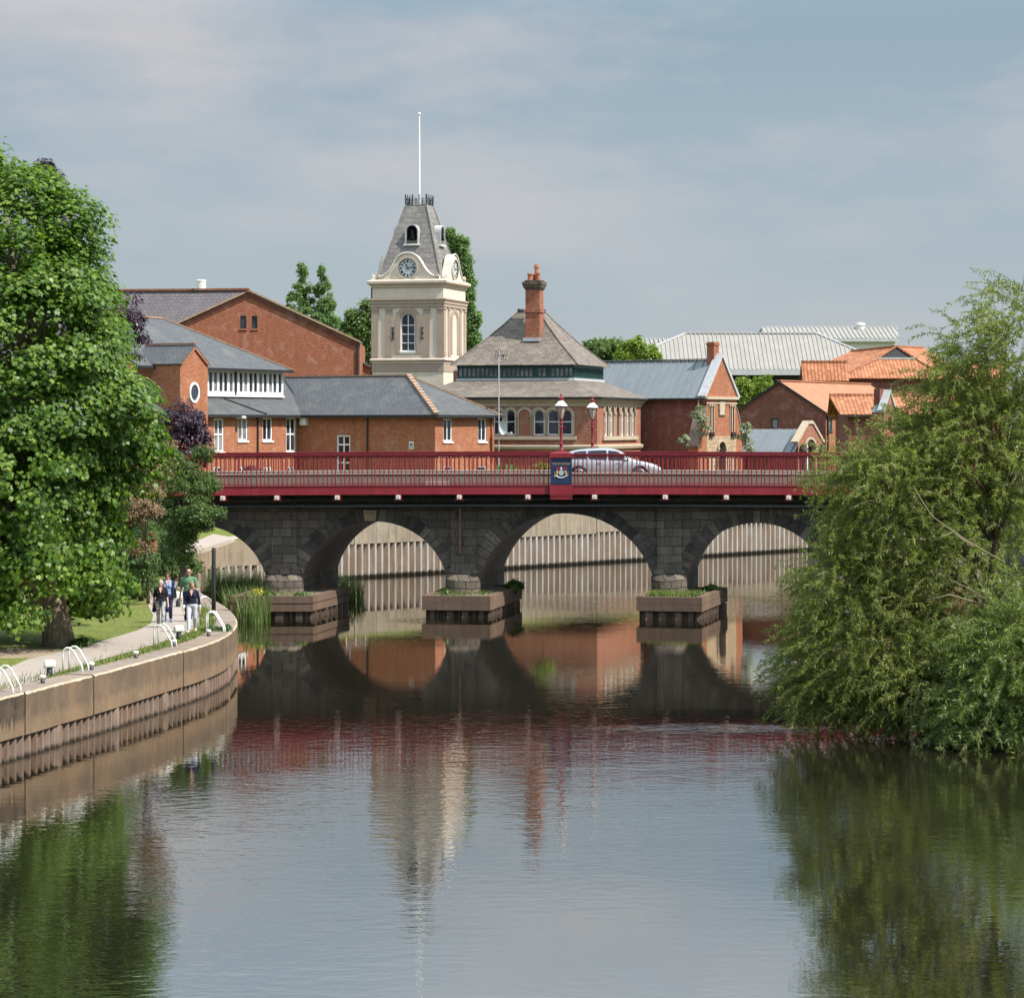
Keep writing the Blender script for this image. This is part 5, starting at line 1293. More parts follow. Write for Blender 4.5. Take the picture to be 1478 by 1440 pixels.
mb = MB(); mb.box(b0_.x + .3, 298.4, GZ, b1_.x - .3, 306, b0_.z - .1); WB(mb, 'wall', m['white_dirty'], sb_)

# ================================================================ orange-roofed houses
def OB(mb, name, mat, par, o):
    for v in mb.v: v -= o
    return mb.build(name, mat, par)
gc = V(23.6, 198, 0); oh = thing('orange_roofed_house', 'plum brick house with smooth orange tiled roof and a wide shaded gable', 'house', gc)
gl = Wall(gc + V(-.866, .5, 0) * 7.6, gc); sdw = Wall(gc, gc + V(.5, .866, 0) * 18)
ez_, pz_ = 9.14, 11.5
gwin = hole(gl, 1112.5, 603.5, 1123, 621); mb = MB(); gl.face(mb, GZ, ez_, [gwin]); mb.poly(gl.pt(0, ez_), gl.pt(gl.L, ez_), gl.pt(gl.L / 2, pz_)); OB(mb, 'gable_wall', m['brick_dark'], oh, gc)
f = gl.window(oh, gwin, m['green_dark'], 1, (), .1, .1, True, m['glass_curtain'], m['green_dark'])
for o in [f] + list(f.children): o.data.transform(Matrix.Translation(-gc))
sw = [hole(sdw, 1195.5, 604, 1201, 622.5), hole(sdw, 1207.5, 604, 1213, 622.5)]
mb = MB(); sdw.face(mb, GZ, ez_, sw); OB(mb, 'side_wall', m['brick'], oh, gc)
for h_ in sw:
    f = sdw.window(oh, h_, m['green_dark'], 1, (), .16, .1, True, m['glass_curtain'], m['green_dark'])
    for o in [f] + list(f.children): o.data.transform(Matrix.Translation(-gc))
pipe(oh, sdw.pt(.25, GZ, .08) - gc, sdw.pt(.25, ez_, .08) - gc, .07)
mb = MB(); e = sdw.u * 18
for a in (-.3, gl.L + .3):
    roof_slab(mb, [gl.pt(a, ez_ - .1, .15), gl.pt(gl.L / 2, pz_ + .12, .15), gl.pt(gl.L / 2, pz_ + .12, .15) + e, gl.pt(a, ez_ - .1, .15) + e], .12)
OB(mb, 'roof', m['plaintile'], oh, gc)
mb = MB(); ridge(mb, gl.pt(gl.L / 2, pz_ + .14, .15), gl.pt(gl.L / 2, pz_ + .14, .15) + e, .3, .1); OB(mb, 'ridge_tiles', m['plaintile'], oh, gc)
mb = MB()
for a in (-.3, gl.L + .3): mb.bar(gl.pt(a, ez_ - .12, .1), gl.pt(gl.L / 2, pz_ + .04, .1), .1, .16)
OB(mb, 'verge', m['gutter'], oh, gc)
# lower pantiled range in front of it, mostly behind the willow
c = P(1224, 0, 189); c.z = 0; lo = thing('pantiled_range', 'low brick range with wavy orange pantiles beside the willow', 'house', c)
w_ = Wall((0, 0), (8.2, -.2)); z0_, z1_ = Zr(1, 597, 189), Zr(1, 571, 193)
mb = MB(); w_.face(mb, GZ, z0_ - .05); mb.prism([V(0, 0, GZ), V(0, 0, z0_ - .1), V(0, 3.7, z1_ - .12), V(0, 7.3, z0_ - .1), V(0, 7.3, GZ)], V(.2, 0, 0)); mb.build('wall', m['brick_dark'], lo)
mb = MB(); roof_slab(mb, [V(-.6, -.35, z0_ - .05), V(8.4, -.5, z0_ - .05), V(8.4, 3.6, z1_), V(-.9, 3.7, z1_)], .12); roof_slab(mb, [V(-.6, 7.5, z0_), V(8.4, 7.5, z0_), V(8.4, 3.6, z1_), V(-.9, 3.7, z1_)], .12); mb.build('roof', m['pantile'], lo)
mb = MB(); ridge(mb, V(-.9, 3.7, z1_ + .05), V(8.4, 3.6, z1_ + .05), .28, .14); mb.build('ridge_tiles', m['pantile'], lo)
mb = MB(); mb.bar(V(-.6, -.4, z0_ - .16), V(8.4, -.55, z0_ - .16), .12, .12); mb.build('gutter', m['gutter'], lo)
# hipped orange house with dark gablet, further back
c = P(1213, 0, 222); c.z = 0; gh_ = thing('gablet_house', 'pantiled house with a dark triangular gablet above its hipped front', 'house', c)
w_ = Wall((0, 0), (8.6, .4)); ez2 = Zr(1, 545, 222); zg = Zr(1, 518, 224); zp = Zr(1, 501, 226)
mb = MB(); w_.face(mb, GZ, ez2); mb.poly((0, 0, GZ), (0, 0, ez2), (0, 7, ez2), (0, 7, GZ)); mb.build('wall', m['brick_dark'], gh_)
up = lambda px, py, d: P(px, py, d) - c
A_, B_, C_, D_ = V(-.5, -.4, ez2 - .05), V(9.0, 0, ez2 - .05), up(1322, 518, 224.5), up(1266, 518, 224.5)
mb = MB(); roof_slab(mb, [A_, B_, C_, D_], .12)
pk_ = up(1294, 500, 225); rbk = pk_ + V(3.4, 7, .1); rlk = pk_ + V(-3.2, 5, -.25)
roof_slab(mb, [B_, B_ + V(4, 9, 0), rbk, pk_, C_], .1)
mb.poly(A_, D_, pk_, rlk, A_ + V(-2, 7, .6)); mb.build('roof', m['pantile'], gh_)
mb = MB(); mb.poly(D_ + V(0, .03, .03), C_ + V(0, .03, .03), pk_ + V(0, .02, 0)); mb.build('gablet', m['blackboard'], gh_)
mb = MB(); mb.bar(D_ + V(0, -.05, .05), C_ + V(0, -.05, .05), .12, .14); mb.build('gablet_sill', m['lead'], gh_)
mb = MB()
for a, b in ((A_, D_), (D_, pk_), (pk_, C_), (C_, B_), (pk_, rbk), (pk_, rlk)): ridge(mb, a, b, .26, .12)
mb.build('ridge_tiles', m['pantile'], gh_)
c = P(1186, 0, 221); c.z = 0
for nm, lab, x0, x1, d in (('pantiled_wing', 'pantiled side wing with its own small gable at the left of the gablet house', 1184, 1213, 220.5), ('pantiled_outhouse', 'smallest pantiled outhouse, farthest left of the orange roofs', 1161, 1182, 218.5)):
    c = P(x0, 0, d); c.z = 0; t = thing(nm, lab, 'outbuilding', c)
    a, b = V(0, 0, 0), P(x1, 0, d) - c; b.z = 0; z0_, z1_ = Zr(1, 547, d), Zr(1, 524, d)
    mb = MB(); mb.prism([V(0, 0, GZ), V(0, 0, z0_), V(0, 1.1, z1_), V(0, 2.2, z0_), V(0, 2.2, GZ)], V(b.x + .6, 0, 0)); mb.build('wall', m['brick_dark'], t)
    mb = MB(); roof_slab(mb, [V(-.15, -.25, z0_ - .15), V(b.x + .7, -.25, z0_ - .15), V(b.x + .7, 1.1, z1_ + .12), V(-.15, 1.1, z1_ + .12)], .1); roof_slab(mb, [V(-.15, 2.4, z0_), V(b.x + .7, 2.4, z0_), V(b.x + .7, 1.1, z1_ + .12), V(-.15, 1.1, z1_ + .12)], .1); mb.build('roof', m['pantile'], t)
    mb = MB(); ridge(mb, V(-.15, 1.1, z1_ + .16), V(b.x + .7, 1.1, z1_ + .16), .25, .12); mb.build('ridge_tiles', m['pantile'], t)
c = P(1345, 0, 226); c.z = 0; t = thing('pantiled_barn', 'pantiled roof glimpsed through the top of the willow', 'house', c); z0_, z1_ = Zr(1, 546, 226), Zr(1, 524, 230)
mb = MB(); mb.box(.3, .4, GZ, 6.5, 6, z0_ - .1); mb.build('wall', m['brick_dark'], t)
mb = MB(); roof_slab(mb, [V(0, 0, z0_), V(7, 0, z0_), V(6.6, 3.4, z1_), V(.6, 3.4, z1_)], .12); roof_slab(mb, [V(0, 6.8, z0_), V(7, 6.8, z0_), V(6.6, 3.4, z1_), V(.6, 3.4, z1_)], .12); mb.build('roof', m['pantile'], t)
# small arched-gable lodge with metal roof
c = P(1152, 0, 171); c.z = 0; lg = thing('arched_lodge', 'small lodge with grey metal roof and round-arched stone-coped brick gable', 'lodge', c, AR_)
Wd = 3.1; ez = 6.9; pz = 8.35; gb = Wall((0, 0), (0, Wd))
rq = [V(-7, -.2, 6.35), V(-.25, -.2, 6.35), V(-.25, Wd / 2, pz - .35), V(-7, Wd / 2, pz - .35)]
mb = MB(); roof_slab(mb, rq, .08); roof_slab(mb, [V(-7, Wd + .2, 6.35), V(-.25, Wd + .2, 6.35), V(-.25, Wd / 2, pz - .35), V(-7, Wd / 2, pz - .35)], .08); rf = mb.build('metal_roof', m['metal_roof'], lg)
mb = MB(); ribs(mb, rq, V(0, -1, -1), .6, .05, .06); mb.build('seams', m['metal_roof'], rf)
mb = MB(); Wall((-7, 0), (0, 0)).face(mb, GZ, 6.3); mb.build('side_wall', m['brick_dark'], lg)
ah = (.95, GZ + .2, 2.15, 7.35, 1.0); mb = MB(); gb.face(mb, GZ, 7.4, [ah], depth=.3); mb.poly(gb.pt(0, 7.4), gb.pt(Wd, 7.4), gb.pt(Wd / 2 + .25, pz), gb.pt(Wd / 2 - .25, pz)); mb.build('gable_wall', m['brick_old'], lg)
arch_mould(gb, ah[0], ah[2], GZ, ah[3] - .6, .16, .07, m['stone_trim'], 'arch_moulding', lg); arch_mould(gb, ah[0] - .22, ah[2] + .22, GZ, ah[3] - .6, .12, .05, m['brick'], 'brick_arch', lg)
mb = MB(); gb.block(mb, ah[0], GZ, ah[2], ah[3], -.32, -.3); mb.build('doorway', m['glass'], lg)
mb = MB(); gb.block(mb, 1.5, GZ, 1.6, 7.3, -.29, -.2); gb.block(mb, ah[0], 6.3, ah[2], 6.4, -.29, -.2); mb.build('door_frame', m['white'], lg)
mb = MB()
for s_, a, b in ((1, -.1, Wd / 2 - .28), (-1, Wd + .1, Wd / 2 + .28)): mb.prism([gb.pt(a, 7.1, .08), gb.pt(b, pz, .08), gb.pt(b, pz + .2, .08), gb.pt(a - s_ * .15, 7.2, .08)], -gb.n * .5)
mb.prism([gb.pt(Wd / 2 - .3, pz, .082), gb.pt(Wd / 2 + .3, pz, .082), gb.pt(Wd / 2 + .22, pz + .22, .082), gb.pt(Wd / 2 - .22, pz + .22, .082)], -gb.n * .5); mb.build('gable_coping', m['stone_trim'], lg)
for u in (.35, Wd - .35):
    mb = MB(); mb.lathe([(.17, GZ), (.17, 6.55), (.26, 6.6), (.26, 6.75), (.2, 6.85), (.2, 7.0)], 10, tuple(gb.pt(u, 0, .25))); mb.build('gable_column', m['stone_pier'], lg)
# second pointed gable, half lost in the willow
c = P(1276, 0, 172); c.z = 0; tg = thing('gabled_turret', 'narrow brick turret with pale coped gable half hidden by the willow', 'turret', c, AR_); Wd = 1.5; gb = Wall((0, 0), (0, Wd)); ez, pz = 9.1, 10.35
mb = MB(); gb.face(mb, GZ, ez, [(.55, 8.0, .95, 8.8, 1.0)]); mb.poly(gb.pt(0, ez), gb.pt(Wd, ez), gb.pt(Wd / 2, pz)); Wall((-.9, 0), (0, 0)).face(mb, GZ, ez); mb.build('wall', m['brick_old'], tg)
mb = MB()
for s_, a in ((1, -.1), (-1, Wd + .1)): mb.prism([gb.pt(a, ez - .05, .08), gb.pt(Wd / 2, pz + .05, .08), gb.pt(Wd / 2, pz + .25, .08), gb.pt(a - s_ * .1, ez + .12, .08)], -gb.n * .5)
mb.build('gable_coping', m['lead'], tg)
mb = MB(); mb.box(-.9, .25, ez - 1, -.45, .85, pz + .3); mb.build('chimney', m['brick_dark'], tg)
mb = MB(); roof_slab(mb, [V(-.9, -.1, ez), V(-.4, -.1, ez), V(-.4, Wd / 2, pz), V(-.9, Wd / 2, pz)], .08); roof_slab(mb, [V(-.9, Wd + .1, ez), V(-.4, Wd + .1, ez), V(-.4, Wd / 2, pz), V(-.9, Wd / 2, pz)], .08); mb.build('roof', m['metal_roof'], tg)

# aerial mast with dish beside the flats
c = P(720, 0, 158); mst = thing('aerial_mast', 'thin mast carrying a television aerial and a grey satellite dish', 'aerial', (c.x, c.y, 0)); d = 158
zt_ = Zr(720, 507, d); zl = Zr(720, 642, d)
mb = MB(); mb.tube([V(0, 0, GZ), V(0, 0, zt_)], .04, 6); mb.build('mast', m['lead'], mst)
mb = MB(); z = Zr(1, 513, d); mb.tube([V(-.25, -.1, z), V(.5, .1, z)], .018, 4)
for i in range(6): x = -.2 + i * .13; mb.tube([V(x - .05, x * .3, z - .25), V(x + .06, x * .3, z + .3)], .014, 4)
mb.box(.18, -.05, z - .08, .32, .05, z + .04); mb.build('aerial', m['black_iron'], mst)
mb = MB(); zc = Zr(1, 617, d)
ring = []
for k, (r_, y) in enumerate(((.02, .0), (.22, -.03), (.36, -.09), (.44, -.15))): ring.append([V(.17 + r_ * .55 * math.cos(2 * math.pi * i / 18) - y * .6, y - .1, zc + r_ * math.sin(2 * math.pi * i / 18)) for i in range(18)])
for a, b in zip(ring, ring[1:]):
    for i in range(18): mb.poly(a[i], a[(i + 1) % 18], b[(i + 1) % 18], b[i])
mb.tube([V(.15, -.1, zc - .4), V(.75, -.45, zc - .32)], .025, 5); mb.box(.68, -.5, zc - .38, .82, -.4, zc - .26); mb.build('satellite_dish', m['dish_grey'], mst, smooth=False)
# ================================================================ quay furniture
def hoop(px, py, label):
    p = G(px, py, 1.6); i = min(range(len(fine)), key=lambda k: (fine[k] - V(p.x, p.y, 0)).length); n = fn[i]; u = V(-n.y, n.x, 0)
    t = thing('ladder_handrail', label, 'handrail', p, 0, 'white ladder handrails along the quay')
    for s_ in (-.23, .23):
        o = u * s_; mb = MB()
        pts = [o - n * .27 + V(0, 0, -.02), o - n * .27 + V(0, 0, .5), o - n * .25 + V(0, 0, .6), o - n * .17 + V(0, 0, .67), o - n * .07 + V(0, 0, .67), o + n * .02 + V(0, 0, .6), o + n * .26 + V(0, 0, .2), o + n * .28 + V(0, 0, .12), o + n * .28 + V(0, 0, -.04)]
        mb.tube(pts, .026, 8); mb.build('hoop_tube', m['white_dirty'], t, smooth=True)
        for q_ in (-.27, .28):
            mb = MB(); mb.lathe([(.06, -.02), (.06, .015)], 8, tuple(o + n * q_)); mb.build('foot_plate', m['steel_rust'], t)
    return t
hoop(9, 1001, 'white hooped ladder handrail nearest the camera, cut by the picture edge')
hoop(109, 970, 'white hooped ladder handrail between the second white-capped post and a black bollard')
hoop(238, 934, 'white hooped ladder handrail in front of the woman in black')
hoop(311, 913, 'white hooped ladder handrail standing in weeds where the quay bends')
hoop(300, 889, 'white hooped ladder handrail farthest along the quay beside the dark pole')
b0 = None
for px, py, lab in ((61.5, 987, 'small black bollard with white cap, nearest the camera below the first white post'), (132, 968, 'small black bollard with white cap just right of the second ladder handrail'), (196, 951, 'small black bollard with white cap midway between two ladder handrails'), (251, 934, 'small black bollard with white cap at the foot of the third ladder handrail'), (301, 919, 'small black bollard with white cap among the weeds at the quay bend')):
    p = G(px, py, 1.6)
    if b0 is None:
        b0 = thing('bollard', lab, 'bollard', p, 0, 'small black and white bollards along the quay edge')
        mb = MB(); mb.box(-.13, -.1, -.02, .13, .1, .02); mb.build('base_plate', m['black_iron'], b0)
        mb = MB(); mb.lathe([(.07, .02), (.055, .05), (.055, .13)], 10); mb.build('stem', m['black_iron'], b0, True)
        mb = MB(); mb.lathe([(.056, .13), (.075, .16), (.085, .18), (.085, .215), (.06, .235)], 10); mb.build('cap', m['white_dirty'], b0, True)
    else: dup(b0, p, None, lab)
w0 = None
for px, py, lab in ((71.5, 975, 'white-capped service post on the near verge behind the first black bollard'), (258, 922, 'white-capped service post on the verge behind the third ladder handrail'), (257, 876, 'white-capped service post on the path between the woman in black and the woman in navy'), (229, 872, 'white-capped service post by the hedge, behind the woman in black')):
    p = G(px, py, 1.6)
    if w0 is None:
        w0 = thing('service_post', lab, 'post', p, .3, 'white-capped posts along the towpath')
        mb = MB(); mb.lathe([(.1, -.02), (.085, .05), (.07, .3)], 10); mb.build('stem', m['black_iron'], w0, True)
        mb = MB(); mb.box(-.15, -.12, .22, .15, .12, .42); hd = mb.build('cap', m['white_dirty'], w0)
        bv = hd.modifiers.new('b', 'BEVEL'); bv.width = .055; bv.segments = 3
        mb = MB(); mb.box(-.152, -.08, .18, -.1, .08, .26); mb.build('socket_flap', m['dish_grey'], w0)
    else:
        o = dup(w0, p, None, lab)
        if px in (257, 229): o.scale = (1, 1, 1.35)
p = G(308.5, 890, 1.6)
t = thing('mooring_pole', 'tall dark round pole at the bend of the quay in front of the reeds', 'pole', p)
mb = MB(); mb.lathe([(.075, -.1), (.07, 2.36), (.05, 2.4)], 10); mb.build('shaft', m['black_iron'], t, True)
for z in (1.72, 2.25):
    mb = MB(); mb.lathe([(.08, z), (.085, z + .02), (.08, z + .06)], 10); mb.build('collar', m['steel_dark'], t)
p = G(214, 870.5, 1.62)
t = thing('lifebuoy_stand', 'orange-red lifebuoy housing on a post beside the hedge and towpath', 'lifebuoy', p, R(68)); z0 = CH - (806 - HY) * p.y / F - 1.62
s_ = p.y / F; top = CH - (768 - HY) * p.y / F - 1.62
mb = MB(); mb.box(-.05, -.05, -.05, .05, .05, top - .1); mb.build('post', m['timber'], t)
mb = MB(); mb.torus((0, -.12, top - .42), .3, .075, 'y', 20, 8); mb.build('lifebuoy', m['orange_plastic'], t, True)
mb = MB(); mb.box(-.4, -.06, top - .85, .4, .02, top); mb.build('back_board', m['orange_plastic'], t)

# ================================================================ silver car on the bridge
sc_ = 121.0; xr, xf = (834 - CX) * sc_ / F, (921 - CX) * sc_ / F
car = thing('parked_car', 'silver hatchback heading right on the bridge behind the red railing', 'car', ((xr + xf) / 2, sc_ - .8, 5.605 + camb(4)))
car.name = 'silver_car'
def car_paint():
    t = NT('silver_car_paint'); t.bsdf((.45, .46, .475), .28, .5, .55, **{'Coat_Weight': .6, 'Coat_Roughness': .05}); return t.m
m['carpaint'] = car_paint(); m['rubber'] = M_plain('tyre_rubber', (.018, .018, .019), .8, .3); m['alloy'] = M_plain('alloy_rim', (.5, .5, .52), .35, .5, .6)
wb = (xf - xr) / 2
# stations: x, sill z, belt z, roof z, half width at belt, half width at roof
st = [(-wb - .82, .48, .72, .86, .62, .52), (-wb - .76, .36, .95, 1.12, .78, .60), (-wb - .45, .25, 1.0, 1.36, .86, .62), (-wb + .1, .2, 1.0, 1.47, .89, .65), (-wb + .9, .18, .97, 1.52, .90, .66), (-.1, .18, .95, 1.53, .90, .66), (.35, .18, .94, 1.47, .90, .65), (.75, .18, .93, 1.27, .90, .62), (1.05, .19, .925, 1.02, .89, .72), (wb - .1, .2, .90, .95, .89, .74), (wb + .45, .22, .80, .86, .86, .70), (wb + .8, .3, .68, .74, .76, .62), (wb + .96, .4, .58, .63, .60, .5)]
def sect(s_):
    x, zl, zb_, zr_, w_, wr = s_
    half = [(w_ * .80, zl), (w_ * .96, zl + .06), (w_, zl + (zb_ - zl) * .45), (w_ * .985, zl + (zb_ - zl) * .8), (w_ * .95, zb_), (wr + (w_ * .95 - wr) * .35, zb_ + (zr_ - zb_) * .7), (wr * .92, zr_ - (zr_ - zb_) * .07), (wr * .6, zr_)]
    return [V(x, -y, z) for y, z in half] + [V(x, y, z) for y, z in half[::-1]]
mb = MB(); prev = None
for s_ in st:
    r_ = sect(s_); n = len(r_)
    if prev is not None: o = len(mb.v); mb.add(prev + r_, [[i, (i + 1) % n, n + (i + 1) % n, n + i] for i in range(n)])
    else: mb.poly(*r_)
    prev = r_
mb.poly(*prev[::-1])
body = mb.build('body', m['carpaint'], car, True)
wd = body.modifiers.new('w', 'WELD'); wd.merge_threshold = .001
sb = body.modifiers.new('s', 'SUBSURF'); sb.levels = 2; sb.render_levels = 2
def at(x):
    for a, b in zip(st, st[1:]):
        if a[0] <= x <= b[0]: k = (x - a[0]) / (b[0] - a[0]); return tuple(p + (q - p) * k for p, q in zip(a, b))
    return st[-1]
for s_ in (-1, 1):
    for xa, xb, xc, xd in ((-wb - .35, -wb + .38, -wb + .34, -wb - .2), (-wb + .46, -.12, -.12, -wb + .42), (-.04, .93, .42, -.04)):
        mb = MB(); lo = []; hi = []
        for k in range(6):
            x = xa + (xb - xa) * k / 5; S_ = at(x); lo.append(V(x, s_ * (S_[4] * .95 + .003), S_[2] + .02))
            x = xd + (xc - xd) * k / 5; S_ = at(x); f_ = .80; lo_y = S_[4] * .95; hi.append(V(x, s_ * (S_[5] + (lo_y - S_[5]) * .25 + .012), S_[2] + (S_[3] - S_[2]) * f_))
        for k in range(5): mb.poly(*([lo[k], lo[k + 1], hi[k + 1], hi[k]][::-s_] if s_ > 0 else [lo[k], lo[k + 1], hi[k + 1], hi[k]]))
        mb.build('side_window', m['glass'], car)
    for x in (-wb, wb):
        mb = MB(); q = [(0, .02), (.18, .02), (.2, .0), (.2, -.0)]
        tl = MB(); tl.lathe([(.21, -.09), (.30, -.1), (.325, -.07), (.325, .07), (.30, .1), (.21, .09)], 24); rx = Matrix.Rotation(R(90), 3, 'X')
        c = V(x, s_ * .82, .325); mb.add([rx @ p + c for p in tl.v], tl.f); wh_ = mb.build('wheel', m['rubber'], car, True)
        mb = MB(); tl = MB(); tl.lathe([(.0, -.03), (.06, -.03), (.06, .03), (.0, .03)], 12); mb.add([rx @ p + c + V(0, s_ * .07, 0) for p in tl.v], tl.f)
        for k in range(5):
            g = 2 * math.pi * k / 5 + .3
            for dg in (-.11, .11): mb.bar(c + V(.04 * math.cos(g), s_ * .085, .04 * math.sin(g)), c + V(.225 * math.cos(g + dg), s_ * .085, .225 * math.sin(g + dg)), .045, .03)
        mb.torus(tuple(c + V(0, s_ * .08, 0)), .222, .02, 'y', 24, 6); mb.build('rim', m['alloy'], wh_)
        mb = MB(); mb.torus(tuple(V(x, s_ * .868, .34)), .365, .035, 'y', 16, 6, R(-12), R(192)); mb.poly(*[V(x + .36 * math.cos(R(-12 + 204 * k / 16)), s_ * .872, .34 + .36 * math.sin(R(-12 + 204 * k / 16))) for k in range(17)]); mb.build('wheel_arch', m['rubber'], car)
    mb = MB(); mb.ellipsoid((wb + .62, s_ * .66, .70), .2, .1, .07, 10, 6); mb.build('headlight', m['glass_curtain'], car, True)
    mb = MB(); mb.ellipsoid((.72, s_ * .98, 1.0), .09, .1, .065, 8, 6); mb.build('door_mirror', m['carpaint'], car, True)
    for x in (-.45, .5 - .1):
        mb = MB(); mb.bar(V(x - .1, s_ * .905, .84), V(x + .1, s_ * .905, .84), .03, .03); mb.build('door_handle', m['carpaint'], car)
    mb = MB(); mb.bar(V(-wb + .45, s_ * .88, .27), V(wb - .45, s_ * .88, .27), .05, .1); mb.build('sill_trim', m['rubber'], car)

# ================================================================ people on the towpath
skin = M_plain('skin', (.50, .29, .21), .55, .35, var=.08); skin2 = M_plain('tanned_skin', (.42, .24, .17), .55, .35, var=.08)
def cloth(name, col, var=.12, scale=9): return M_plain(name, col, .9, .2, var=var, scale=scale, bump=None)
def patterned():
    t = NT('grey_patterned_cloth'); o = t.obj(); c = t.ramp(t.noise(o, 17, 3, .7), (.42, (.10, .11, .12)), (.5, (.32, .33, .33)), (.62, (.55, .55, .53))); t.bsdf(c, .9, .2); return t.m
def remesh(o, vox, sm=4):
    r_ = o.modifiers.new('r', 'REMESH'); r_.mode = 'VOXEL'; r_.voxel_size = vox; r_.use_smooth_shade = True
    s_ = o.modifiers.new('s', 'SMOOTH'); s_.factor = .5; s_.iterations = sm
def person(label, base, h, rot, stride, top, bottom, hair, sk, sleeve=1.0, female=True, bald=False, glasses=False, extras=(), arm=(.0, .0), headturn=0.0, fat=1.0, bottom_len=1.0, shoes=(.6, .58, .55), vneck=False, hairlen=.0):
    t = thing('person', label, 'person', base, rot, 'people walking on the towpath'); k = h / 1.65; t.scale = (k, k, k)
    J = {}; sw = .165 if female else .195; hw_ = .095
    for s_, n in ((-1, 'L'), (1, 'R')):
        f = stride * (1 if s_ > 0 else -1)      # forward foot sign
        J['hip' + n] = V(s_ * hw_, 0, .87); J['knee' + n] = V(s_ * .09, -.07 - .13 * f, .48 if f < 0 else .49); J['ank' + n] = V(s_ * .08, -.30 * f + (.04 if f < 0 else 0), .09 if f > 0 else .13)
        J['toe' + n] = J['ank' + n] + V(s_ * .03, -.17, -.055 if f > 0 else -.095)
        J['sh' + n] = V(s_ * sw, 0.01, 1.325); a = arm[0 if s_ < 0 else 1] - .5 * f
        J['elb' + n] = J['sh' + n] + V(s_ * .065, .03 - a * -.12, -.27); J['wri' + n] = J['elb' + n] + V(s_ * .03, -.07 + a * .16, -.23)
    b = MB()
    for s_, n in ((-1, 'L'), (1, 'R')):
        b.capsule(J['hip' + n], J['knee' + n], .082 * fat, .056); b.capsule(J['knee' + n], J['knee' + n].lerp(J['ank' + n], .35), .053, .054); b.capsule(J['knee' + n].lerp(J['ank' + n], .35), J['ank' + n], .054, .036)
        b.capsule(J['ank' + n] + V(0, .03, -.035), J['toe' + n], .036, .03)
        b.capsule(V(s_ * .07, 0, 1.36), J['sh' + n], .06, .056); b.capsule(J['sh' + n], J['elb' + n], .05 * fat, .038); b.capsule(J['elb' + n], J['wri' + n], .037, .025)
        w_ = J['wri' + n]; d = (w_ - J['elb' + n]).normalized(); kn = w_ + d * .085
        b.capsule(w_, kn, .024, .03); side = V(0, 1, 0)
        for i, (q, ln) in enumerate(((-.03, .066), (-.01, .078), (.011, .072), (.031, .055))):   # four curled fingers
            r0 = kn + side * q; r1 = r0 + d * ln * .55 + V(-s_ * .006, 0, 0); r2 = r1 + d * ln * .45 + V(-s_ * .022, 0, 0); b.capsule(r0, r1, .0095, .009, 6, 2); b.capsule(r1, r2, .009, .0075, 6, 2)
        b.capsule(w_ + d * .03 + V(0, -.022, 0), w_ + d * .075 + V(-s_ * .012, -.05, 0), .012, .010, 6, 2); b.capsule(w_ + d * .075 + V(-s_ * .012, -.05, 0), w_ + d * .105 + V(-s_ * .02, -.055, 0), .010, .009, 6, 2)
    b.ellipsoid((0, 0, .92), .165 * fat, .115 * fat, .12); b.ellipsoid((0, 0, 1.06), .135 * fat, .10 * fat, .16); b.ellipsoid((0, 0, 1.24), .16 * (1.0 if female else 1.12), .11, .17)
    if female:
        for s_ in (-1, 1): b.ellipsoid((s_ * .075, -.075, 1.21), .065, .06, .065)
    b.capsule(V(0, .015, 1.36), V(0, -.005, 1.46), .056, .05)
    hc = V(0, -.02, 1.545); Rm = Matrix.Rotation(headturn, 3, 'Z')
    H_ = lambda x, y, z: hc + Rm @ V(x, y, z)
    hd = MB(); hd.ellipsoid((0, 0, .02), .076, .094, .10); hd.ellipsoid((0, -.02, -.055), .056, .064, .062); hd.capsule(V(0, -.09, .01), V(0, -.107, -.02), .010, .015, 6, 2)
    for s_ in (-1, 1): hd.ellipsoid((s_ * .078, .005, -.005), .012, .022, .032, 8, 6)
    b.add([hc + Rm @ p for p in hd.v], hd.f)
    bo = b.build('body', sk, t); remesh(bo, .0075, 3)
    for s_ in (-1, 1):
        e = MB(); e.ellipsoid(H_(s_ * .032, -.087, .012), .013, .008, .008, 8, 5); e.build('eye', m['black_iron'], t)
    e = MB(); e.ellipsoid(H_(0, -.088, -.055), .024, .008, .008, 8, 5); e.build('mouth', cloth('lips', (.36, .13, .11)), t)
    # clothing shells
    c = MB(); g = 1.13
    c.ellipsoid((0, 0, 1.24), .178 * (1 if female else 1.12), .128, .18); c.ellipsoid((0, 0, 1.08), .155 * fat, .125 * fat, .17); c.ellipsoid((0, 0, .97), .172 * fat, .13 * fat, .11)
    if female:
        for s_ in (-1, 1): c.ellipsoid((s_ * .075, -.08, 1.21), .072, .066, .072)
    for s_, n in ((-1, 'L'), (1, 'R')):
        c.capsule(V(s_ * .06, .01, 1.365), J['sh' + n], .07, .069); L_ = sleeve
        if L_ <= .6: c.capsule(J['sh' + n], J['sh' + n].lerp(J['elb' + n], L_ * 1.6), .069 * fat, .064)
        else: c.capsule(J['sh' + n], J['elb' + n], .063 * fat, .05); c.capsule(J['elb' + n], J['elb' + n].lerp(J['wri' + n], (L_ - .5) * 1.8), .05, .042)
    tp_ = c.build('top', top, t); remesh(tp_, .012, 5)
    if vneck:
        c = MB(); c.prism([V(-.062, -.118, 1.375), V(0, -.165, 1.21), V(.062, -.118, 1.375), V(.03, -.085, 1.42), V(-.03, -.085, 1.42)], V(0, .03, 0)); c.build('neckline', sk, tp_)
    c = MB(); c.ellipsoid((0, .0, .90), .178 * fat, .13 * fat, .115)
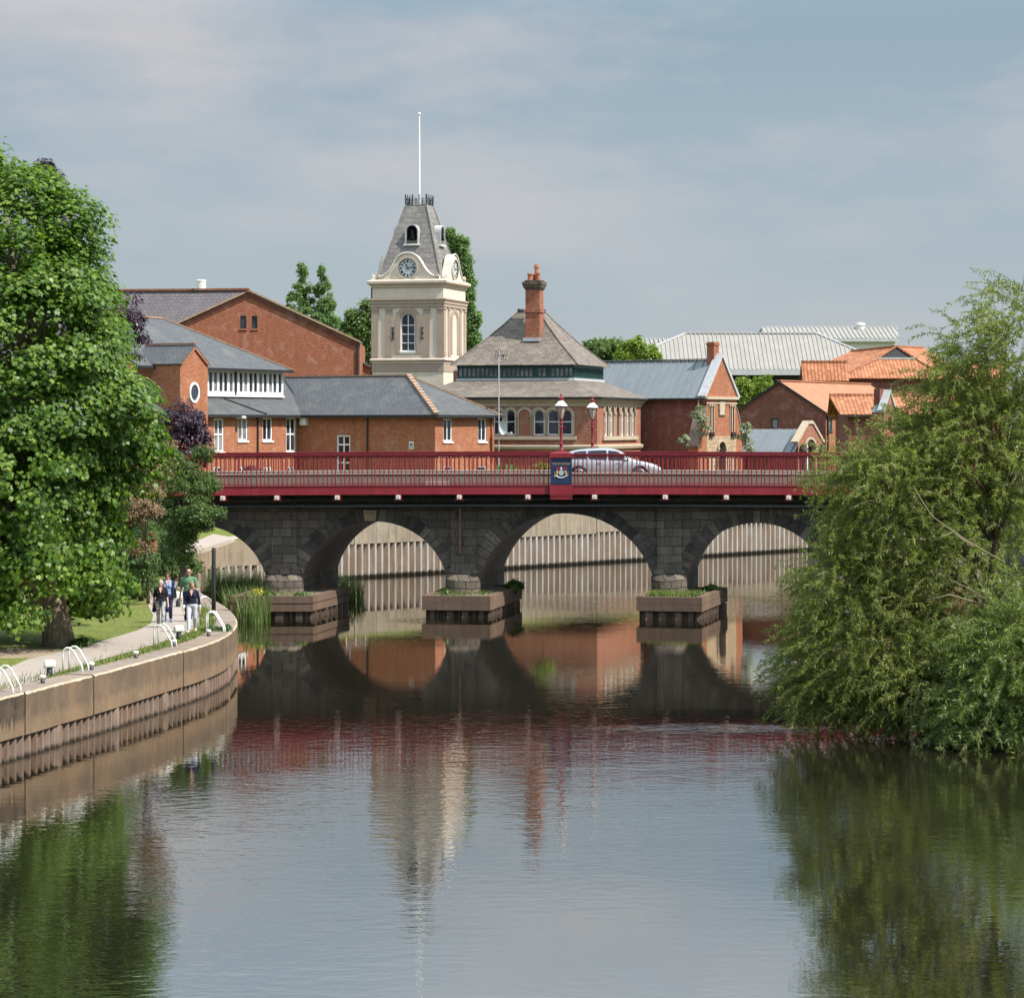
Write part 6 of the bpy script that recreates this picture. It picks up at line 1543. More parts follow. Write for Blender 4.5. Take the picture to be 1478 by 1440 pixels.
    for s_, n in ((-1, 'L'), (1, 'R')):
        c.capsule(J['hip' + n], J['knee' + n], .098 * fat, .073); kb = J['knee' + n].lerp(J['ank' + n], .93 * bottom_len); c.capsule(J['knee' + n], kb, .072, .062)
    tr = c.build('trousers', bottom, t); remesh(tr, .012, 5)
    for s_, n in ((-1, 'L'), (1, 'R')):
        c = MB(); a_ = J['ank' + n]; c.capsule(a_ + V(0, .035, -.04), J['toe' + n] + V(0, -.01, 0), .046, .04); so_ = c.build('shoe', cloth('shoe_leather', shoes), t); remesh(so_, .012, 3)
    if not bald:
        c = MB(); c.ellipsoid((0, .012, .045), .088, .10, .092)
        c.ellipsoid((0, .045, .0), .084, .07, .10 + hairlen * .4)
        if hairlen: c.ellipsoid((0, .06, -.08), .075, .05, .12)
        for s_ in (-1, 1): c.ellipsoid((s_ * .068, .01, -.0), .022, .05, .06)
        c.v = [hc + Rm @ p for p in c.v]; hr = c.build('hair', hair, t); remesh(hr, .01, 3)
    else:
        c = MB(); 
        for s_ in (-1, 1): c.ellipsoid((s_ * .07, .03, .0), .014, .05, .045)
        c.ellipsoid((0, .075, .0), .06, .025, .05); c.v = [hc + Rm @ p for p in c.v]; c.build('hair', hair, t, True)
    if glasses:
        c = MB()
        for s_ in (-1, 1): c.ellipsoid(H_(s_ * .034, -.096, .012), .03, .012, .021, 10, 6); c.bar(H_(s_ * .06, -.085, .018), H_(s_ * .082, 0, .015), .008)
        c.bar(H_(-.015, -.1, .018), H_(.015, -.1, .018), .008); c.build('sunglasses', m['black_iron'], t, True)
    return t, J
grey_hair = cloth('grey_hair', (.42, .38, .34)); brown_hair = cloth('dark_brown_hair', (.06, .035, .022)); blond = cloth('light_brown_hair', (.25, .155, .095))
black_c = cloth('black_cotton', (.016, .016, .018)); navy_c = cloth('navy_knit', (.014, .018, .045)); blue_c = cloth('pale_blue_cotton', (.22, .32, .58)); green_c = cloth('sage_green_cotton', (.115, .22, .13))
pale_tr = cloth('pale_grey_trousers', (.50, .52, .60)); dark_tr = cloth('dark_blue_denim', (.03, .045, .10)); white_c = cloth('white_cuff', (.7, .7, .7))
t1, J1 = person('short-haired grey woman in black top with jacket round her waist and patterned trousers', G(232, 905, 1.615), 1.53, .12, 1.0, black_c, patterned(), grey_hair, skin, .5, fat=1.13, vneck=True, headturn=-.25)
for s_ in (-1, 1):   # jacket hanging from her waist
    c = MB(); c.capsule(V(s_ * .15, .04, .92), V(s_ * .23, .05, .60), .06, .085); j = c.build('tied_jacket', navy_c, t1); remesh(j, .014, 5)
c = MB(); c.torus((0, 0, .965), .19, .028, 'z', 20, 6); c.capsule(V(0, -.19, .97), V(.03, -.2, .78), .03, .022); c.capsule(V(0, -.19, .97), V(-.04, -.19, .82), .028, .02); c.v = [V(p.x * 1.05, p.y * .85, p.z) for p in c.v]; j = c.build('tied_sleeve', navy_c, t1); remesh(j, .012, 4)
t2, J2 = person('woman in navy long-sleeved top and pale trousers carrying a dark bag', G(277, 912, 1.615), 1.585, .02, -.9, navy_c, pale_tr, blond, skin, .92, fat=1.02, vneck=True, headturn=.55, shoes=(.62, .45, .38))
for n in 'LR':
    c = MB(); a = J2['elb' + n].lerp(J2['wri' + n], .78); b_ = J2['elb' + n].lerp(J2['wri' + n], .96); c.capsule(a, b_, .05, .044); c.build('white_cuff', white_c, t2, True)
c = MB(); c.ellipsoid((-.20, -.02, .48), .05, .06, .12); c.tube([V(-.2, -.02, .58), V(-.24, -.04, .80)], .012, 5); bg_ = c.build('bag', black_c, None, True); bg_.location = t2.location
tag(bg_, 'small dark bag hanging from the hand of the woman in navy', 'bag'); bg_.rotation_euler = t2.rotation_euler
t3, J3 = person('dark-haired woman in sunglasses and dark cardigan over a pale blue top', G(242, 898, 1.615), 1.66, .05, -.8, blue_c, dark_tr, brown_hair, skin, .4, glasses=True, vneck=True, hairlen=.1, shoes=(.12, .16, .34))
c = MB()
for s_, n in ((-1, 'L'), (1, 'R')):
    c.capsule(J3['sh' + n], J3['elb' + n], .07, .058); c.capsule(J3['elb' + n], J3['elb' + n].lerp(J3['wri' + n], .9), .057, .047)
    c.capsule(V(s_ * .1, .02, 1.36), J3['sh' + n], .072, .072); c.capsule(V(s_ * .155, -.04, 1.27), V(s_ * .175, -.05, .86), .055, .06)
c.ellipsoid((0, .075, 1.2), .17, .085, .2); c.ellipsoid((0, .07, .98), .17, .095, .2); j = c.build('cardigan', cloth('dark_cardigan', (.02, .022, .035)), t3); remesh(j, .013, 4)
t4, J4 = person('bald man in sunglasses and sage green t-shirt walking behind the woman in navy', G(272.5, 896.5, 1.615), 1.76, -.05, .8, green_c, dark_tr, grey_hair, skin2, .5, female=False, bald=True, glasses=True, fat=1.08)
# ================================================================ foliage
rg = np.random.default_rng(11)
LEAF = {
 'maple': [(0, .04), (.44, .02), (.33, .24), (.58, .5), (.26, .56), (0, 1.0), (-.26, .56), (-.58, .5), (-.33, .24), (-.44, .02)],
 'oval': [(0, 0), (.26, .25), (.26, .6), (0, 1.0), (-.26, .6), (-.26, .25)],
 'narrow': [(0, 0), (.11, .35), (0, 1.0), (-.11, .35)],
 'spray': [(0, 0), (.3, .1), (.18, .3), (.42, .45), (.16, .55), (.2, .8), (0, 1), (-.22, .75), (-.15, .55), (-.4, .5), (-.16, .3), (-.3, .12)],
}
def unit(a): return a / np.maximum(np.linalg.norm(a, axis=1, keepdims=True), 1e-6)
def leaf_obj(name, pos, nrm, tip, size, kind, mat, parent, fold=.18):
    tpl = np.array(LEAF[kind], np.float32); k = len(tpl); N = len(pos)
    n = unit(nrm); w = unit(tip - n * (tip * n).sum(1, keepdims=True)); b = np.cross(w, n)
    x, y = tpl[:, 0], tpl[:, 1]; z = -np.abs(x) * fold - .14 * y * y
    v = pos[:, None, :] + size[:, None, None] * (b[:, None, :] * x[None, :, None] + w[:, None, :] * y[None, :, None] + n[:, None, :] * z[None, :, None])
    me = bpy.data.meshes.new(name)
    me.vertices.add(N * k); me.vertices.foreach_set('co', v.astype(np.float32).ravel())
    me.loops.add(N * k); me.loops.foreach_set('vertex_index', np.arange(N * k, dtype=np.int32))
    me.polygons.add(N); me.polygons.foreach_set('loop_start', np.arange(0, N * k, k, dtype=np.int32)); me.polygons.foreach_set('loop_total', np.full(N, k, np.int32))
    at_ = me.attributes.new('rnd', 'FLOAT', 'FACE'); at_.data.foreach_set('value', rg.random(N).astype(np.float32))
    me.materials.append(mat); me.update(calc_edges=True); me.validate()
    o = bpy.data.objects.new(name, me); COL.objects.link(o)
    if parent: o.parent = parent
    return o
def rdir(n):
    v = rg.normal(size=(n, 3)); return unit(v)
def clump_leaves(cs, rad, per, out_c, size, up=.65, outw=.55, droop=.4, flat=.5, jitter=.55):
    """leaves round clump centres cs (K,3) with radius rad (K); out_c is the crown centre leaves face away from"""
    K = len(cs); idx = np.repeat(np.arange(K), per); N = len(idx)
    d = rdir(N); rr = rg.random(N) ** .45
    off = d * rr[:, None] * rad[idx][:, None]; off[:, 2] *= flat
    rho = np.linalg.norm(off[:, :2], axis=1) / rad[idx]; off[:, 2] -= droop * rad[idx] * rho ** 2
    p = cs[idx] + off; o = unit(p - out_c); oc = unit(off + 1e-4)
    nrm = o * outw + oc * .35 + np.array([0, 0, up]) + rdir(N) * jitter
    tip = o * .5 + oc * .6 + np.array([0, 0, -.55]) + rdir(N) * .5
    s = size * (.7 + .6 * rg.random(N))
    return p, nrm, tip, s
def limbs(mb, base, top, r0, ends, n=5):
    """tapered trunk with a flare and limbs reaching out to the clumps"""
    b, t = Vector(base), Vector(top); pts = []; rad = []
    for i in range(9):
        k = i / 8; p = b.lerp(t, k) + V(math.sin(k * 5) * .12 * k, math.cos(k * 4) * .1 * k, 0); pts.append(p); rad.append(r0 * (1 - .86 * k) * (1 + .75 * max(0, 1 - k * 6)))
    mb.tube(pts, rad, 12)
    for e in ends:
        e = Vector(e); k = min(.95, max(.22, (e.z - b.z) / max(t.z - b.z, .1) * .72)); i = int(k * 8); s_ = pts[i]
        mid = s_.lerp(e, .55) + V(0, 0, .18 * (e - s_).length * (.4 if e.z > s_.z else 1)); q = [s_, s_.lerp(mid, .5) + V(0, 0, .05), mid, e]
        r = rad[i] * .42; mb.tube(q, [r, r * .7, r * .42, r * .12], n)
def crown_tree(name, label, cat, base, top, r0, lobes, kind, size, mat, bark, group=None, per=70, seed=1, crad=.55, nl=22, **kw):
    """lobes: (centre, (rx, ry, rz), clumps) with clumps spread mostly through the outer shell"""
    global rg
    rg = np.random.default_rng(seed); t = thing(name, label, cat, base, 0, group); B = np.array(base)
    P_, N_, T_, S_ = [], [], [], []; ends = []
    for c, r_, kc in lobes:
        c = np.array(c, float); d = rdir(kc); sh = (.45 + .55 * rg.random(kc) ** .55)
        r_ = np.array(r_); cs = c + d * sh[:, None] * r_; rad = crad * (.6 + .8 * rg.random(kc))
        a = clump_leaves(cs, rad, per, c - np.array([0, 0, r_[2] * .3]), size, **kw)
        for L, x in zip((P_, N_, T_, S_), a): L.append(x)
        ends += [tuple(x - B) for x in cs[:: max(1, kc // max(1, nl // len(lobes)))]]
    leaf_obj('crown', np.concatenate(P_) - B, np.concatenate(N_), np.concatenate(T_), np.concatenate(S_), kind, mat, t)
    mb = MB(); limbs(mb, (0, 0, -.2), Vector(top) - Vector(base), r0, ends, 4); mb.build('trunk', bark, t, True)
    return t
lf_maple = M_leaf('maple_leaf', (.04, .09, .010), (.088, .17, .02), (.20, .285, .04), .35, .45, .35)
lf_purple = M_leaf('purple_leaf', (.016, .009, .018), (.035, .018, .034), (.06, .032, .055), .12, .45, .35, (1.3, .8, 1.0))
lf_shrub = M_leaf('shrub_leaf', (.04, .075, .016), (.075, .13, .028), (.14, .19, .055), .3)
lf_hedge = M_leaf('hedge_leaf', (.028, .065, .012), (.055, .11, .018), (.11, .17, .032), .28)
lf_dry = M_leaf('dry_seed_leaf', (.13, .085, .045), (.24, .17, .095), (.36, .28, .17), .15, .7, .2, (1.1, 1, .8))
lf_willow = M_leaf('willow_leaf', (.078, .105, .022), (.16, .192, .05), (.32, .34, .125), .48, .5, .3)
lf_willow2 = M_leaf('grey_willow_leaf', (.075, .115, .03), (.16, .21, .065), (.32, .355, .15), .48, .45, .35)
lf_far = M_leaf('far_broadleaf', (.06, .105, .028), (.11, .17, .045), (.17, .225, .075), .35)
lf_far2 = M_leaf('far_dark_leaf', (.08, .145, .055), (.14, .22, .085), (.20, .28, .12), .45)
lf_yel = M_leaf('yellow_green_leaf', (.09, .14, .018), (.16, .23, .03), (.25, .31, .06), .38)
lf_silver = M_leaf('silver_green_leaf', (.16, .19, .11), (.26, .28, .18), (.38, .39, .29), .3)
lf_red = M_leaf('reddish_leaf', (.05, .014, .014), (.10, .03, .026), (.16, .055, .04), .2, .5, .3, (1.2, .8, .7))
lf_blade = M_leaf('reed_blade', (.05, .09, .022), (.10, .16, .042), (.20, .23, .08), .3)
lf_grass = M_leaf('grass_blade', (.05, .085, .015), (.10, .15, .028), (.20, .22, .07), .25)

# ---- big maple on the lawn (profile of crown radius against height, from the photograph's outline)
base = G(86, 931, 1.6); prof = [(2.6, 3.6), (3.3, 4.05), (4.3, 4.2), (5.4, 4.05), (6.4, 4.05), (7.5, 4.5), (8.5, 4.85), (9.6, 4.75), (10.6, 4.4), (11.6, 4.0), (12.7, 3.6), (13.7, 3.0), (14.8, 2.6), (15.8, 1.9), (16.6, 1.2), (17, .6)]
ax = np.array([(-12 - CX) * base.y / F, base.y + .3])
zs_, rs_ = np.array([p[0] for p in prof]), np.array([p[1] for p in prof])
rg = np.random.default_rng(21); K = 640
zz = rg.uniform(2.75, 16.7, K * 3); rr_ = np.interp(zz, zs_, rs_); keep = rg.random(K * 3) < (rr_ + .5) / 5.4; zz = zz[keep][:K]; rr_ = rr_[keep][:K]
th = rg.random(len(zz)) * 2 * np.pi; lobe = 1 + .10 * np.sin(th * 3 + zz * .9) + .10 * np.sin(th * 5 - zz * 1.7) + .05 * np.sin(zz * 3.1 + th)
sh_ = np.where(rg.random(len(zz)) < .74, .8 + .17 * rg.random(len(zz)), .3 + .5 * rg.random(len(zz)))
cs = np.stack([ax[0] + np.cos(th) * rr_ * sh_ * lobe, ax[1] + np.sin(th) * rr_ * sh_ * lobe, zz], 1)
dxy = np.hypot(cs[:, 0] - base.x, cs[:, 1] - base.y); dx_ = np.abs(cs[:, 0] * base.y / cs[:, 1] - base.x)
under = (dx_ < .6) & (cs[:, 2] < 3.45); cs = cs[~under]
rad = .55 + .5 * rg.random(len(cs))
mpl = thing('maple_tree', 'big bright green maple with lobed leaves standing on the lawn by the towpath', 'tree', base)
B = np.array(base)
p, n, t_, s_ = clump_leaves(cs, rad, 205, np.array([ax[0], ax[1], 7.5]), .145, up=.6, outw=.65, droop=.55, flat=.5, jitter=.6)
leaf_obj('crown', p - B, n, t_, s_, 'maple', lf_maple, mpl)
mb = MB(); limbs(mb, (0, 0, -.2), (-1.6, .3, 13.5), .31, [tuple(c - B) for c in cs[::11]], 6); mb.build('trunk', m['bark'], mpl, True)

# ---- purple plums and shrubs behind it
pb = G(60, 846, 1.65)
def pp(px, py, d): v = P(px, py, d); return (v.x, v.y, v.z)
crown_tree('purple_tree', 'dark purple-leaved tree showing behind the maple', 'tree', (pp(60, 0, 97)[0], 97, 1.65), pp(60, 240, 97), .3,
           [(pp(50, 350, 97), (1.7, 2, 2.2), 50), (pp(110, 480, 97), (2.6, 2.4, 2.4), 90), (pp(66, 250, 97), (.5, .6, .5), 9), (pp(160, 470, 97), (1.6, 1.5, .9), 34)], 'oval', .13, lf_purple, m['bark_dark'], per=110, seed=4, crad=.42, nl=6)
crown_tree('purple_tree', 'purple-leaved tree beside the gabled brick bay with the oval window', 'tree', (pp(250, 0, 120)[0], 121, 1.9), pp(255, 590, 120), .2,
           [(pp(252, 635, 120), (1.5, 1.4, 1.6), 60), (pp(268, 600, 120), (.9, .9, .8), 26), (pp(282, 640, 120), (.6, .6, .9), 18)], 'oval', .14, lf_purple, m['bark_dark'], per=110, seed=5, crad=.4)
crown_tree('shrub', 'feathery green shrub growing in front of the left end of the bridge', 'shrub', (pp(262, 0, 108)[0], 108, 1.65), pp(268, 670, 108), .12,
           [(pp(262, 720, 108), (1.1, 1.0, 1.7), 130), (pp(288, 745, 107), (.8, .7, .6), 60), (pp(292, 700, 109), (.7, .6, .6), 34), (pp(250, 668, 108), (.5, .5, .4), 14), (pp(295, 655, 108.5), (.45, .4, .35), 10), (pp(310, 735, 107), (.3, .3, .25), 6), (pp(240, 790, 109), (.9, .8, .7), 30), (pp(262, 785, 107.5), (.7, .5, .8), 26)], 'oval', .085, lf_shrub, m['bark_dark'], per=110, seed=6, crad=.28, jitter=1.0, droop=.2, flat=.7)
crown_tree('shrub', 'tall shrub covered in dry tan seed heads at the edge of the maple', 'shrub', (pp(203, 0, 100)[0], 100, 1.62), pp(215, 680, 91), .07,
           [(pp(226, 676, 88), (.6, .5, .55), 34), (pp(200, 738, 86), (.75, .5, .4), 44), (pp(238, 648, 90), (.4, .4, .3), 14), (pp(215, 706, 87), (.45, .4, .4), 24), (pp(180, 720, 84.5), (.4, .35, .25), 14), (pp(205, 790, 92), (.4, .4, .5), 6)], 'oval', .07, lf_dry, m['bark_dark'], per=120, seed=7, crad=.24, jitter=1.0, droop=.3, flat=.7)
crown_tree('shrub', 'dense dark green bush beside the towpath below the lifebuoy', 'shrub', (pp(246, 0, 111)[0], 112, 1.65), pp(246, 790, 111), .1,
           [(pp(242, 805, 112), (1.0, .8, .8), 40), (pp(275, 815, 113.5), (.5, .5, .5), 14), (pp(226, 775, 111), (.6, .6, .7), 18)], 'oval', .085, lf_hedge, m['bark_dark'], per=190, seed=8, crad=.34)
crown_tree('hedge_bush', 'rounded green hedge bush on the lawn side of the towpath', 'bush', (pp(190, 0, 103)[0], 103, 1.65), pp(190, 790, 103), .12,
           [(pp(190, 830, 101), (.85, 1.1, 1.2), 70), (pp(200, 770, 100), (.65, .9, 1.0), 44), (pp(208, 800, 97.5), (.4, .5, 1.1), 26), (pp(160, 790, 102), (1.0, 1.0, 1.2), 40)], 'oval', .085, lf_hedge, m['bark_dark'], per=190, seed=9, crad=.38)
crown_tree('hedge_bush', 'long dark hedge at the back of the lawn beneath the maple', 'bush', (pp(60, 0, 112)[0], 112, 1.7), pp(60, 800, 112), .12,
           [(pp(x, 815, 112 + (x % 3)), (1.5, 1.0, 1.5), 40) for x in (-40, 20, 80, 130)], 'oval', .16, lf_hedge, m['bark_dark'], per=70, seed=10, crad=.45)

# ---- willow on the right: long shoots that arch out and droop, each lined with narrow leaves
def willow(name, label, base, lobes, mat, seed, size=.13, trunk_to=None, r0=.3):
    global rg
    rg = np.random.default_rng(seed); t = thing(name, label, 'tree', base); B = np.array(base); P_, N_, T_, S_ = [], [], [], []; mb = MB(); ends = []
    for c, r_, ns in lobes:
        c = np.array(c); r_ = np.array(r_); d = rdir(ns); sh = .30 + .62 * rg.random(ns) ** .6
        p0 = c + d * sh[:, None] * r_; di = unit(d * np.array([1.0, 1.0, .5]) + np.array([-.12, 0, .42]) + rdir(ns) * .45); L = .55 + .75 * rg.random(ns)
        ends += [tuple(x - B) for x in p0[:: max(1, ns // 7)]]
        st_ = 9; cur = p0.copy(); v = di.copy(); path = [cur.copy()]
        for k in range(st_):
            v = unit(v + np.array([0, 0, -.13]) + rdir(ns) * .10); cur = cur + v * (L / st_)[:, None]; path.append(cur.copy())
        path = np.array(path)
        nlf = 52
        for j in range(nlf):
            f = .08 + .92 * (j + rg.random(ns)) / nlf; q = np.minimum(f * st_, st_ - 1e-3); i = q.astype(int); fr = (q - i)[:, None]
            a, b = path[i, np.arange(ns)], path[i + 1, np.arange(ns)]; tg = unit(b - a); sd_ = unit(np.cross(tg, rdir(ns)))
            P_.append(a + (b - a) * fr); T_.append(tg * .6 + sd_ * .85 + np.array([0, 0, -.25])); N_.append(np.array([0, 0, .45]) + rdir(ns) * .95 + np.array([.2, -.35, 0])); S_.append(size * (.65 + .7 * rg.random(ns)))
        for s in range(0, ns, 3):
            mb.tube([Vector(x - B) for x in path[::3, s]], [.011, .008, .006, .003], 3, cap=False)
    leaf_obj('crown', np.concatenate(P_) - B, np.concatenate(N_), np.concatenate(T_), np.concatenate(S_), 'narrow', mat, t, .1)
    mb.build('twigs', m['twig'], t); mb = MB(); limbs(mb, (0, 0, -.6), Vector(trunk_to) - Vector(base), r0, ends, 6); mb.build('trunk', m['bark_dark'], t, True)
    return t
D = 70.0; k_ = D / F
wb_ = P(1400, 0, D); wb_.z = .3
willow('willow_tree', 'large feathery willow leaning over the river on the right bank', wb_, [
    (pp(1430, 830, D + 1), (4.2, 3.0, 3.6), 1750), (pp(1250, 950, D), (2.3, 1.8, 1.9), 1000), (pp(1290, 755, D + .5), (1.8, 1.6, 2.2), 900), (pp(1420, 645, D + 1), (2.3, 1.6, 1.5), 760), (pp(1330, 640, D + 1), (1.1, 1.0, .9), 170),
    (pp(1478, 515, D + 1), (1.9, 1.3, 1.3), 200), (pp(1350, 1000, D - .8), (2.7, 1.5, 1.3), 780), (pp(1395, 505, D + 1), (.9, .8, 1.0), 54), (pp(1362, 560, D + 1), (.8, .8, .7), 50), (pp(1478, 448, D + 1), (1.5, 1.0, .75), 120), (pp(1440, 560, D + 1.5), (1.7, 1.2, 1.0), 260), (pp(1212, 850, D), (1.0, 1.2, 1.3), 240), (pp(1235, 690, D + .5), (.9, .9, .8), 120), (pp(1178, 1000, D), (.8, .9, .6), 130)],
    lf_willow, 31, .115, pp(1450, 690, D + 1), .24)
wb2 = P(1500, 0, 68.2); wb2.z = .3
willow('willow_bush', 'grey-green willow bush overhanging the water in front of the large willow', wb2, [(pp(1480, 960, 67.4), (1.7, 1.2, 1.9), 640), (pp(1430, 1035, 67.2), (1.3, 1.0, .8), 340)], lf_willow2, 32, .14, pp(1490, 900, 67.6), .16)
wt_ = [o for o in COL.objects if o.name == 'willow_tree'][0]   # bare limbs reaching through the willow
for q in ([(1478, 900, 68), (1400, 850, 67.6), (1370, 835, 67.5)], [(1450, 812, 68), (1395, 780, 67.2), (1345, 745, 67.2), (1320, 705, 67.5)], [(1405, 790, 67.5), (1375, 768, 67.2), (1345, 780, 67.2)], [(1420, 1060, 67.6), (1325, 1070, 67.6), (1316, 1040, 67.6), (1330, 980, 67.8)], [(1440, 878, 67.8), (1370, 858, 67.4), (1340, 865, 67.4)], [(1316, 1080, 67.8), (1314, 1030, 67.8), (1318, 960, 68.5)]):
    pts = [P(*x) - wb_ for x in q]; mb = MB(); mb.tube(pts, [.024 - .016 * i / (len(pts) - 1) for i in range(len(pts))], 5); mb.build('bare_limb', m['twig'], wt_, True)

# ---- skyline trees
def far_tree(name, label, px, d, lobes, mat, seed, size=.25, crad=.7, per=120, kind='spray', group='trees on the skyline'):
    b = P(px, 0, d); b.z = GZ
    ls = [(pp(x, y, d + dd), (rx * d / F, rx * d / F * .9, ry * d / F), int(n * 2.3)) for x, y, rx, ry, dd, n in lobes]; top = pp(lobes[0][0], min(l[1] for l in lobes), d)
    return crown_tree(name, label, 'tree', b, top, .3, ls, kind, size, mat, m['bark_dark'], group, per=int(per * .6), seed=seed, crad=crad * .62, nl=14, flat=.9, jitter=1.1, droop=.2)
far_tree('conifer_tree', 'tall dark green twin-topped tree behind the gable of the big brick hall', 450, 232, [(437, 390, 4, 14, 0, 4), (438, 412, 13, 13, 0, 9), (432, 436, 20, 16, 0, 16), (465, 396, 4, 13, 0, 4), (467, 418, 12, 12, 0, 8), (455, 462, 36, 20, 0, 40), (470, 440, 17, 12, 0, 10), (440, 500, 40, 30, 0, 40)], lf_far2, 41, .22, .50, 80)
far_tree('broadleaf_tree', 'yellowish green tree just left of the clock tower', 520, 236, [(520, 475, 24, 30, 0, 46), (530, 450, 10, 20, 0, 14), (500, 480, 12, 18, 0, 12), (520, 520, 26, 26, 0, 26)], lf_far, 42)
far_tree('poplar_tree', 'slim upright poplar rising behind the clock tower', 668, 205, [(650, 352, 6, 22, 0, 14), (664, 372, 14, 32, 0, 36), (668, 420, 15, 42, 0, 46), (676, 470, 17, 32, 0, 46), (660, 520, 22, 40, 0, 40)], lf_far2, 43, .22, .55, 80)
far_tree('broadleaf_tree', 'rounded light green tree behind the pavilion roof', 870, 232, [(865, 505, 26, 14, 0, 36), (890, 508, 22, 16, 0, 30), (850, 515, 20, 14, 0, 20), (880, 540, 50, 22, 0, 40)], lf_far, 44)
far_tree('broadleaf_tree', 'spiky green tree between the pavilion and the warehouse roof', 922, 222, [(915, 503, 12, 16, 0, 20), (935, 515, 18, 13, 0, 24), (905, 515, 14, 12, 0, 16), (925, 540, 32, 20, 0, 30)], lf_yel, 45)
far_tree('clipped_tree', 'narrow bright green tree in front of the warehouse beside the pointed gable', 1070, 222, [(1071, 567, 13, 21, 0, 46), (1068, 590, 12, 14, 0, 20)], lf_yel, 46, .2, .5, 130)
far_tree('clipped_tree', 'rounded bright green tree in front of the warehouse above the house gable', 1102, 224, [(1102, 562, 18, 17, 0, 60), (1100, 585, 16, 12, 0, 20)], lf_yel, 47, .2, .5, 130)
def small_plant(name, label, cat, lobes, d, mat, seed, size=.13, crad=.25, kind='oval', per=55, z=None, group=None):
    x, y = lobes[0][:2]; b = P(x, y, d); b.z = z if z is not None else b.z - lobes[0][3] * d / F
    return crown_tree(name, label, cat, b, (b.x, b.y, b.z + lobes[0][3] * d / F * 1.5), .03, [(pp(px, py, d + dd), (rx * d / F, rx * d / F * .8, ry * d / F), n) for px, py, rx, ry, dd, n in lobes], kind, size, mat, m['bark_dark'], group, per=per, seed=seed, crad=crad, nl=8)
small_plant('wall_plant', 'silvery shrub sprouting from the shoulder of the pointed gable', 'plant', [(1012, 598, 8, 14, 0, 16), (1018, 618, 6, 8, 0, 6)], 168.6, lf_silver, 51, .13, .3)
small_plant('wall_plant', 'small olive shrub rooted on the left buttress coping', 'plant', [(988, 634, 9, 7, 0, 8)], 167.5, lf_silver, 52, .12, .22)
small_plant('wall_plant', 'green shrub growing at the right foot of the pointed gable', 'plant', [(1075, 622, 9, 16, 0, 20), (1082, 640, 6, 12, 0, 8)], 170, lf_silver, 53, .13, .3)
small_plant('garden_bush', 'reddish bush in front of the flats behind the railing', 'bush', [(366, 680, 20, 8, 0, 20)], 146, lf_red, 54, .2, .3, z=4.6)
small_plant('garden_bush', 'dark green bush behind the railing right of the flats', 'bush', [(730, 678, 16, 9, 0, 20)], 152, lf_hedge, 55, .2, .3, z=4.6)
small_plant('garden_bush', 'yellow-flowered bush behind the railing just left of the blue pillar', 'bush', [(783, 678, 14, 9, 0, 20)], 150, lf_yel, 56, .2, .3, z=4.6)
# plants on the islands
small_plant('island_bush', 'leafy bush on the back corner of the midstream island', 'bush', [(742, 843, 10, 9, 0, 16)], 118.8, lf_hedge, 57, .14, .2, z=.9)
small_plant('island_bush', 'dark weeds on the back of the island nearest the willow', 'bush', [(1030, 846, 12, 6, 0, 14)], 117, lf_hedge, 58, .12, .2, z=.9)
small_plant('flowering_weed', 'yellow-flowered weed on the reed-side island', 'plant', [(371, 853, 7, 5, 0, 8)], 112.5, M_leaf('yellow_flower', (.3, .3, .03), (.45, .40, .04), (.5, .45, .08), .2), 59, .08, .18, z=.9)
small_plant('flowering_weed', 'leafy green weed on the reed-side island', 'plant', [(388, 858, 7, 6, 0, 9)], 112.4, lf_shrub, 60, .12, .18, z=.9)
small_plant('flowering_weed', 'pale green weed at the front corner of the reed-side island', 'plant', [(434, 857, 8, 4, 0, 8)], 112.5, lf_far, 61, .12, .16, z=.9)
small_plant('flowering_weed', 'tall green weed on the left of the midstream island', 'plant', [(644, 856, 6, 8, 0, 10), (660, 860, 9, 4, 0, 6)], 113.6, lf_far, 62, .11, .15, z=.92)
small_plant('quay_weed', 'leafy weeds round the handrail at the quay bend', 'plant', [(305, 908, 14, 5, 0, 20), (292, 915, 10, 4, 0, 8), (328, 903, 6, 3, 0, 6)], 84.8, lf_hedge, 63, .09, .14, z=1.6)
small_plant('trunk_weed', 'tuft of long grass at the foot of the maple trunk', 'plant', [(118, 926, 12, 7, 0, 16)], 79, lf_hedge, 64, .16, .2, 'narrow', z=1.6)

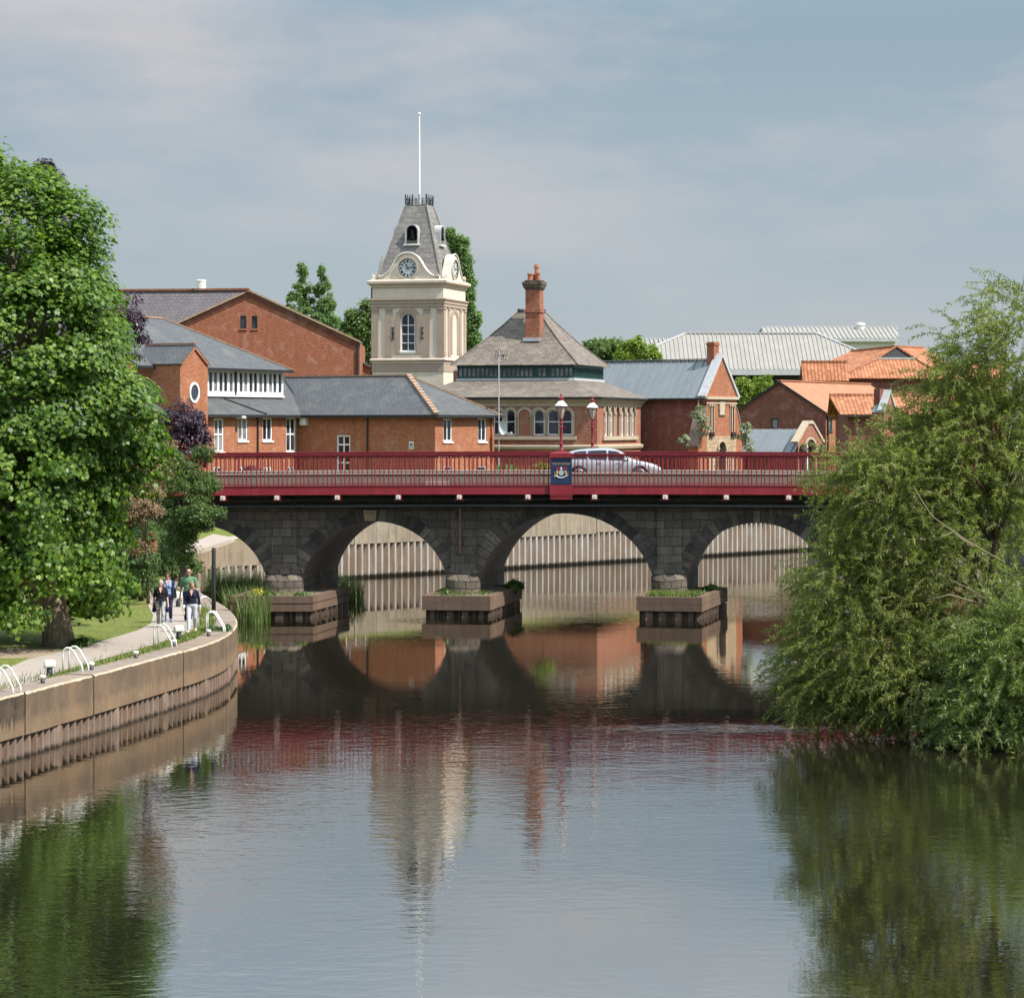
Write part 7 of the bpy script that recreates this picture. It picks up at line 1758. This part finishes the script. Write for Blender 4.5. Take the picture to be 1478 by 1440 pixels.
# ---- blades: reeds, verge grass
def blades(name, roots, h, lean, mat, label, width=.012, parent=None, kind='stuff', bend=.35):
    N = len(roots); g = rg.random(N) * 2 * np.pi; d = np.stack([np.cos(g), np.sin(g), np.zeros(N)], 1); sd_ = np.stack([-np.sin(g), np.cos(g), np.zeros(N)], 1)
    seg = 4; v = np.empty((N, seg * 2 + 1, 3), np.float32); hh = h * (.6 + .55 * rg.random(N)); ln = lean * (.3 + rg.random(N) * 1.2)
    for k in range(seg + 1):
        f = k / seg; c = roots + np.array([0, 0, 1]) * (hh * (f - bend * .35 * f ** 3))[:, None] + d * (hh * ln * (f ** 2))[:, None]
        if k == seg: v[:, seg * 2] = c
        else:
            w_ = width * (1 - .75 * f); v[:, 2 * k] = c - sd_ * w_; v[:, 2 * k + 1] = c + sd_ * w_
    M_ = seg * 2 + 1; me = bpy.data.meshes.new(name); fs = []
    tpl = [[2 * k, 2 * k + 1, 2 * k + 3, 2 * k + 2] for k in range(seg - 1)] + [[2 * seg - 2, 2 * seg - 1, 2 * seg]]
    for i in range(N): fs += [[a + i * M_ for a in f] for f in tpl]
    me.from_pydata(v.reshape(-1, 3).tolist(), [], fs); a_ = me.attributes.new('rnd', 'FLOAT', 'FACE'); a_.data.foreach_set('value', np.repeat(rg.random(N), seg).astype(np.float32)); me.materials.append(mat); me.update()
    o = bpy.data.objects.new(name, me); COL.objects.link(o); tag(o, label, None, None, kind); return o
def scatter(poly, n, z):
    xs_ = np.array([p[0] for p in poly]); ys_ = np.array([p[1] for p in poly]); out = []
    while len(out) < n:
        x = rg.uniform(xs_.min(), xs_.max()); y = rg.uniform(ys_.min(), ys_.max()); ins = False; j = len(poly) - 1
        for i in range(len(poly)):
            if (ys_[i] > y) != (ys_[j] > y) and x < (xs_[j] - xs_[i]) * (y - ys_[i]) / (ys_[j] - ys_[i]) + xs_[i]: ins = not ins
            j = i
        if ins: out.append((x, y, z))
    return np.array(out)
rg = np.random.default_rng(77)
gp = lambda px, py, z=0: tuple(G(px, py, z))[:2]
blades('reeds', scatter([gp(330, 893), gp(352, 900), gp(372, 903), gp(392, 898), gp(388, 880), gp(384, 862), gp(340, 858), gp(300, 850), gp(292, 856)], 2600, -.05), 1.55, .35, lf_blade, 'bed of tall green reeds between the quay and the first pier island', .016)
blades('reeds', scatter([gp(478, 868), gp(500, 872), gp(527, 870), gp(522, 862), gp(480, 858)], 420, -.05), 1.35, .4, lf_blade, 'small clump of reeds behind the first pier island', .016)
rt = []
for i in range(0, len(fine), 1):
    if fine[i].y < 55 or fine[i].y > 100: continue
    for k in range(9):
        o_ = .72 + abs(rg.normal()) * .38; q_ = fine[i] - fn[i] * o_ + V(rg.uniform(-.1, .1), rg.uniform(-.1, .1), 0); rt.append((q_.x, q_.y, 1.6))
blades('verge_grass', np.array(rt), .17, .6, lf_grass, 'strip of rough grass and weeds along the quay coping', .010)
for (io, ip), n, h, lab in zip(isl, (350, 380, 1100), (.18, .2, .3), ('thin grass on top of the reed-side pier island', 'thin grass on top of the midstream pier island', 'thick green grass on top of the pier island nearest the willow')):
    c = sum(ip, V(0, 0, 0)) / 4; q_ = [c + (p_ - c) * .86 for p_ in ip]; f = .42
    poly = [tuple(q_[0])[:2], tuple(q_[1])[:2], tuple(q_[1].lerp(q_[2], f))[:2], tuple(q_[0].lerp(q_[3], f))[:2]]
    blades('island_grass', scatter(poly, n, .88), h, .7, lf_grass, lab, .014)
# rough grass on the far bank above the steel wall
poly = [(-9.9, 141.6), (5, 158.6), (20, 176), (18, 178), (3, 161), (-12, 144)]
blades('bank_grass', scatter(poly, 2500, 2.98), .4, .6, lf_grass, 'rough grass on the bank above the steel river wall', .03)
# distant wood closing the horizon
rg = np.random.default_rng(90); n = 420; ang = rg.uniform(-.30, .30, n); dd = rg.uniform(420, 620, n); cs = np.stack([np.tan(ang) * dd, dd, 4.5 + rg.random(n) * 6.0], 1)
p, nn, t_, s_ = clump_leaves(cs, 2.2 + 2 * rg.random(n), 40, np.array([0, 520, 0.]), 1.2, flat=.8, jitter=.8)
tag(leaf_obj('woods', p, nn, t_, s_, 'spray', lf_far, None), 'far-off belt of green trees along the horizon', None, None, 'stuff')
